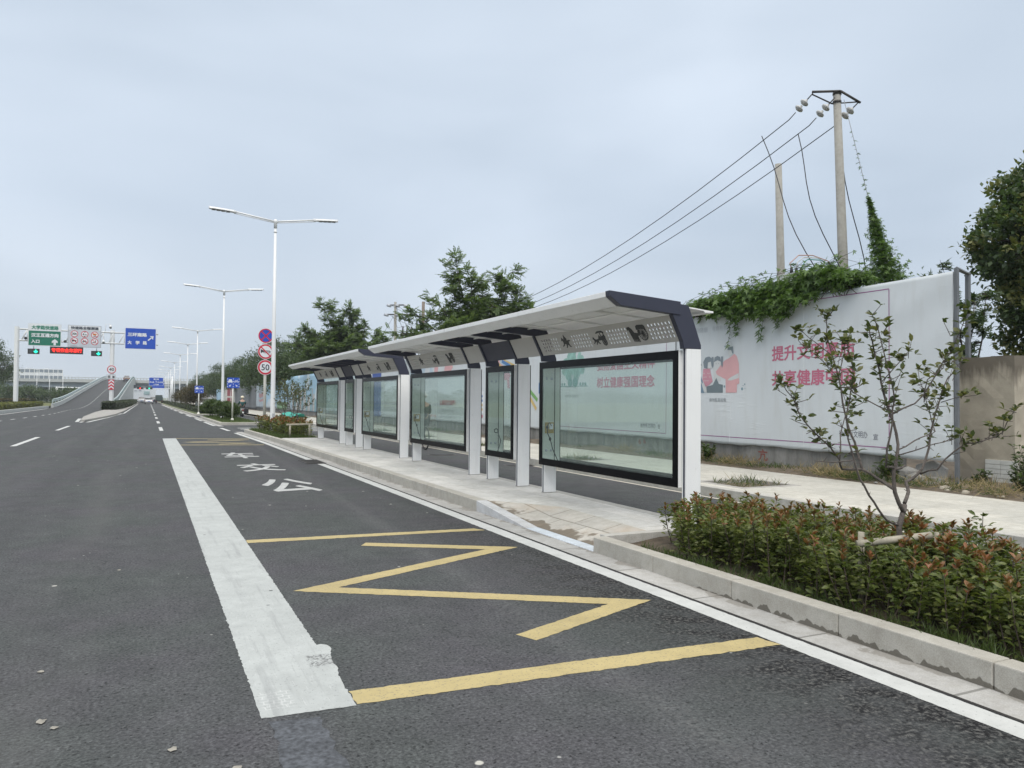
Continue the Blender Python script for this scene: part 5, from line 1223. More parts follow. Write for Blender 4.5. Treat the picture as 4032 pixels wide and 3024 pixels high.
for i in range(11): x = -39.9+i*1.365; b.box(x-.09, x+.09, OY-.12, OY+.02, 7.4, 10.75)
for z in (10.66, 8.62, 9.52): b.box(-39.9, -26.2, OY-.10, OY, z-.05, z+.06)
b.build('frame', WHITE2, NB); b = MB(); b.box(-39.9, -26.2, OY-.05, OY-.01, 9.56, 10.62); b.box(-39.9, -26.2, OY-.05, OY-.01, 7.6, 8.58); b.build('glazing', mat('grey_glazing', (.24, .28, .32), .25, .06), NB)
b = MB(); b.box(-39.9, -26.2, OY-.06, OY-.01, 8.66, 9.48); b.build('white_panel', SWHITE, NB)
# white building under the overpass, blue overhead signs, signal beam
T = thing('far_building', 'low white building seen through the overpass opening', 'building', (-2., 390, 0)); b = MB(); b.box(-9, 3.2, 388, 400, 0, 6.2); b.box(-9.2, 3.4, 387.8, 400.2, 6.2, 6.5); b.build('walls', mat('white_cladding', (.62, .65, .67), .6, .05, .2), T)
b = MB(); b.box(-1.8, .6, 387.7, 387.99, 2.9, 4.4); b.build('window', mat('teal_window', (.30, .42, .42), .3), T)
b = MB()
for k in range(3): b.box(-7.6+1.9*k, -6.6+1.9*k, 387.75, 387.99, 4.6, 5.1)
b.build('vents', SGREY, T)
SG = 190.
T = thing('overhead_sign', 'distant blue overhead direction sign before the overpass opening', 'road sign', (1.6, SG, 0)); F2 = Face((0, SG-.3, 0), (1, 0, 0))
b = MB(); b.lathe((4.9, SG, 0), [(.2, 0), (.16, 6.4)], 10); 
for z in (4.6, 5.6): b.tube([(4.9, SG, z), (0.2, SG, z)], .09, 6)
b.build('cantilever', WHITE2, T)
b = MB(); frect(b, F2, .12, 3.05, 4.15, 6.03, -.05, 0, 0); frect(b, F2, .17, 3.0, 4.2, 5.98, 0, .01, 1); b.build('plate', [SWHITE, BLUE], T)
b = MB(); ftext(b, F2, '顺江路', 1.05, 2.15, 5.45, 5.80, .02, bold=.03); ftext(b, F2, '泉山路', .25, 1.2, 4.82, 5.12, .02, bold=.03); ftext(b, F2, '泉山东路', 1.85, 2.95, 4.82, 5.12, .02, bold=.03); ftext(b, F2, '三环南路', 1.05, 2.15, 4.32, 4.58, .02, bold=.03); fbar(b, F2, (1.58, 4.75), (1.58, 5.15), .08, .01, .02); fpoly(b, F2, [(1.44, 5.1), (1.72, 5.1), (1.58, 5.32)], .01, .02); b.build('lettering', SWHITE, T)
T = thing('overhead_sign', 'second, lower blue overhead sign half hidden behind the first', 'road sign', (2.4, 205, 0)); F3 = Face((0, 204.7, 0), (1, 0, 0)); b = MB(); b.lathe((5.0, 205, 0), [(.2, 0), (.16, 5.8)], 10); b.tube([(5., 205, 4.4), (.7, 205, 4.4)], .09, 6); b.build('cantilever', WHITE2, T)
b = MB(); frect(b, F3, .8, 3.5, 3.75, 5.3, -.05, 0); b.build('plate', BLUE, T)
T = thing('signal_beam', 'white signal mast arm with a red and a green lamp lit under the overpass', 'traffic signal', (5.2, 200, 0)); F4 = Face((0, 199.85, 0), (1, 0, 0)); b = MB(); b.lathe((5.2, 200, 0), [(.16, 0), (.13, 4.1)], 10); b.tube([(5.2, 200, 3.66), (-2.6, 200, 3.66)], .09, 6); b.build('mast', WHITE2, T)
for x, m in ((-1.72, LEDR), (.21, LEDG)):
    b = MB(); frect(b, F4, x-.7, x+.7, 3.45, 3.9, -.1, 0); h_ = b.build('signal_head', BLACKM, T); b = MB(); fdisc(b, F4, (x, 3.67), .17, 0, .02, 0, 16); sub(b.build('lamp', m), h_)
b = MB(); T = thing('beam_gantry', 'plain white portal beam standing before the overpass left of the ramp', 'gantry', (-25, 255, 0)); b.tube([(-23.7, 255, 0), (-23.7, 255, 4.4)], .28, 8); b.build('post', WHITE2, T); b = MB(); b.tube([(-23.9, 255, 4.25), (-12.2, 255, 4.0)], .16, 8); b.build('beam', WHITE2, T)
for x, y in ((-3., 232),): pass

# ------------------------------------------------------------------ foliage
L_HEDGE = leafmat('photinia_leaf', [(.046, .068, .017), (.088, .120, .028), (.140, .168, .046), (.20, .215, .085)], .40, .35)
L_RED = leafmat('photinia_new_leaf', [(.22, .075, .035), (.26, .115, .05), (.20, .125, .05), (.14, .115, .04)], .35, .25)
L_TREE = leafmat('pinnate_leaf', [(.054, .088, .036), (.095, .145, .055), (.15, .20, .085)], .5, .45)
L_DARK = leafmat('dark_tree_leaf', [(.028, .052, .024), (.052, .086, .034), (.086, .122, .050)], .5, .34)
L_YEL = leafmat('yellow_green_bloom', [(.08, .105, .03), (.14, .155, .05), (.22, .215, .085)], .5, .3)
L_IVY = leafmat('ivy_leaf', [(.038, .074, .022), (.070, .128, .032), (.11, .185, .05), (.16, .25, .075)], .45, .36)
L_GRASS = leafmat('grass_blade', [(.035, .06, .015), (.06, .095, .022), (.10, .13, .04)], .5, .3)
L_STRAW = leafmat('dry_straw', [(.24, .18, .09), (.34, .27, .15), (.16, .13, .07)], .8, .2)
L_SHRUB = leafmat('shrub_leaf', [(.026, .050, .012), (.050, .085, .018), (.085, .12, .03)], .4, .25)
L_BRONZE = leafmat('bronze_leaf', [(.045, .045, .022), (.075, .06, .03), (.10, .08, .035)], .5, .25)
L_APPLE = leafmat('apple_leaf', [(.040, .060, .022), (.065, .090, .032), (.10, .115, .042), (.16, .16, .06)], .42, .35)
L_CLIP = leafmat('clipped_hedge_leaf', [(.018, .030, .012), (.032, .048, .016), (.05, .065, .024)], .5, .2)
L_LIME = leafmat('lime_hedge_leaf', [(.06, .075, .014), (.11, .125, .024), (.17, .17, .04)], .5, .25)
IVQ = (np.array([(0, 0, 0), (.16, .42, .05), (0, 1, -.05), (-.16, .42, .05), (.30, .22, .05), (.62, .52, 0), (.20, .36, .05), (-.30, .22, .05), (-.62, .52, 0), (-.20, .36, .05), (.30, -.08, .03), (.52, .02, 0), (.26, .14, .04), (-.30, -.08, .03), (-.52, .02, 0), (-.26, .14, .04)], float),
       np.array([(0, 1, 2, 3), (0, 4, 5, 6), (0, 9, 8, 7), (0, 10, 11, 12), (0, 15, 14, 13)]))
def spray_tpl():
    V, F = [], []
    def lf(a, d, L, wd):
        a, d = np.array(a, float), np.array(d, float); d /= np.linalg.norm(d); s = np.cross(d, [0, 0, 1.]); s /= np.linalg.norm(s)
        o = len(V); V.extend([a, a+d*L*.45+s*wd, a+d*L, a+d*L*.45-s*wd]); F.append((o, o+1, o+2, o+3))
    for t in (.15, .36, .57, .78):
        for sg in (-1, 1): lf((0, t, -.10*t*t), (sg*.85, .55, -.30), .36, .12)
    lf((0, .95, -.10), (0, 1, -.3), .36, .12)
    return np.array(V), np.array(F)
SPRAY = spray_tpl()
def rdir(n, up=.0):
    d = rng.normal(size=(n, 3)); d[:, 2] = d[:, 2]*.7+up; return d/np.linalg.norm(d, axis=1, keepdims=True)

# near photinia hedge
def photinia(name, label, stems, hgt, per, size, z0, parent_cat='hedge', redfrac=.8, tpl=LEAF6):
    T = thing(name, label, parent_cat, (float(np.mean([s[0] for s in stems])), float(np.mean([s[1] for s in stems])), z0))
    P, D, Sz, P2, D2, S2 = [], [], [], [], [], []; sb = MB()
    for (x, y) in stems:
        h = hgt(x, y)*random.uniform(.80, 1.16); lean = np.array([random.gauss(0, .05), random.gauss(0, .05)])
        tip = np.array([x+lean[0]*2, y+lean[1]*2, z0+h]); base = np.array([x, y, z0])
        sb.tube([base, base*.5+tip*.5+np.array([lean[0], lean[1], 0])*.3, tip], [.006, .005, .003], 4, 0, False)
        for k in range(per):
            t = random.random()**.8*.92+.08; a = random.uniform(0, 6.283); e_ = random.uniform(-.25, .75)
            d = np.array([math.cos(a), math.sin(a), e_]); p = base+(tip-base)*t+d*random.uniform(.0, .05)
            P.append(p); D.append(d); Sz.append(size*random.uniform(.7, 1.25))
        if random.random() < redfrac:
            for k in range(random.randint(7, 11)):
                a = random.uniform(0, 6.283); d = np.array([math.cos(a), math.sin(a), random.uniform(.5, 1.6)])
                P2.append(tip+np.array([0, 0, random.uniform(-.02, .035)])); D2.append(d); S2.append(size*random.uniform(.75, 1.15))
        else:
            for k in range(6):
                a = random.uniform(0, 6.283); d = np.array([math.cos(a), math.sin(a), random.uniform(.3, 1.2)])
                P.append(tip); D.append(d); Sz.append(size*random.uniform(.7, 1.))
    sb.build('stems', mat('hedge_stem', (.075, .058, .042), .85, .3, 20.), T)
    ch = [(*scatter(tpl, np.array(P), np.array(D), np.array(Sz), .52, rng.normal(0, .5, len(P))), 0)]
    if P2: ch.append((*scatter(tpl, np.array(P2), np.array(D2), np.array(S2), .46, rng.normal(0, .5, len(P2))), 1))
    leaves_obj('foliage', ch, [L_HEDGE, L_RED], T); return T
stems = []
y = .2
while y < 6.32:
    x = 4.37+.03*math.sin(y*3)
    while x < 5.44:
        if not (y > 5.6 and x < 4.62-.5*(6.0-y)) and not (x < 4.45 and random.random() < .3): stems.append((x+random.gauss(0, .025), y+random.gauss(0, .03)))
        x += .098
    y += .098
photinia('photinia_hedge', 'near photinia hedge with reddish young leaves in the foreground planter', stems, lambda x, y: .415+.04*math.sin(y*2.1+x)+.03*math.sin(y*5.7)+.05*(x-4.9)+.03*(y < 4), 66, .053, .085)
stems = [(random.uniform(kx(y)+.42, 5.42), y) for y in np.arange(28.4, 34.7, .038) for _ in (0, 1)]
photinia('photinia_hedge', 'far photinia hedge around the foot of the nearest street lamp', stems, lambda x, y: .52+.05*math.sin(y*1.9), 16, .105, .10, tpl=LEAF4)
def blades(name, P, size, m, label=None, cat=None, spread=.6, aspect=.05, kind='stuff', parent=None):
    n = len(P); D = rdir(n, 1.0/spread)
    o = leaves_obj(name, [(*scatter(LEAF4, np.asarray(P, float), D, size*rng.uniform(.6, 1.3, n), aspect, rng.uniform(0, 6.28, n)), 0)], [m], parent)
    if label: tag(o, label, cat)
    if kind: o['kind'] = kind
    return o
P = []
for i in range(170):
    cy = rng.uniform(.5, 6.2); cx = 4.20+abs(rng.normal(0, .09))
    if cy > 5.7 and rng.random() < .5: continue
    for k in range(20): P.append((cx+rng.normal(0, .018), cy+rng.normal(0, .018), .09))
blades('grass', P, .105, L_GRASS, 'tufts of long grass edging the near hedge along the kerb', 'grass', .55, .045)
P = [(rng.uniform(kx(y)+.16, kx(y)+.5), y, .10) for y in rng.uniform(27.4, 35., 3500)]+[(rng.uniform(4.2, 5.4), y, .1) for y in rng.uniform(27.3, 28.3, 1200)]
blades('grass', P, .16, L_GRASS, 'grass in front of the far photinia hedge', 'grass', .6, .06)
P = [(rng.uniform(kx(y)+.2, 5.6), y, .155) for y in rng.uniform(45.7, 62., 9000)]
blades('grass', P, .12, L_GRASS, 'short rough grass on the island under the round shrubs', 'grass', .7, .09)
# weeds and straw at the foot of the wall and in the tree pits
P = []; Ps = []
for i in range(90):
    cy = rng.uniform(8.4, 16) if i < 60 else rng.uniform(16, 40); cx = rng.uniform(11.15, 11.7); n = rng.integers(10, 60)
    for k in range(n): P.append((cx+rng.normal(0, .09), cy+rng.normal(0, .12), .17))
for i in range(70):
    cy = rng.uniform(6.4, 10.2); cx = rng.uniform(11.12, 12.3); n = rng.integers(6, 40)
    for k in range(n): P.append((cx+rng.normal(0, .07), cy+rng.normal(0, .09), .17))
for cy, cx in ((7.6, 11.5), (8.3, 11.3), (7.1, 11.3), (13.0, 11.4), (10.6, 11.35), (10.2, 11.45), (12.6, 11.5), (9.9, 11.2), (17., 11.4), (14., 11.5)):
    for k in range(260): Ps.append((cx+rng.normal(0, .17), cy+rng.normal(0, .24), .17+rng.uniform(0, .10)))
for p in PITS[:7]:
    for k in range(200): P.append((rng.uniform(8.65, 9.55), p+rng.uniform(-.45, .45), .12))
    for k in range(60): Ps.append((rng.uniform(8.65, 9.55), p+rng.uniform(-.45, .45), .12))
blades('grass', P, .15, L_GRASS, 'green weeds along the foot of the hoarding wall and in the tree pits', 'grass', .8, .07)
blades('grass', Ps, .22, L_STRAW, 'heaps of dry straw-coloured grass at the foot of the hoarding wall', 'dry grass', 2.2, .03)
def leafy_weed(x, y, h, n, label, z=.15, m=L_SHRUB, size=.085):
    T = thing('weed', label, 'plant', (x, y, z), None); b = MB(); P, D = [], []
    for i in range(n):
        a = random.uniform(0, 6.28); q = random.uniform(.1, .5)*h; tip = Vector((x+q*math.cos(a), y+q*math.sin(a), z+h*random.uniform(.5, 1)))
        b.tube([(x, y, z), Vector((x, y, z)).lerp(tip, .5)+Vector((0, 0, .05*h)), tip], [.006, .005, .003], 4, 0, False)
        for k in range(14):
            t = random.uniform(.25, 1); p = Vector((x, y, z)).lerp(tip, t); P.append(tuple(p)); a = random.uniform(0, 6.28); D.append((math.cos(a), math.sin(a), random.uniform(-.1, .8)))
    b.build('stems', BARK, T); leaves_obj('foliage', [(*scatter(LEAF6, np.array(P), np.array(D), size*rng.uniform(.6, 1.2, len(P)), .5, rng.normal(0, .4, len(P))), 0)], [m], T)
for i, (x, y, h, n) in enumerate(((12.0, 6.9, .95, 26), (12.2, 7.25, .8, 20), (11.75, 6.6, .6, 16))): leafy_weed(x, y, h, n, ['dark leafy shrub at the right edge below the white tiles', 'leafy plant just left of the shrub below the white tiles', 'low bright weed at the front of the plants below the white tiles'][i], .17)
for i, (x, y, h, n) in enumerate(((12.35, 7.5, .45, 12), (11.6, 7.05, .35, 10), (12.2, 8.0, .3, 8), (11.35, 6.5, .3, 9))): leafy_weed(x, y, h, n, ['weed at the front corner of the rendered pillar', 'low weed in the dirt before the white tiles', 'small weed at the foot of the pillar by the steel frame', 'low weed at the pavement edge near the right border'][i], .16, L_GRASS if i % 2 else L_SHRUB, .09)
leafy_weed(11.35, 13.7, .38, 10, 'broad-leaved weed against the wall beside the near shelter post', .17, L_GRASS, .13)
leafy_weed(11.45, 9.15, .5, 10, 'weed growing out of the rubble at the wall end', .17, L_GRASS, .12)

# crab apple trees
def crab(label):
    T = thing('crab_apple_tree', label, 'tree', (0, 0, 0)); b = MB()
    lat = Vector((math.cos(YAW), -math.sin(YAW), 0)); dep = Vector((math.sin(YAW), math.cos(YAW), 0)); s = .00117
    def pt(x, y, d): return lat*((x-840)*s)+dep*d+Vector((0, 0, .36+(1550-y)*s))
    br = [  # points (x, y, depth), radius start, end, leafy from
        ([(842, 1800, 0), (840, 1550, 0), (838, 1400, 0), (858, 1330, 0), (880, 1270, .02)], .030, .026, 9),
        ([(868, 1320, 0), (800, 1190, -.03), (790, 1060, -.04), (802, 985, -.04), (820, 900, -.03), (798, 770, -.02), (760, 640, 0), (738, 520, .02), (715, 380, .03), (692, 260, .04), (678, 190, .05)], .022, .006, .45),
        ([(792, 1170, -.03), (720, 1110, .05), (650, 1062, .10), (545, 1066, .16)], .018, .012, 9),
        ([(652, 1062, .10), (650, 1000, .14), (630, 900, .16), (590, 780, .18), (560, 650, .18), (540, 480, .20), (510, 350, .22), (470, 220, .22), (475, 110, .24), (520, 60, .25)], .014, .004, .45),
        ([(548, 1066, .16), (510, 1000, .10), (430, 920, .04), (350, 860, 0), (240, 760, -.05), (180, 660, -.08), (120, 580, -.10), (72, 515, -.12)], .011, .004, .2),
        ([(832, 1395, 0), (720, 1350, -.10), (640, 1280, -.18), (560, 1190, -.24), (490, 1090, -.28), (450, 980, -.30), (415, 860, -.30), (405, 740, -.30), (418, 620, -.32), (430, 510, -.34), (400, 380, -.36), (380, 300, -.38)], .013, .004, .5),
        ([(792, 1042, -.04), (700, 1030, -.14), (690, 920, -.18), (715, 760, -.20), (720, 620, -.22), (680, 450, -.22), (640, 250, -.20), (598, 130, -.20)], .013, .004, .45),
        ([(716, 712, -.20), (820, 650, -.26), (890, 540, -.30), (940, 420, -.34), (1000, 290, -.38), (1030, 180, -.42), (1042, 110, -.44)], .009, .003, .4),
        ([(880, 1262, .02), (940, 1200, .10), (942, 1140, .14), (1040, 1100, .20), (1110, 1010, .24), (1150, 850, .26), (1190, 720, .28), (1240, 600, .30), (1290, 490, .32), (1400, 370, .36)], .020, .005, .45),
        ([(1060, 1095, .20), (1120, 1060, .10), (1200, 940, .04), (1250, 890, 0), (1340, 870, -.04), (1430, 820, -.08), (1490, 690, -.10)], .011, .004, .35),
        ([(802, 1050, -.04), (870, 1048, .06), (930, 1035, .12)], .012, .009, 9),
        ([(814, 935, -.03), (960, 880, .06), (1060, 850, .12), (1135, 825, .16), (1110, 700, .18), (1080, 560, .20), (1055, 430, .22)], .008, .003, .5),
        ([(806, 968, -.04), (1000, 890, -.12), (1090, 850, -.16)], .007, .004, .4),
        ([(512, 1000, .10), (540, 900, .16), (570, 810, .22), (640, 650, .28), (660, 560, .30)], .008, .003, .5),
        ([(715, 700, -.2), (620, 640, -.1), (560, 590, -.02), (470, 480, .04), (400, 400, .06), (300, 300, .10)], .007, .003, .4),
        ([(1085, 640, .2), (1060, 500, .10), (1140, 430, .06), (1150, 350, .05)], .006, .003, .3),
        ([(510, 350, .22), (430, 260, .3), (360, 190, .34), (320, 170, .36)], .006, .003, .3),
        ([(450, 980, -.3), (360, 1000, -.2), (285, 998, -.12)], .007, .004, 9),
        ([(740, 520, .02), (800, 400, -.1), (830, 340, -.15)], .006, .003, .2),
        ([(540, 480, .2), (600, 300, .25), (610, 240, .28)], .006, .003, .2),
        ([(1240, 640, .3), (1330, 600, .2), (1335, 590, .2)], .005, .003, .3)]
    P, D = [], []
    for pts, r0, r1, lf in br:
        V = [pt(*p) for p in pts]; k = len(V); q = []
        for i in range(k-1):     # a little wobble between the joints
            for t in (0, .5): q.append(V[i].lerp(V[i+1], t)+Vector([random.gauss(0, .004) for _ in range(3)])*(t > 0))
        q.append(V[-1]); b.tube(q, [(r0+(r1-r0)*i/(len(q)-1))*.68 for i in range(len(q))], 8)
        for i in range(1, len(q)-1):   # knuckles and thorny spurs
            if random.random() < .8:
                d = Vector([random.gauss(0, 1) for _ in range(3)]).normalized(); b.tube([q[i], q[i]+d*random.uniform(.02, .05)], [.004, .0015], 4, 0, False)
        if lf < 1:
            n = len(q)
            for i in range(n-1):
                if i/n < lf: 
                    if random.random() > .25: continue
                for _ in range(4 if i/n > lf else 1):
                    c = q[i].lerp(q[i+1], random.random())+Vector([random.gauss(0, .02) for _ in range(3)])
                    if random.random() < .45:
                        d = Vector([random.gauss(0, 1) for _ in range(3)]).normalized(); d.z = abs(d.z); e_ = c+d*random.uniform(.05, .12); b.tube([c, e_], [.003, .002], 4, 0, False); c = e_
                    for _ in range(random.randint(2, 4)): P.append(tuple(c)); D.append((random.gauss(0, 1), random.gauss(0, 1), random.uniform(-.2, 1.2)))
            for _ in range(7): P.append(tuple(q[-1])); D.append((random.gauss(0, 1), random.gauss(0, 1), random.uniform(0, 1.6)))
    b.build('trunk', BARK, T)
    leaves_obj('foliage', [(*scatter(LEAF6, np.array(P), np.array(D), .054*rng.uniform(.6, 1.25, len(P)), .58, rng.normal(0, .5, len(P))), 0)], [L_APPLE], T)
    return T
CA = crab('sparse crab apple tree rising from the near hedge before the banner'); CA.location = (4.87, 3.80, .09); CA['group'] = 'pruned crab apple trees in the planters'
for x, y, rz, sc, lb in ((5.15, 33.2, 2.2, 1.05, 'leftmost small crab apple tree behind the nearest street lamp'), (5.25, 31.6, 4.0, 1.0, 'middle small crab apple tree in the far hedge'), (5.05, 29.4, 1.1, 1.0, 'small crab apple tree in the far hedge nearest to the shelter')):
    copy_thing(CA, (x, y, .10), rz, sc, lb)
# stakes round the crab apples
T = thing('tree_stake', 'pale round stake lying at the foot of the near crab apple tree', 'stake', (4.9, 3.75, .45)); b = MB(); b.tube([(4.44, 3.80, .53), (4.88, 3.56, .60)], .024, 12); b.build('cross_pole', STAKE, T)
b = MB(); b.tube([(4.58, 3.88, .09), (4.58, 3.88, .59)], .022, 10); b.build('upright', STAKE, T); b = MB(); b.tube([(5.02, 3.62, .09), (5.02, 3.62, .60)], .016, 8); b.build('upright', STAKE, T)
T = thing('stake_frame', 'pale wooden stake frame standing before the far hedge', 'stake', (4.88, 27.9, .1)); b = MB(); b.tube([(4.42, 27.93, .585), (5.34, 27.83, .60)], .035, 10); b.build('cross_pole', STAKE, T)
for x, y in ((4.55, 27.92), (5.21, 27.82)): b = MB(); b.tube([(x, y, .09), (x, y, .60)], .035, 10); b.build('upright', STAKE, T)

# trees with open pinnate crowns behind the hoarding
def limb_tree(name, label, limbs, trunk_h, r, spray, n_sp, m, spread=.75, group=None, tpl=SPRAY, asp=1.):
    """limbs: end points (x, y, z) relative to the foot"""
    T = thing(name, label, 'tree', (0, 0, 0), group); b = MB(); P, D = [], []
    fork = Vector((random.gauss(0, .1), random.gauss(0, .1), trunk_h)); b.tube([(0, 0, 0), (fork.x*.6, fork.y*.6, trunk_h*.55), fork], [r, r*.8, r*.62], 9)
    tot = sum(Vector(e_).length for e_ in limbs)
    for e_ in limbs:
        e_ = Vector(e_); mid = fork.lerp(e_, .5)+Vector((0, 0, .12*(e_-fork).length)); pts = [fork]
        for t in (.25, .5, .75, 1.): pts.append((fork*(1-t)**2+mid*2*t*(1-t)+e_*t*t)+Vector([random.gauss(0, .06) for _ in range(3)]))
        b.tube(pts, [r*.5*(1-.88*t) for t in (0, .25, .5, .75, 1)], 6)
        L = (e_-fork).length; nt_ = max(5, int(L*3.2)); per = int(n_sp*(e_.length/tot)/nt_)
        for k in range(nt_):
            t = .28+.72*(k+random.random())/nt_; i = min(3, int(t*4)); c = pts[i].lerp(pts[i+1], t*4-i)
            d = Vector((random.gauss(0, 1), random.gauss(0, 1), random.gauss(.35, .5))).normalized(); ln = spread*random.uniform(.45, 1.15)*(1.1-.55*t)*min(1.6, L/2.6)
            tw = c+d*ln; b.tube([c, c.lerp(tw, .5)+Vector((0, 0, .08*ln)), tw], [.022, .014, .006], 4, 0, False)
            for q in range(per):
                s = random.uniform(.2, 1.05); p = c.lerp(tw, s)+Vector([random.gauss(0, .12*spread) for _ in range(3)])
                o = Vector((random.gauss(0, 1), random.gauss(0, 1), random.gauss(-.05, .45)))+d*.7; P.append(tuple(p)); D.append(tuple(o))
    b.build('trunk', BARK2, T)
    n = len(P); V, F = scatter(tpl, np.array(P), np.array(D), spray*rng.uniform(.65, 1.2, n), asp, rng.normal(0, .35, n))
    leaves_obj('crown', [(V, F, 0)], [m], T); return T
lt = Vector((.923, -.384, 0)); dp = Vector((.384, .923, 0))
def LP(a, d, z): return tuple(lt*a+dp*d+Vector((0, 0, z)))
limbsA = [LP(-1.0, .2, 9.0), LP(-.2, -.5, 8.1), LP(.1, .9, 7.8), LP(1.7, -.2, 8.3), LP(2.5, .5, 7.4), LP(3.0, -.3, 6.2), LP(-2.0, .6, 7.0), LP(-2.9, -.3, 6.0), LP(-3.7, .4, 5.1), LP(1.0, -1.6, 6.6), LP(-1.2, 1.8, 6.6), LP(.9, 1.7, 6.4), LP(-1., -1.6, 5.6), LP(2.2, 1.4, 5.4), LP(-2.8, -1.0, 4.4), LP(.3, 0, 6.0)]
random.seed(21)
A = limb_tree('open_tree', 'tall open-crowned tree with feathery leaves rising above the shelter roof', limbsA, 2.6, .17, .38, 6800, L_TREE, .95)
A.location = (14.6, 35.2, .1); A.scale = (.98, .98, .92)
limbsB = [LP(-1.2, 0, 8.9), LP(.9, .3, 8.7), LP(-.2, -.6, 7.6), LP(2.2, .3, 7.5), LP(2.9, -.3, 6.4), LP(-2.4, .4, 7.0), LP(-3.3, -.2, 5.9), LP(0, 1.5, 7.0), LP(1.1, -1.6, 6.1), LP(-1.3, -1.5, 5.6), LP(3.0, .8, 5.0), LP(-2.8, 1., 4.6), LP(0., 0, 5.6)]
B = limb_tree('open_tree', 'feathery two-peaked tree behind the far shelter roof', limbsB, 2.4, .16, .46, 6000, L_TREE, 1.0); B.location = (13.9, 62.3, .1)
copy_thing(B, (15.6, 56.5, .1), 2.0, (.72, .72, .66), 'smaller feathery tree at the right foot of the two-peaked tree')
# dense trees
def blob_tree(name, label, lobes, trunk_h, r, n, size, mats, group=None, clump=.34, fr=0., tpl=LEAF4, cl=46, asp=.42):
    """lobes: (x, y, z, rx, ry, rz)"""
    T = thing(name, label, 'tree', (0, 0, 0), group); b = MB(); b.tube([(0, 0, 0), (.05, .02, trunk_h*.5), (0, 0, trunk_h)], [r, r*.8, r*.6], 8)
    vol = [l[3]*l[4]+l[4]*l[5]+l[3]*l[5] for l in lobes]; P, D, Mi = [], [], []
    for l, v_ in zip(lobes, vol):
        c = Vector(l[:3]); b.tube([(0, 0, trunk_h*.75), (c.x*.5, c.y*.5, (trunk_h*.75+c.z)/2), (c.x, c.y, c.z+l[5]*.4)], [r*.5, r*.32, .02], 5)
        k = max(3, int(n*v_/sum(vol)/cl))
        for _ in range(k):
            d = rng.normal(size=3); d /= np.linalg.norm(d); q = rng.uniform(.45, 1.02)**.6
            cc = np.array(l[:3])+d*np.array(l[3:])*q; m = 1 if (fr and d[2] > -.2 and rng.random() < fr) else 0
            if rng.random() < .25: b.tube([tuple(np.array(l[:3])), tuple(cc)], [.03, .008], 4, 0, False)
            pp = cc+rng.normal(size=(cl, 3))*clump*np.array([1, 1, .7]); P.append(pp); D.append(rng.normal(size=(cl, 3))+d*.8+np.array([0, 0, .1])); Mi += [m]*cl
    b.build('trunk', BARK2, T); P = np.concatenate(P); D = np.concatenate(D); Mi = np.array(Mi); ch = []
    for m in range(len(mats)):
        s = Mi == m
        if s.any(): ch.append((*scatter(tpl, P[s], D[s], size*rng.uniform(.6, 1.25, s.sum()), asp, rng.normal(0, .6, s.sum())), m))
    leaves_obj('crown', ch, mats, T); return T
lobD = [(0, 0, 6.3, 1.9, 1.9, 1.5), (-1.9, .3, 5.0, 1.7, 1.6, 1.4), (1.9, -.4, 5.1, 1.8, 1.7, 1.5), (.2, -1.6, 4.4, 1.8, 1.5, 1.4), (0, 1.7, 4.6, 1.7, 1.5, 1.4), (-2.6, -.8, 3.5, 1.3, 1.3, 1.1), (2.7, .5, 3.6, 1.3, 1.3, 1.1), (0, 0, 3.6, 2.2, 2.2, 1.2)]
random.seed(5)
DT = blob_tree('dense_tree', 'dense dark tree standing directly behind the round sign post', lobD, 3.2, .2, 13000, .27, [L_DARK], None, .42)
DT.location = (13.6, 79., .1); DT.scale = (1, 1, .93)
for i, (x, y, rz, sc, lb) in enumerate(((14.3, 71.5, 1.3, .98, 'dense dark tree right of the round signs, above the blue hoarding'), (13.2, 91., 2.6, 1.06, 'tall dense tree whose left branches show beside the no-horn sign'), (13.6, 104., .5, .95, 'dense tree left of the round sign post above the grey sheet hoarding'),
        (13.0, 122., 4., .95, 'dense tree above the red hoarding panels'), (13.4, 140., 2., .98, 'dense dark tree behind the second street lamp'), (12.6, 158., 5., 1.0, 'broad dark tree left of the second street lamp'), (12.9, 178., 3., .95, 'dark tree over the ragged far hoarding'), (12.0, 205., 1., 1.0, 'last dark tree before the overpass parapet'))):
    copy_thing(DT, (x, y, .1), rz, (sc, sc, sc*random.uniform(.88, 1.0)), lb)
random.seed(9)
lobR = [(0, 0, 6.2, 1.5, 1.5, 1.4), (-.9, .2, 5.2, 1.35, 1.3, 1.2), (.2, -1.1, 5.0, 1.4, 1.2, 1.2), (-.4, 0, 3.9, 1.2, 1.2, 1.2), (.9, .5, 4.6, 1.4, 1.4, 1.4), (-.2, .3, 2.6, 1.1, 1.1, 1.1), (.5, -.4, 7.3, 1.1, 1.1, .9), (.6, -.6, 3.2, 1.3, 1.3, 1.2)]
RTREE = blob_tree('blossoming_tree', 'big dark tree with yellow-green blossom at the right edge behind the pillar', lobR, 2.4, .2, 62000, .15, [L_DARK, L_YEL], None, .14, .40, cl=44, asp=.6); RTREE.location = (18.95, 10.5, .1); RTREE.scale = (.92, .92, .97)
random.seed(12)
MP = limb_tree('young_maple', 'dark leafy branches of a young maple beside the hoarding end frame', [LP(-1.1, 0, 3.9), LP(-1.25, .2, 3.3), LP(-1.2, -.1, 2.8), LP(-.6, .2, 4.2), LP(-.3, -.3, 3.4), LP(.3, 0, 3.8), LP(-.9, .3, 2.4)], 1.4, .05, .14, 1300, L_DARK, .42, None, IVQ, 1.0); MP.location = (15.0, 9.9, .1)
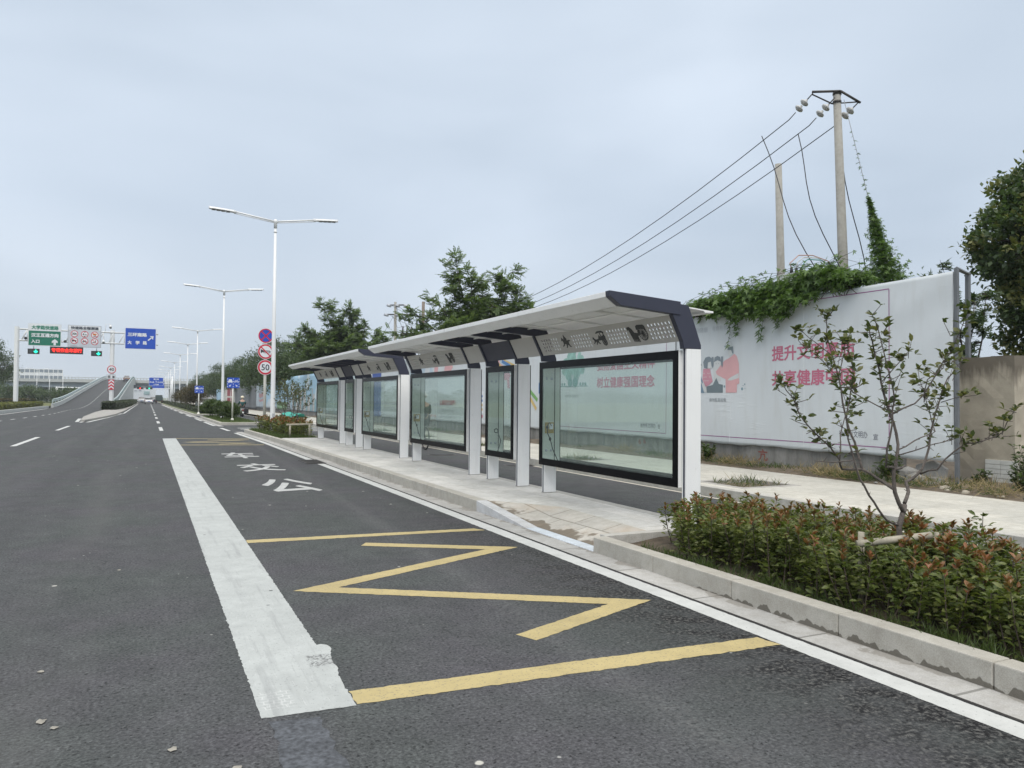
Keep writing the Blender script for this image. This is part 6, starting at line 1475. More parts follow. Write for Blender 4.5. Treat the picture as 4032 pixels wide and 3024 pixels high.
# left side trees
LT = copy_thing(DT, (-25.0, 160., 0), 1., (1.25, 1.25, 1.42), 'tall dark tree at the left edge of the view')
copy_thing(DT, (-31., 176., 0), 3., (1.2, 1.2, 1.15), 'tall dark tree farther left, mostly out of view')
random.seed(3)
lobS = [(0, 0, 1.0, 1.0, 1.0, .9), (.7, .2, .8, .8, .7, .7), (-.7, -.2, .8, .8, .7, .7), (0, .6, 1.4, .6, .6, .5)]
BS = blob_tree('bush', 'dark rounded bush under the left end of the overpass', lobS, .5, .06, 2600, .2, [L_DARK], 'bushes under the overpass', .22); BS.location = (-16.2, 190, 0); BS.scale = (1.9, 1.9, 1.9)
for i, (x, y, sc, lb) in enumerate(((-19.5, 196, 1.8, 'second dark bush in the row under the overpass'), (-23.5, 202, 2.2, 'tall dark bush in the middle of the row under the overpass'), (-27.5, 206, 2.2, 'dark bush right of the tall left tree'), (-14.6, 214, 1.5, 'low dark bush touching the ramp wall'), (-33, 214, 2.6, 'dark bush behind the tall left tree'), (-19, 236, 2., 'dark bush below the plain white portal beam'), (-28, 240, 2.3, 'far dark bush beneath the noise barrier'))):
    copy_thing(BS, (x, y, 0), i*1.1, sc, lb)
# round shrubs on the grassed island
random.seed(4)
lobQ = [(0, 0, .58, .50, .50, .36), (.22, .1, .72, .32, .32, .26), (-.26, -.05, .66, .32, .32, .26), (.05, -.25, .5, .36, .3, .28)]
RS = blob_tree('round_shrub', 'round glossy shrub at the island tip behind the near lane sign', lobQ, .3, .035, 5200, .085, [L_SHRUB], 'round shrubs on the island', .085, cl=34, asp=.5); RS.location = (4.60, 49.7, .15)
for x, y, rz, sc, lb in ((4.30, 52.4, 1., 1.12, 'second round shrub, left of the near lane sign'), (4.85, 54.2, 2., 1.1, 'round shrub at the foot of the second street lamp'), (4.1, 57.2, 3., 1.2, 'third round shrub along the island kerb'), (4.9, 58.8, 5., 1.1, 'round shrub half hidden behind the third one'), (4.2, 61., 4., 1.25, 'farthest and tallest round shrub on the island')):
    copy_thing(RS, (x, y, .15), rz, sc, lb)
random.seed(8)
lobB = [(0, 0, 2.0, .9, .9, .7), (.5, .2, 1.5, .8, .8, .6), (-.6, 0, 1.5, .8, .8, .6)]
BZ = blob_tree('bronze_tree', 'small bronze-leaved tree behind the third street lamp', lobB, 1.2, .06, 3400, .17, [L_BRONZE], 'bronze-leaved trees on the far island', .24, cl=36); BZ.location = (4.3, 88., .15)
for x, y, lb in ((4.4, 99., 'bronze-leaved tree just left of the third street lamp'), (4.5, 106., 'bronze-leaved tree between the third and fourth street lamps'), (4.6, 128., 'farther bronze-leaved tree on the far island')): copy_thing(BZ, (x, y, .15), y, .95, lb)
# clipped hedges
def clipped(name, label, path, wd, z0, z1, n, size, m):
    """hedge along a list of (x, y); leaves over a solid core"""
    T = thing(name, label, 'hedge', (path[0][0], path[0][1], z0)); b = MB(); P, D = [], []
    L = [0]
    for p, q in zip(path, path[1:]): L.append(L[-1]+math.dist(p, q))
    for (p, q) in zip(path, path[1:]):
        d = Vector((q[0]-p[0], q[1]-p[1], 0)).normalized(); s = Vector((d.y, -d.x, 0)); h = wd/2-.04
        A_ = [Vector((p[0], p[1], 0))+s*h, Vector((q[0], q[1], 0))+s*h, Vector((q[0], q[1], 0))-s*h, Vector((p[0], p[1], 0))-s*h]
        b.add([(v.x, v.y, z0) for v in A_]+[(v.x, v.y, z1-.06) for v in A_], [(0, 3, 2, 1), (4, 5, 6, 7), (0, 1, 5, 4), (1, 2, 6, 5), (2, 3, 7, 6), (3, 0, 4, 7)])
        k = int(n*math.dist(p, q)/L[-1])
        for _ in range(k):
            t = random.random(); c = Vector((p[0]+(q[0]-p[0])*t, p[1]+(q[1]-p[1])*t, 0)); u = random.uniform(-1, 1); side = random.random()
            if side < .5: c += s*(u*wd/2); c.z = z1+random.gauss(-.02, .025); dd = Vector((random.gauss(0, 1), random.gauss(0, 1), random.uniform(0, 1)))
            else:
                sg = 1 if side < .75 else -1; c += s*(sg*(wd/2+random.gauss(-.02, .025))); c.z = random.uniform(z0, z1); dd = s*sg+Vector((random.gauss(0, 1), random.gauss(0, 1), random.gauss(.2, .6)))
            P.append(tuple(c)); D.append(tuple(dd))
        for _ in range(max(60, k//3 if p == path[0] else 10)):     # the end face
            u = random.uniform(-1, 1); c = Vector((p[0], p[1], 0))+s*(u*wd/2)-d*random.uniform(0, .05); c.z = random.uniform(z0, z1); P.append(tuple(c)); D.append(tuple(-d+Vector([random.gauss(0, .8) for _ in range(3)])))
    b.build('core', mat('hedge_core', (.012, .018, .007), .95, .3, 8.), T)
    leaves_obj('foliage', [(*scatter(LEAF4, np.array(P), np.array(D), size*rng.uniform(.6, 1.3, len(P)), .5, rng.normal(0, .5, len(P))), 0)], [m], T); return T
clipped('clipped_hedge', 'dark clipped hedge on the nose island at the foot of the right gantry post', [(-3.85, 94.5), (-3.55, 104), (-3.25, 130), (-3.1, 205)], 1.45, .13, .98, 9000, .17, L_CLIP)
clipped('clipped_hedge', 'yellow-green clipped hedge at the foot of the left gantry post', [(-12.7, 60), (-12.7, 78), (-13.1, 100), (-13.4, 117)], 2.0, .24, .82, 9000, .17, L_LIME)
clipped('clipped_hedge', 'dark olive hedge behind the yellow-green one', [(-15.4, 70), (-15.4, 116), (-14.2, 120)], 1.6, .24, 1.15, 5000, .2, L_BRONZE)
clipped('clipped_hedge', 'low dark hedge on the far island behind the farther lane sign', [(4.75, 72.5), (4.7, 100), (4.4, 150), (4.3, 240)], 1.3, .14, .62, 9000, .15, L_CLIP)
# distant wood
P = []; 
for i in range(52000):
    if i % 5 < 3: x, y = rng.uniform(-420, -20), rng.uniform(430, 640)
    else: x, y = rng.uniform(20, 300), rng.uniform(330, 520)
    hh = 7+2.5*math.sin(x*.09)+2*math.sin(x*.031+y*.02)+1.5*math.sin(x*.41+y*.13)
    P.append((x, y, rng.uniform(0, 1)**.7*hh))
o = leaves_obj('distant_wood', [(*scatter(LEAF4, np.array(P), rdir(len(P), .2), 1.15*rng.uniform(.6, 1.3, len(P)), .6, rng.uniform(0, 6.28, len(P))), 0)], [L_DARK]); tag(o, 'line of distant trees closing the horizon beyond the overpass', 'wood'); o['kind'] = 'stuff'

# creeper on the hoarding and on the guy wire
random.seed(31); rng = np.random.default_rng(31)
top = [(14.9, 3.70), (14.57, 3.84), (13.9, 3.92), (13.25, 4.0), (12.6, 4.02), (12.1, 4.05), (11.5, 4.10), (10.9, 4.15), (10.6, 4.12), (10.3, 3.98), (9.87, 3.86)]
bot = [(14.9, 3.62), (14.57, 3.68), (13.9, 3.46), (13.25, 3.34), (12.77, 3.24), (12.3, 3.30), (11.84, 3.16), (11.5, 3.30), (10.97, 3.55), (10.3, 3.68), (9.87, 3.72)]
def tab(t, y): return lerp_tab(sorted(t), y)
P, D = [], []
for _ in range(5600):
    y = rng.uniform(9.9, 14.95); a, c = tab(bot, y), tab(top, y); u = rng.beta(1.6, 1.2); z = a+(c-a)*u+rng.normal(0, .04)+.06*math.sin(y*9)*(u < .3)
    over = z > 3.62; x = HX-.03-abs(rng.normal(0, .10))-(.06 if not over else 0)+(rng.uniform(-.1, .45) if over else 0)
    P.append((x, y, z)); D.append((rng.normal(-.5, .5), rng.normal(0, .7), rng.normal(-.55, .4)))
b = MB(); strands = [(13.35, 3.35, 2.78), (13.1, 3.3, 3.0), (12.35, 3.25, 2.86), (14.35, 3.55, 3.38), (11.9, 3.2, 3.02)]
for y, za, zb in strands:
    pts = [(HX-.05+.01*random.random(), y+.10*t+.02*math.sin(t*9), za+(zb-za)*t) for t in (0, .25, .5, .75, 1)]; b.tube(pts, .004, 4, 0, False)
    for t in np.linspace(0, 1, 8): P.append((HX-.06, y+.10*t+rng.normal(0, .04), za+(zb-za)*t)); D.append((-.5, rng.normal(0, .6), rng.normal(-.6, .3)))
for i in range(40):   # runners above the mass and along the top
    y = rng.uniform(9.9, 14.8); z = tab(top, y); q = [(11.75+rng.normal(0, .1), y+.12*rng.normal()*k, z-.1+.09*k) for k in range(4)]; b.tube(q, .004, 4, 0, False)
    for p in q[1:]: P.append(p); D.append((rng.normal(), rng.normal(), rng.normal(0, .4)))
for i in range(26):
    y = rng.uniform(10., 14.5); b.tube([(11.9, y, 3.5), (11.75, y+rng.normal(0, .2), 3.75), (11.6, y+rng.normal(0, .3), 3.5)], .008, 5, 0, False)
T = thing('climbing_vine', 'broad-leaved green creeper spilling over the top of the nearest banner', 'vine', (11.75, 12.4, 3.6)); b.build('stems', BARK2, T)
leaves_obj('foliage', [(*scatter(IVQ, np.array(P), np.array(D), .138*rng.uniform(.55, 1.2, len(P)), .95, rng.normal(0, .5, len(P))), 0)], [L_IVY], T)
P, D = [], []; gx = lambda t: Vector((16.95, 14.9, 9.75)).lerp(Vector((17.62, 13.3, 2.0)), t)
for _ in range(3600):
    t = .352+.35*rng.random()**.62 if rng.random() < .7 else rng.uniform(.6, 1); c = gx(t); w_ = .012+min(.66, .50*max(0, (t-.36)/.28)**1.25)
    P.append((c.x+rng.normal(0, .45)*w_, c.y+rng.normal(0, .45)*w_, c.z+rng.normal(0, .06))); D.append((rng.normal(), rng.normal(), rng.normal(-.5, .4)))
for t in np.linspace(.12, .36, 16): c = gx(t); P.append(tuple(c)); D.append((rng.normal(), rng.normal(), -.2))
T = thing('climbing_vine', 'creeper cone climbing the guy wire right of the tall pole', 'vine', (17.6, 13.4, 0)); b = MB()
for k in range(14): 
    t0 = random.uniform(.36, .6); b.tube([gx(t0), gx(.8)+Vector((random.gauss(0, .15), random.gauss(0, .15), 0)), (17.65+random.gauss(0, .3), 13.2+random.gauss(0, .3), 0)], .008, 4, 0, False)
for k in range(7):
    c = gx(random.uniform(.5, .9)); q_ = Vector((random.gauss(0, .18), random.gauss(0, .18), 0)); b.tube([c, c+q_*.6+Vector((0, 0, .08)), c+q_], .004, 4, 0, False)
b.build('stems', BARK2, T); leaves_obj('foliage', [(*scatter(IVQ, np.array(P), np.array(D), .12*rng.uniform(.55, 1.2, len(P)), .95, rng.normal(0, .5, len(P))), 0)], [L_IVY], T)

# ------------------------------------------------------------------ power poles and wires
def sagline(a, c, sag, n=24): 
    a, c = Vector(a), Vector(c); return [a.lerp(c, i/n)-Vector((0, 0, sag*4*(i/n)*(1-i/n))) for i in range(n+1)]
PT = thing('power_pole', 'tall leaning concrete power pole with three insulators on an angled crossarm', 'power pole', (17.33, 15.06, 0))
b = MB(); b.tube([(17.33, 15.06, 0), (17.1, 15.06, 5.2), (16.86, 15.06, 10.02)], [.168, .132, .098], 18); b.build('pole', POLEC, PT)
b = MB(); b.tube([(16.25, 15.35, 10.0), (16.86, 14.93, 9.98)], .035, 4); b.tube([(16.86, 14.93, 9.98), (17.46, 14.80, 9.72)], .035, 4); b.tube([(16.3, 15.4, 9.96), (16.86, 15.2, 9.72)], .02, 4); b.tube([(17.4, 14.82, 9.74), (16.86, 15.1, 9.7)], .02, 4)
for z in (9.72, 9.95): b.lathe((16.87, 15.06, z-.03), [(.115, 0), (.115, .06)], 14)
b.build('crossarm', RUST, PT)
ins = [((16.27, 15.34, 9.96), (15.72, 15.66, 9.24)), ((16.72, 15.0, 9.80), (16.14, 15.35, 9.05)), ((17.40, 14.82, 9.72), (16.86, 15.1, 9.10))]
wires_a = []
for a, c in ins:
    a, c = Vector(a), Vector(c); b = MB(); ax = (c-a).normalized(); L = (c-a).length
    b.tube([a, a+ax*L*.28], .018, 6, 1); b.tube([a+ax*L*.72, c], .014, 6, 1)
    for t in (.34, .56): b.lathe(a+ax*L*t, [(.03, -.09), (.045, -.05), (.05, -.02), (.118, .0), (.122, .028), (.085, .055), (.05, .07)], 18, 0, axis=ax)
    b.build('insulator', [PORC, RUST], PT); wires_a.append(c)
PF = thing('power_pole', 'distant concrete power pole with two crossarms and a switch on a bracket', 'power pole', (20.1, 67., 0)); fx, fy = 20.05, 67.
b = MB(); b.tube([(fx, fy, 0), (fx-.05, fy, 10.3)], [.20, .11], 12); b.build('pole', POLEC, PF)
for z, w_ in ((10.0, .75), (9.15, 1.0)):
    b = MB(); b.tube([(fx-w_, fy+.2, z), (fx+w_, fy-.3, z+.05)], .06, 5); b.build('crossarm', RUST, PF)
    for s in (-1, 0, 1): b = MB(); p = Vector((fx+s*w_*.95, fy-.05-s*.25, z-.02)); b.tube([p, p+Vector((.12, -.5, -.12))], .12, 8); b.build('insulator', [SGREY], PF)
b = MB(); b.tube([(fx, fy-.1, 6.6), (fx+.9, fy-.5, 7.25)], .04, 5); b.box(fx+.3, fx+1.5, fy-.8, fy-.4, 7.2, 7.45)
for x in (.45, .85, 1.25): b.tube([(fx+x, fy-.6, 7.4), (fx+x+.06, fy-.6, 8.1)], [.10, .06], 8)
b.build('switch', [mat('dark_switchgear', (.10, .09, .10), .6)], PF)
PW = [Vector((fx-.6, fy-.6, 9.9)), Vector((fx-.0, fy-.6, 9.85)), Vector((fx+.7, fy-.8, 9.9))]
for i, (a, c) in enumerate(zip(wires_a, PW)):
    b = MB(); b.tube(sagline(a, c, 3.05), .013, 5, 0, False); tag(b.build('power_line', WIRE), 'sagging power line from the tall pole to the distant pole, seen above the shelter roof', 'power line', 'power lines above the shelter')
for i, (dx, dz) in enumerate(((-.9, 9.1), (0, 9.05), (.9, 9.1))):
    b = MB(); b.tube(sagline((fx+dx*.95, fy-.6, dz), (17.0+dx*.4, 37, 6.6), 1.2), .012, 5, 0, False); tag(b.build('power_line', WIRE), 'lower power line leaving the distant pole towards the open tree', 'power line', 'lower power lines')
for i in range(4):
    b = MB(); x = fx-.5+i*.45; b.tube([(x, fy-.4, 9.9 if i % 2 else 9.1), (x+.25, fy-.5, 8.6), (x+.5, fy-.55, 7.9), (fx+.5+.25*i, fy-.6, 8.1)], .015, 5, 0, False); tag(b.build('jumper_cable', WIRE), 'looping jumper cable between crossarm and switch of the distant pole', 'cable', 'jumper cables on the distant pole')
b = MB(); b.tube([(fx-.05, fy, 9.3), (fx-2.2, fy+1, 5.), (fx-3.1, fy+1.5, 3.)], .012, 5, 0, False); tag(b.build('guy_wire', WIRE), 'thin guy wire slanting left from the distant pole', 'guy wire')
b = MB(); b.tube([(17.95, 18.03, 0), (17.66, 18.03, 8.95)], [.150, .102], 16); tag(b.build('concrete_pole', POLEC), 'shorter bare concrete pole without crossarm, left of the tall one', 'pole')
b = MB(); b.tube([(22.9, 68, 0), (23.05, 68.2, 10.65)], [.22, .14], 12); tag(b.build('concrete_pole', m_stone('brown_pole', (.20, .165, .14))), 'brownish bare pole rising left of the open tree', 'pole')
b = MB(); b.tube([gx(0), gx(1)], .009, 5, 0, False); tag(b.build('guy_wire', METAL), 'guy wire of the tall pole running down into the creeper cone', 'guy wire')
for i, (pts, lb) in enumerate(((sagline(wires_a[0].lerp(PW[0], .022)-Vector((0, 0, .10)), (15.95, 14.9, 5.0), .0, 8), 'leftmost drop cable hanging from the power line to the creeper'), (sagline(wires_a[1].lerp(PW[1], .010)-Vector((0, 0, .05)), (16.75, 14.9, 5.1), 0, 8), 'middle drop cable hanging left of the tall pole'), (sagline(wires_a[2], (17.55, 14.75, 4.95), 0, 8), 'drop cable hanging right of the tall pole'))):
    p2 = [p+Vector((.10*math.sin(k*.8+i)+(-.18*math.sin(math.pi*k/8) if i < 2 else .05*math.sin(math.pi*k/8)), 0, 0)) for k, p in enumerate(pts)]
    b = MB(); b.tube(p2, .013, 6); tag(b.build('drop_cable', WIRE), lb, 'cable')
TF = thing('pole_transformer', 'pale transformer box with curved cables half buried in the creeper', 'transformer', (15.2, 14.9, 3.2)); b = MB(); b.box(14.95, 15.45, 14.7, 15.2, 3.9, 4.86); b.build('tank', mat('pale_transformer_grey', (.50, .52, .51), .5), TF)
b = MB(); b.box(14.2, 17.6, 14.85, 14.97, 4.30, 4.40); b.box(16.5, 17.6, 14.6, 15.2, 4.98, 5.04); b.box(15.0, 17.5, 14.7, 14.8, 3.0, 3.08); b.box(14.9, 15.02, 14.9, 15.0, 0, 4.3); b.build('platform_beams', DARKMET, TF)
cm = [mat('pink_cable', (.45, .27, .22), .5), mat('white_cable', (.55, .55, .52), .5), mat('green_cable', (.06, .25, .20), .5)]
for i, x in enumerate((15.05, 15.22, 15.38)):
    b = MB(); b.tube([(x, 14.9, 4.86), (x, 14.9, 5.02)], [.05, .03], 8); b.build('bushing', BLACKM, TF)
    b = MB(); b.tube([(x, 14.9, 5.0), (x-.06+.1*i, 14.9, 5.12+.05*i), (x+.25, 14.9, 5.36-.04*i), (x+.75, 14.9, 5.40-.05*i), (16.35, 14.9, 5.30-.06*i), (16.65, 14.9, 5.02)], .014, 6); b.build('cable', cm[i], TF)
b = MB(); b.tube([(16.1, 14.9, 4.9), (16.3, 14.9, 5.05), (16.6, 14.9, 5.0), (16.75, 14.9, 4.8)], .013, 6); b.tube([(17.6, 14.8, 4.9), (17.75, 14.8, 5.2), (18.05, 14.8, 5.2), (18.1, 14.8, 4.8), (17.95, 14.8, 4.6)], .013, 6); b.tube([(17.75, 14.8, 4.6), (18.0, 14.8, 4.75)], .05, 6); b.build('fuse_cables', WIRE, TF)

# ------------------------------------------------------------------ green netting by the wall
b = MB(); idx = {}
for i in range(40):
    for j in range(9):
        x, y = 9.0+1.3*j/8, 54.8+6.4*i/39; z = .17+max(0, .32*math.sin(math.pi*j/8)*(.6+.4*math.sin(i*.9+j*.5))+random.gauss(0, .03)); idx[i, j] = len(b.v); b.v.append((x+random.gauss(0, .03), y, z))
for i in range(39):
    for j in range(8): b.f.append((idx[i, j], idx[i+1, j], idx[i+1, j+1], idx[i, j+1])); b.m.append(0); b.sm.append(False)
tag(b.build('dust_netting', mat('green_netting', (.05, .33, .27), .7, .25, 5.)), 'heap of green dust netting lying on the pavement behind the small trees', 'netting')

# ------------------------------------------------------------------ the hazy air
m, t, bb = new_mat('haze_air'); t.nodes.remove(bb); pv = N(t, 'ShaderNodeVolumePrincipled')
pv.inputs['Color'].default_value = (.90, .95, 1., 1); pv.inputs['Density'].default_value = .00038; pv.inputs['Anisotropy'].default_value = .1
t.links.new(pv.outputs[0], t.nodes['Material Output'].inputs['Volume'])
b = MB(); b.box(-460, 420, -60, 900, -1.06, 17.5); HZ = b.build('haze', m); HZ['kind'] = 'stuff'; HZ['label'] = 'pale haze lying over the far road and overpass'; HZ['category'] = 'haze'

# ------------------------------------------------------------------ vehicles and riders
def car(name, label, x, y, z, body_c, heading=0., kind='sedan', slope=0., group=None, tint=None):
    T = thing(name, label, 'car', (0, 0, 0), group)
    PM = mat('car_paint_%d' % (int(sum(body_c)*1000)), body_c, .25, .03, 2.); GL = mat('car_glass', (.03, .035, .04), .1, .1)
    W_, Lr = .88, 2.25
    if kind == 'sedan': low = [(-2.3, .42), (-2.28, .82), (-2.1, .98), (-1.25, 1.02), (1.0, .98), (2.0, .84), (2.28, .66), (2.3, .36), (1.9, .22), (-1.9, .22)]; cab = [(-1.55, 1.0), (-.95, 1.42), (.35, 1.46), (1.15, .98)]
    elif kind == 'suv': low = [(-2.2, .45), (-2.22, .95), (-2.1, 1.12), (1.0, 1.08), (2.0, .98), (2.25, .75), (2.25, .42), (1.9, .26), (-1.9, .26)]; cab = [(-2.02, 1.1), (-1.75, 1.62), (.4, 1.68), (1.2, 1.07)]
    else: low = [(-2.5, .4), (-2.52, 1.1), (1.7, 1.1), (2.3, .95), (2.45, .4), (2.2, .26), (-2.3, .26)]; cab = [(-2.48, 1.08), (-2.40, 1.95), (1.0, 1.98), (1.75, 1.08)]
    def loft(prof, ws, m, nm, bev):
        b = MB(); k = len(prof); vs = []
        for s_, q in ((-1, 0), (1, 0)):
            for i, (py, pz) in enumerate(prof): vs.append((s_*ws(py, pz), py, pz))
        fs = [tuple(range(k)), tuple(range(2*k-1, k-1, -1))]+[(i, k+i, k+(i+1) % k, (i+1) % k) for i in range(k)]
        b.add(vs, fs); return b.build(nm, m, T, bevel=bev, seg=3)
    loft(low, lambda py, pz: W_-.05*abs(py/2.3)**3-.03*(pz < .4), PM, 'body', .06)
    loft(cab, lambda py, pz: W_-.06-.16*max(0, pz-1.0)/.5, GL, 'windows', .04)
    zt = max(p[1] for p in cab); ra, rb = cab[1][0], cab[2][0]
    b = MB(); b.box(-W_+.24, W_-.24, ra+.02, rb-.02, zt-.03, zt+.012); b.build('roof', PM, T, bevel=.02)
    for s_ in (-1, 1):
        for yy in (-1.4, 1.42):
            b = MB(); b.lathe((s_*.70, yy, .33), [(.33, -.0), (.33, .19)], 20, 0, axis=(s_, 0, 0)); wh = b.build('wheel', RUBBER, T); b = MB(); b.lathe((s_*.885, yy, .33), [(.19, 0), (.17, .012)], 14, 0, axis=(s_, 0, 0)); q = b.build('rim', METAL); q.parent = wh
        b = MB(); zz = .80 if kind == 'sedan' else .95; b.box(s_*.80-.14, s_*.80+.04, low[1][0]-.02, low[1][0]+.10, zz-.09, zz+.08); b.build('tail_light', mat('tail_red', (.30, .01, .015), .3), T)
        b = MB(); b.box(s_*.94-.07, s_*.94+.07, .85, 1.0, 1.0, 1.12); b.build('mirror', PM, T, bevel=.02)
    b = MB(); b.box(-.26, .26, low[1][0]-.03, low[1][0]+.02, .56, .68); b.build('number_plate', mat('plate_blue', (.02, .08, .35), .4), T)
    b = MB(); b.box(-.75, .75, low[0][0]-.02, low[0][0]+.08, .28, .42); b.build('bumper', BLACKM, T)
    T.location = (x, y, z); T.rotation_euler = (slope, 0, heading); return T
car('white_sedan', 'white sedan driving away in the middle lane towards the overpass', .22, 200, 0, (.72, .73, .74))
car('white_van', 'white car left of the sedan, close to the nose island kerb', -1.55, 230, 0, (.70, .72, .72), 0, 'suv')
car('dark_car', 'dark car half hidden between the white car and the sedan', -.55, 248, 0, (.05, .05, .06))
car('dark_car', 'dark car just right of the white sedan', 1.25, 240, 0, (.04, .045, .05), 0, 'suv')
car('brown_suv', 'brownish car cresting the ramp', -5.45, 240, zr(240)+.01, (.22, .16, .13), 0, 'suv', math.atan(.045)).scale = (.93, 1, .93)
car('white_car', 'white car parked behind the round shrubs, half hidden', 6.6, 108, 0, (.72, .73, .74), R(3))
TT = thing('delivery_truck', 'dark grey-green truck under the overpass right of the sedans', 'truck', (2.5, 215, 0)); b = MB(); b.box(1.68, 3.42, 215, 219, .75, 1.75); b.box(1.74, 3.36, 214.97, 215, .82, 1.68); b.build('cargo_bed', mat('truck_green', (.05, .075, .07), .6), TT, bevel=.03)
b = MB(); b.box(1.72, 3.38, 219.2, 221, .5, 2.2); b.build('cab', MATS['truck_green'], TT, bevel=.1)
for x in (1.72, 3.12):
    for yy in (215.8, 220.2): b = MB(); b.lathe((x, yy, .42), [(.42, 0), (.42, .26)], 18, 0, axis=(1, 0, 0)); b.build('wheel', RUBBER, TT)
for x in (1.85, 3.2): b = MB(); b.box(x-.1, x+.1, 214.94, 215.0, .62, .72); b.build('tail_light', MATS['tail_red'], TT)

def skinned(name, bones, mats, parent, lev=1):
    """bones: chains of (x, y, z, r); joints shared by position are merged"""
    V, Rr, E_, ix = [], [], [], {}
    for ch in bones:
        last = None
        for p in ch:
            k = tuple(round(q, 4) for q in p[:3])
            if k not in ix: ix[k] = len(V); V.append(p[:3]); Rr.append(p[3])
            if last is not None and last != ix[k]: E_.append((last, ix[k]))
            last = ix[k]
    me = bpy.data.meshes.new(name); me.from_pydata(V, E_, []); me.materials.append(mats); o = bpy.data.objects.new(name, me); COL.objects.link(o); o.parent = parent
    sk = o.modifiers.new('skin', 'SKIN'); sk.use_smooth_shade = True
    if not me.skin_vertices: me.attributes
    lay = me.skin_vertices[0].data if me.skin_vertices else None
    if lay:
        for i, r in enumerate(Rr): lay[i].radius = (r, r); lay[i].use_root = i == 0
    ss = o.modifiers.new('smooth', 'SUBSURF'); ss.levels = lev; ss.render_levels = lev; return o
def ensure_skin(me):
    pass
SKIN = mat('skin', (.42, .27, .20), .55, .06)
def limbs_body(T, s, jacket, trousers, hair=None):
    """a person seated astride, seen from behind; local: +y forward, z up, seat height s; one continuous body"""
    hz = s+.10; b = MB()
    def arm(sx_): return [(0, -.02, hz+.46, .13), (sx_*.19, -.02, hz+.43, .068), (sx_*.27, .13, hz+.20, .05), (sx_*.26, .40, hz+.22, .038), (sx_*.25, .47, hz+.23, .034)]
    def fingers(sx_):
        o = []
        for k, (dx, ln) in enumerate(((-.03, .050), (-.01, .058), (.01, .055), (.03, .045))): o.append([(sx_*.25, .47, hz+.23, .034), (sx_*.25+dx, .515, hz+.24, .011), (sx_*.25+dx, .515+ln*.7, hz+.225, .009), (sx_*.25+dx, .515+ln*.75, hz+.19, .008)])
        o.append([(sx_*.25, .47, hz+.23, .034), (sx_*.25-sx_*.05, .50, hz+.21, .011), (sx_*.25-sx_*.055, .53, hz+.19, .009)]); return o
    def leg(sx_): return [(0, 0, hz, .14), (sx_*.12, .03, hz-.02, .105), (sx_*.19, .42, hz-.05, .078), (sx_*.17, .40, hz-.48, .05), (sx_*.17, .42, hz-.52, .045), (sx_*.18, .56, hz-.54, .035)]
    torso = [(0, 0, hz, .14), (0, -.04, hz+.22, .145), (0, -.02, hz+.46, .13), (0, .0, hz+.56, .055), (0, .02, hz+.64, .075), (0, .03, hz+.72, .105), (0, .02, hz+.80, .085)]
    face = [(0, .03, hz+.72, .105), (0, .125, hz+.71, .022)]
    body = skinned('body', [torso, face, arm(-1), arm(1), leg(-1), leg(1)]+fingers(-1)+fingers(1), SKIN, T, 1)
    k = 1.10
    def fat(ch, f): return [(a, c, d, r*f) for a, c, d, r in ch]
    jk = [fat(torso[:3], 1.12), fat(arm(-1)[:4], 1.22), fat(arm(1)[:4], 1.22)]; skinned('jacket', jk, jacket, T, 1)
    skinned('trousers', [fat(leg(-1)[:4], 1.14), fat(leg(1)[:4], 1.14)], trousers, T, 1)
    for sx_ in (-1, 1):
        b = MB(); b.blob((sx_*.18, .49, hz-.545), (.05, .13, .045), 0, 10, 6); b.build('shoe', BLACKM, T)
        b = MB(); b.blob((sx_*.11, .03, hz+.70), (.014, .028, .04), 0, 8, 6); b.build('ear', SKIN, T)
        b = MB(); b.blob((sx_*.036, .122, hz+.735), (.012, .008, .008), 0, 8, 5); b.build('eye', SBLACK, T)
    b = MB(); b.blob((0, .128, hz+.665), (.026, .008, .007), 0, 8, 5); b.build('mouth', mat('lips', (.35, .12, .11), .5), T)
    return hz
def bm_skin_ok():
    me = bpy.data.meshes.new('t'); me.from_pydata([(0, 0, 0), (0, 0, 1)], [(0, 1)], []); o = bpy.data.objects.new('t', me); COL.objects.link(o); o.modifiers.new('s', 'SKIN'); n = len(me.skin_vertices); bpy.data.objects.remove(o); bpy.data.meshes.remove(me); return n
RX, RY = 6.98, 66.5
SC = thing('electric_scooter', 'electric scooter with a black rear box ridden away along the cycle lane', 'scooter', (RX, RY, 0)); 
def at(b): 
    b.v = [(p[0]+RX, p[1]+RY, p[2]) for p in b.v]; return b
for yy in (-.55, .72): 
    b = MB(); b.lathe((-.055, yy, .24), [(.15, .0), (.24, .0), (.24, .11), (.15, .11)], 22, 0, axis=(1, 0, 0)); wq = at(b).build('wheel', RUBBER, SC); b = MB(); b.lathe((-.03, yy, .24), [(.15, 0), (.15, .06)], 14, 0, axis=(1, 0, 0)); sub(at(b).build('rim', METAL), wq)
b = MB(); b.prism([(-.75, .50), (-.70, .72), (-.15, .70), (-.05, .40), (.35, .28), (.52, .34), (.62, .95), (.70, .95), (.72, .40), (.40, .18), (-.10, .20), (-.35, .42)], lambda p, q, t: (t, p, q), -.14, .14); at(b).build('bodywork', mat('scooter_white', (.55, .57, .56), .35), SC, bevel=.03)
b = MB(); b.box(-.15, .15, -.78, -.10, .70, .79); at(b).build('seat', BLACKM, SC, bevel=.03); b = MB(); b.tube([(-.33, .50, 1.03), (0, .60, 1.0), (.33, .50, 1.03)], .016, 8); at(b).build('handlebar', BLACKM, SC)
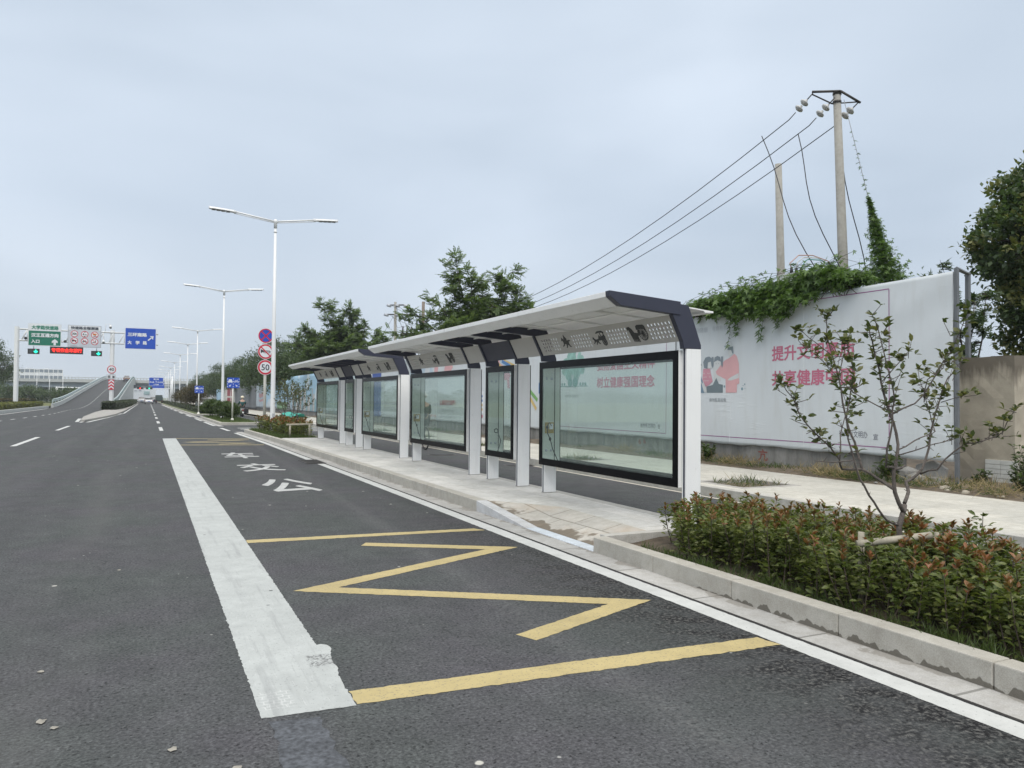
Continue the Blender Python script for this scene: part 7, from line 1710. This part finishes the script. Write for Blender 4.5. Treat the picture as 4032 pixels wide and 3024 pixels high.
b = MB(); b.box(.06, .42, -.86, -.48, .30, .66); at(b).build('side_box', BLACKM, SC, bevel=.02); b = MB(); b.box(-.08, .08, -.79, -.74, .52, .60); at(b).build('tail_light', MATS['tail_red'], SC); b = MB(); b.prism([(-.85, .30), (-.55, .56), (-.30, .48), (-.5, .50)], lambda p, q, t: (t, p, q), -.07, .07); at(b).build('mudguard', MATS['scooter_white'], SC)
PR = thing('person', 'person in a dark teal jacket and cream helmet riding a scooter away', 'person', (0, 0, 0)); hz = limbs_body(PR, .72, mat('teal_jacket', (.012, .075, .075), .7, .1, 20.), mat('dark_trousers', (.025, .028, .035), .8, .1)); PR.location = (RX, RY-.15, 0)
b = MB(); b.lathe((0, .02, hz+.70), [(.128, 0), (.14, .05), (.132, .11), (.10, .165), (.05, .19), (.01, .195)], 20); b.build('helmet', mat('cream_helmet', (.66, .60, .45), .35), PR)
# cyclist behind the glass
BX, BY = 7.58, 22.6
BK = thing('bicycle', 'black bicycle whose wheel shows below the near shelter\'s far display case', 'bicycle', (BX, BY, 0))
def atb(b): b.v = [(p[0]+BX, p[1]+BY, p[2]) for p in b.v]; return b
for yy in (-.50, .55):
    b = MB(); n = 28; pts = [(0, yy+.33*math.cos(6.2832*k/n), .345+.33*math.sin(6.2832*k/n)) for k in range(n+1)]; b.tube(pts, .02, 8, 0, False); wq = atb(b).build('wheel', RUBBER, BK)
    b = MB()
    for k in range(10): b.tube([(0, yy, .345), (0, yy+.315*math.cos(.6283*k), .345+.315*math.sin(.6283*k))], .003, 4)
    sub(atb(b).build('spokes', METAL), wq)
b = MB()
for a_, c_ in (((0, -.50, .345), (0, -.05, .33)), ((0, -.05, .33), (0, -.20, .82)), ((0, -.20, .80), (0, .42, .82)), ((0, .42, .82), (0, -.05, .33)), ((0, -.5, .345), (0, -.2, .78)), ((0, .40, .95), (0, .55, .345)), ((0, .40, .95), (0, .38, 1.02))): b.tube([a_, c_], .018, 8)
atb(b).build('frame', BLACKM, BK); b = MB(); b.tube([(-.28, .28, 1.02), (0, .40, 1.02), (.28, .28, 1.02)], .013, 8); atb(b).build('handlebar', METAL, BK); b = MB(); b.blob((0, -.22, .86), (.10, .14, .05)); atb(b).build('saddle', BLACKM, BK)
P2 = thing('person', 'person in dark grey with a pale sun hat cycling behind the glass display case', 'person', (0, 0, 0)); hz = limbs_body(P2, .80, mat('charcoal_jacket', (.035, .037, .042), .8, .1), mat('black_trousers', (.02, .02, .024), .8, .1)); P2.location = (BX, BY-.22, 0)
b = MB(); b.lathe((0, .02, hz+.745), [(.20, -.02), (.19, .0), (.115, .02), (.11, .09), (.07, .125), (.01, .13)], 20); b.build('sun_hat', mat('pale_hat', (.58, .58, .56), .7), P2)

# ------------------------------------------------------------------ seams and litter
b = MB()
for y in (13.42, 11.30): 
    pts = [HF.P(-y-.012*math.sin(z*3), z, -.004) for z in np.arange(.62, 3.55, .06)]; b.tube(pts, .009, 5, 0, False)
put(b.build('cloth_seam', mat('pale_seam', (.63, .655, .67), .6)), T1)
for x, y, r in ((.12, 3.6, .02), (-.42, 4.15, .03), (-.72, 4.25, .022), (-.5, 4.9, .02), (.35, 3.3, .028), (-.36, 4.05, .018), (-.2, 7.5, .02)):
    n = 9; b = MB(); b.add([(x+r*random.uniform(.5, 1.2)*math.cos(6.283*k/n), y+r*1.2*random.uniform(.5, 1.2)*math.sin(6.283*k/n), .0065) for k in range(n)]+[(x, y, .011)], [(k, (k+1) % n, n) for k in range(n)])
    tag(b.build('grit_lump', mat('pale_grit', (.28, .265, .23), .9, .2, 30.)), 'small pale lump of dried mortar on the asphalt', 'litter', 'pale lumps on the asphalt')
for x, y in ((4.75, 14.3), (5.1, 19.), (4.6, 22.4)):
    b = MB(); b.box(x, x+.06, y, y+.04, PZ-.001, PZ+.008); tag(b.build('paper_scrap', SWHITE, bevel=.003), 'white scrap of paper on the bus platform', 'litter', 'paper scraps on the platform')

for i in range(46):   # chips of stone and mortar on the dirt by the pillar
    x, y, r = random.uniform(11.1, 12.5), random.uniform(6.6, 9.2), random.uniform(.012, .04); b = MB(); b.blob((x, y, .17), (r, r*random.uniform(.6, 1.4), r*.6), 0, 6, 4, .25)
    tag(b.build('stone_chip', [SIDEW, CONC, bpy.data.materials['loose_stone'], mat('brick_red', (.28, .12, .07), .9)][i % 4]), 'small chip of rubble scattered on the dirt before the pillar', 'rubble', 'rubble chips before the pillar')

WF = Face((11.797, 0, 0), (0, -1, 0)); wl_ = bpy.data.objects['low_wall']
for ch, ya, yb, z0, z1 in (('亢', 12.62, 12.34, .27, .52), ('6', 17.05, 16.93, .38, .52), ('6', 16.83, 16.72, .40, .54)):
    b = MB(); ftext(b, WF, ch, -ya, -yb, z0, z1, 0, bold=.02); put(b.build('red_graffiti', mat('faded_red_spray', (.24, .085, .07), .85, .3, 30.)), wl_)
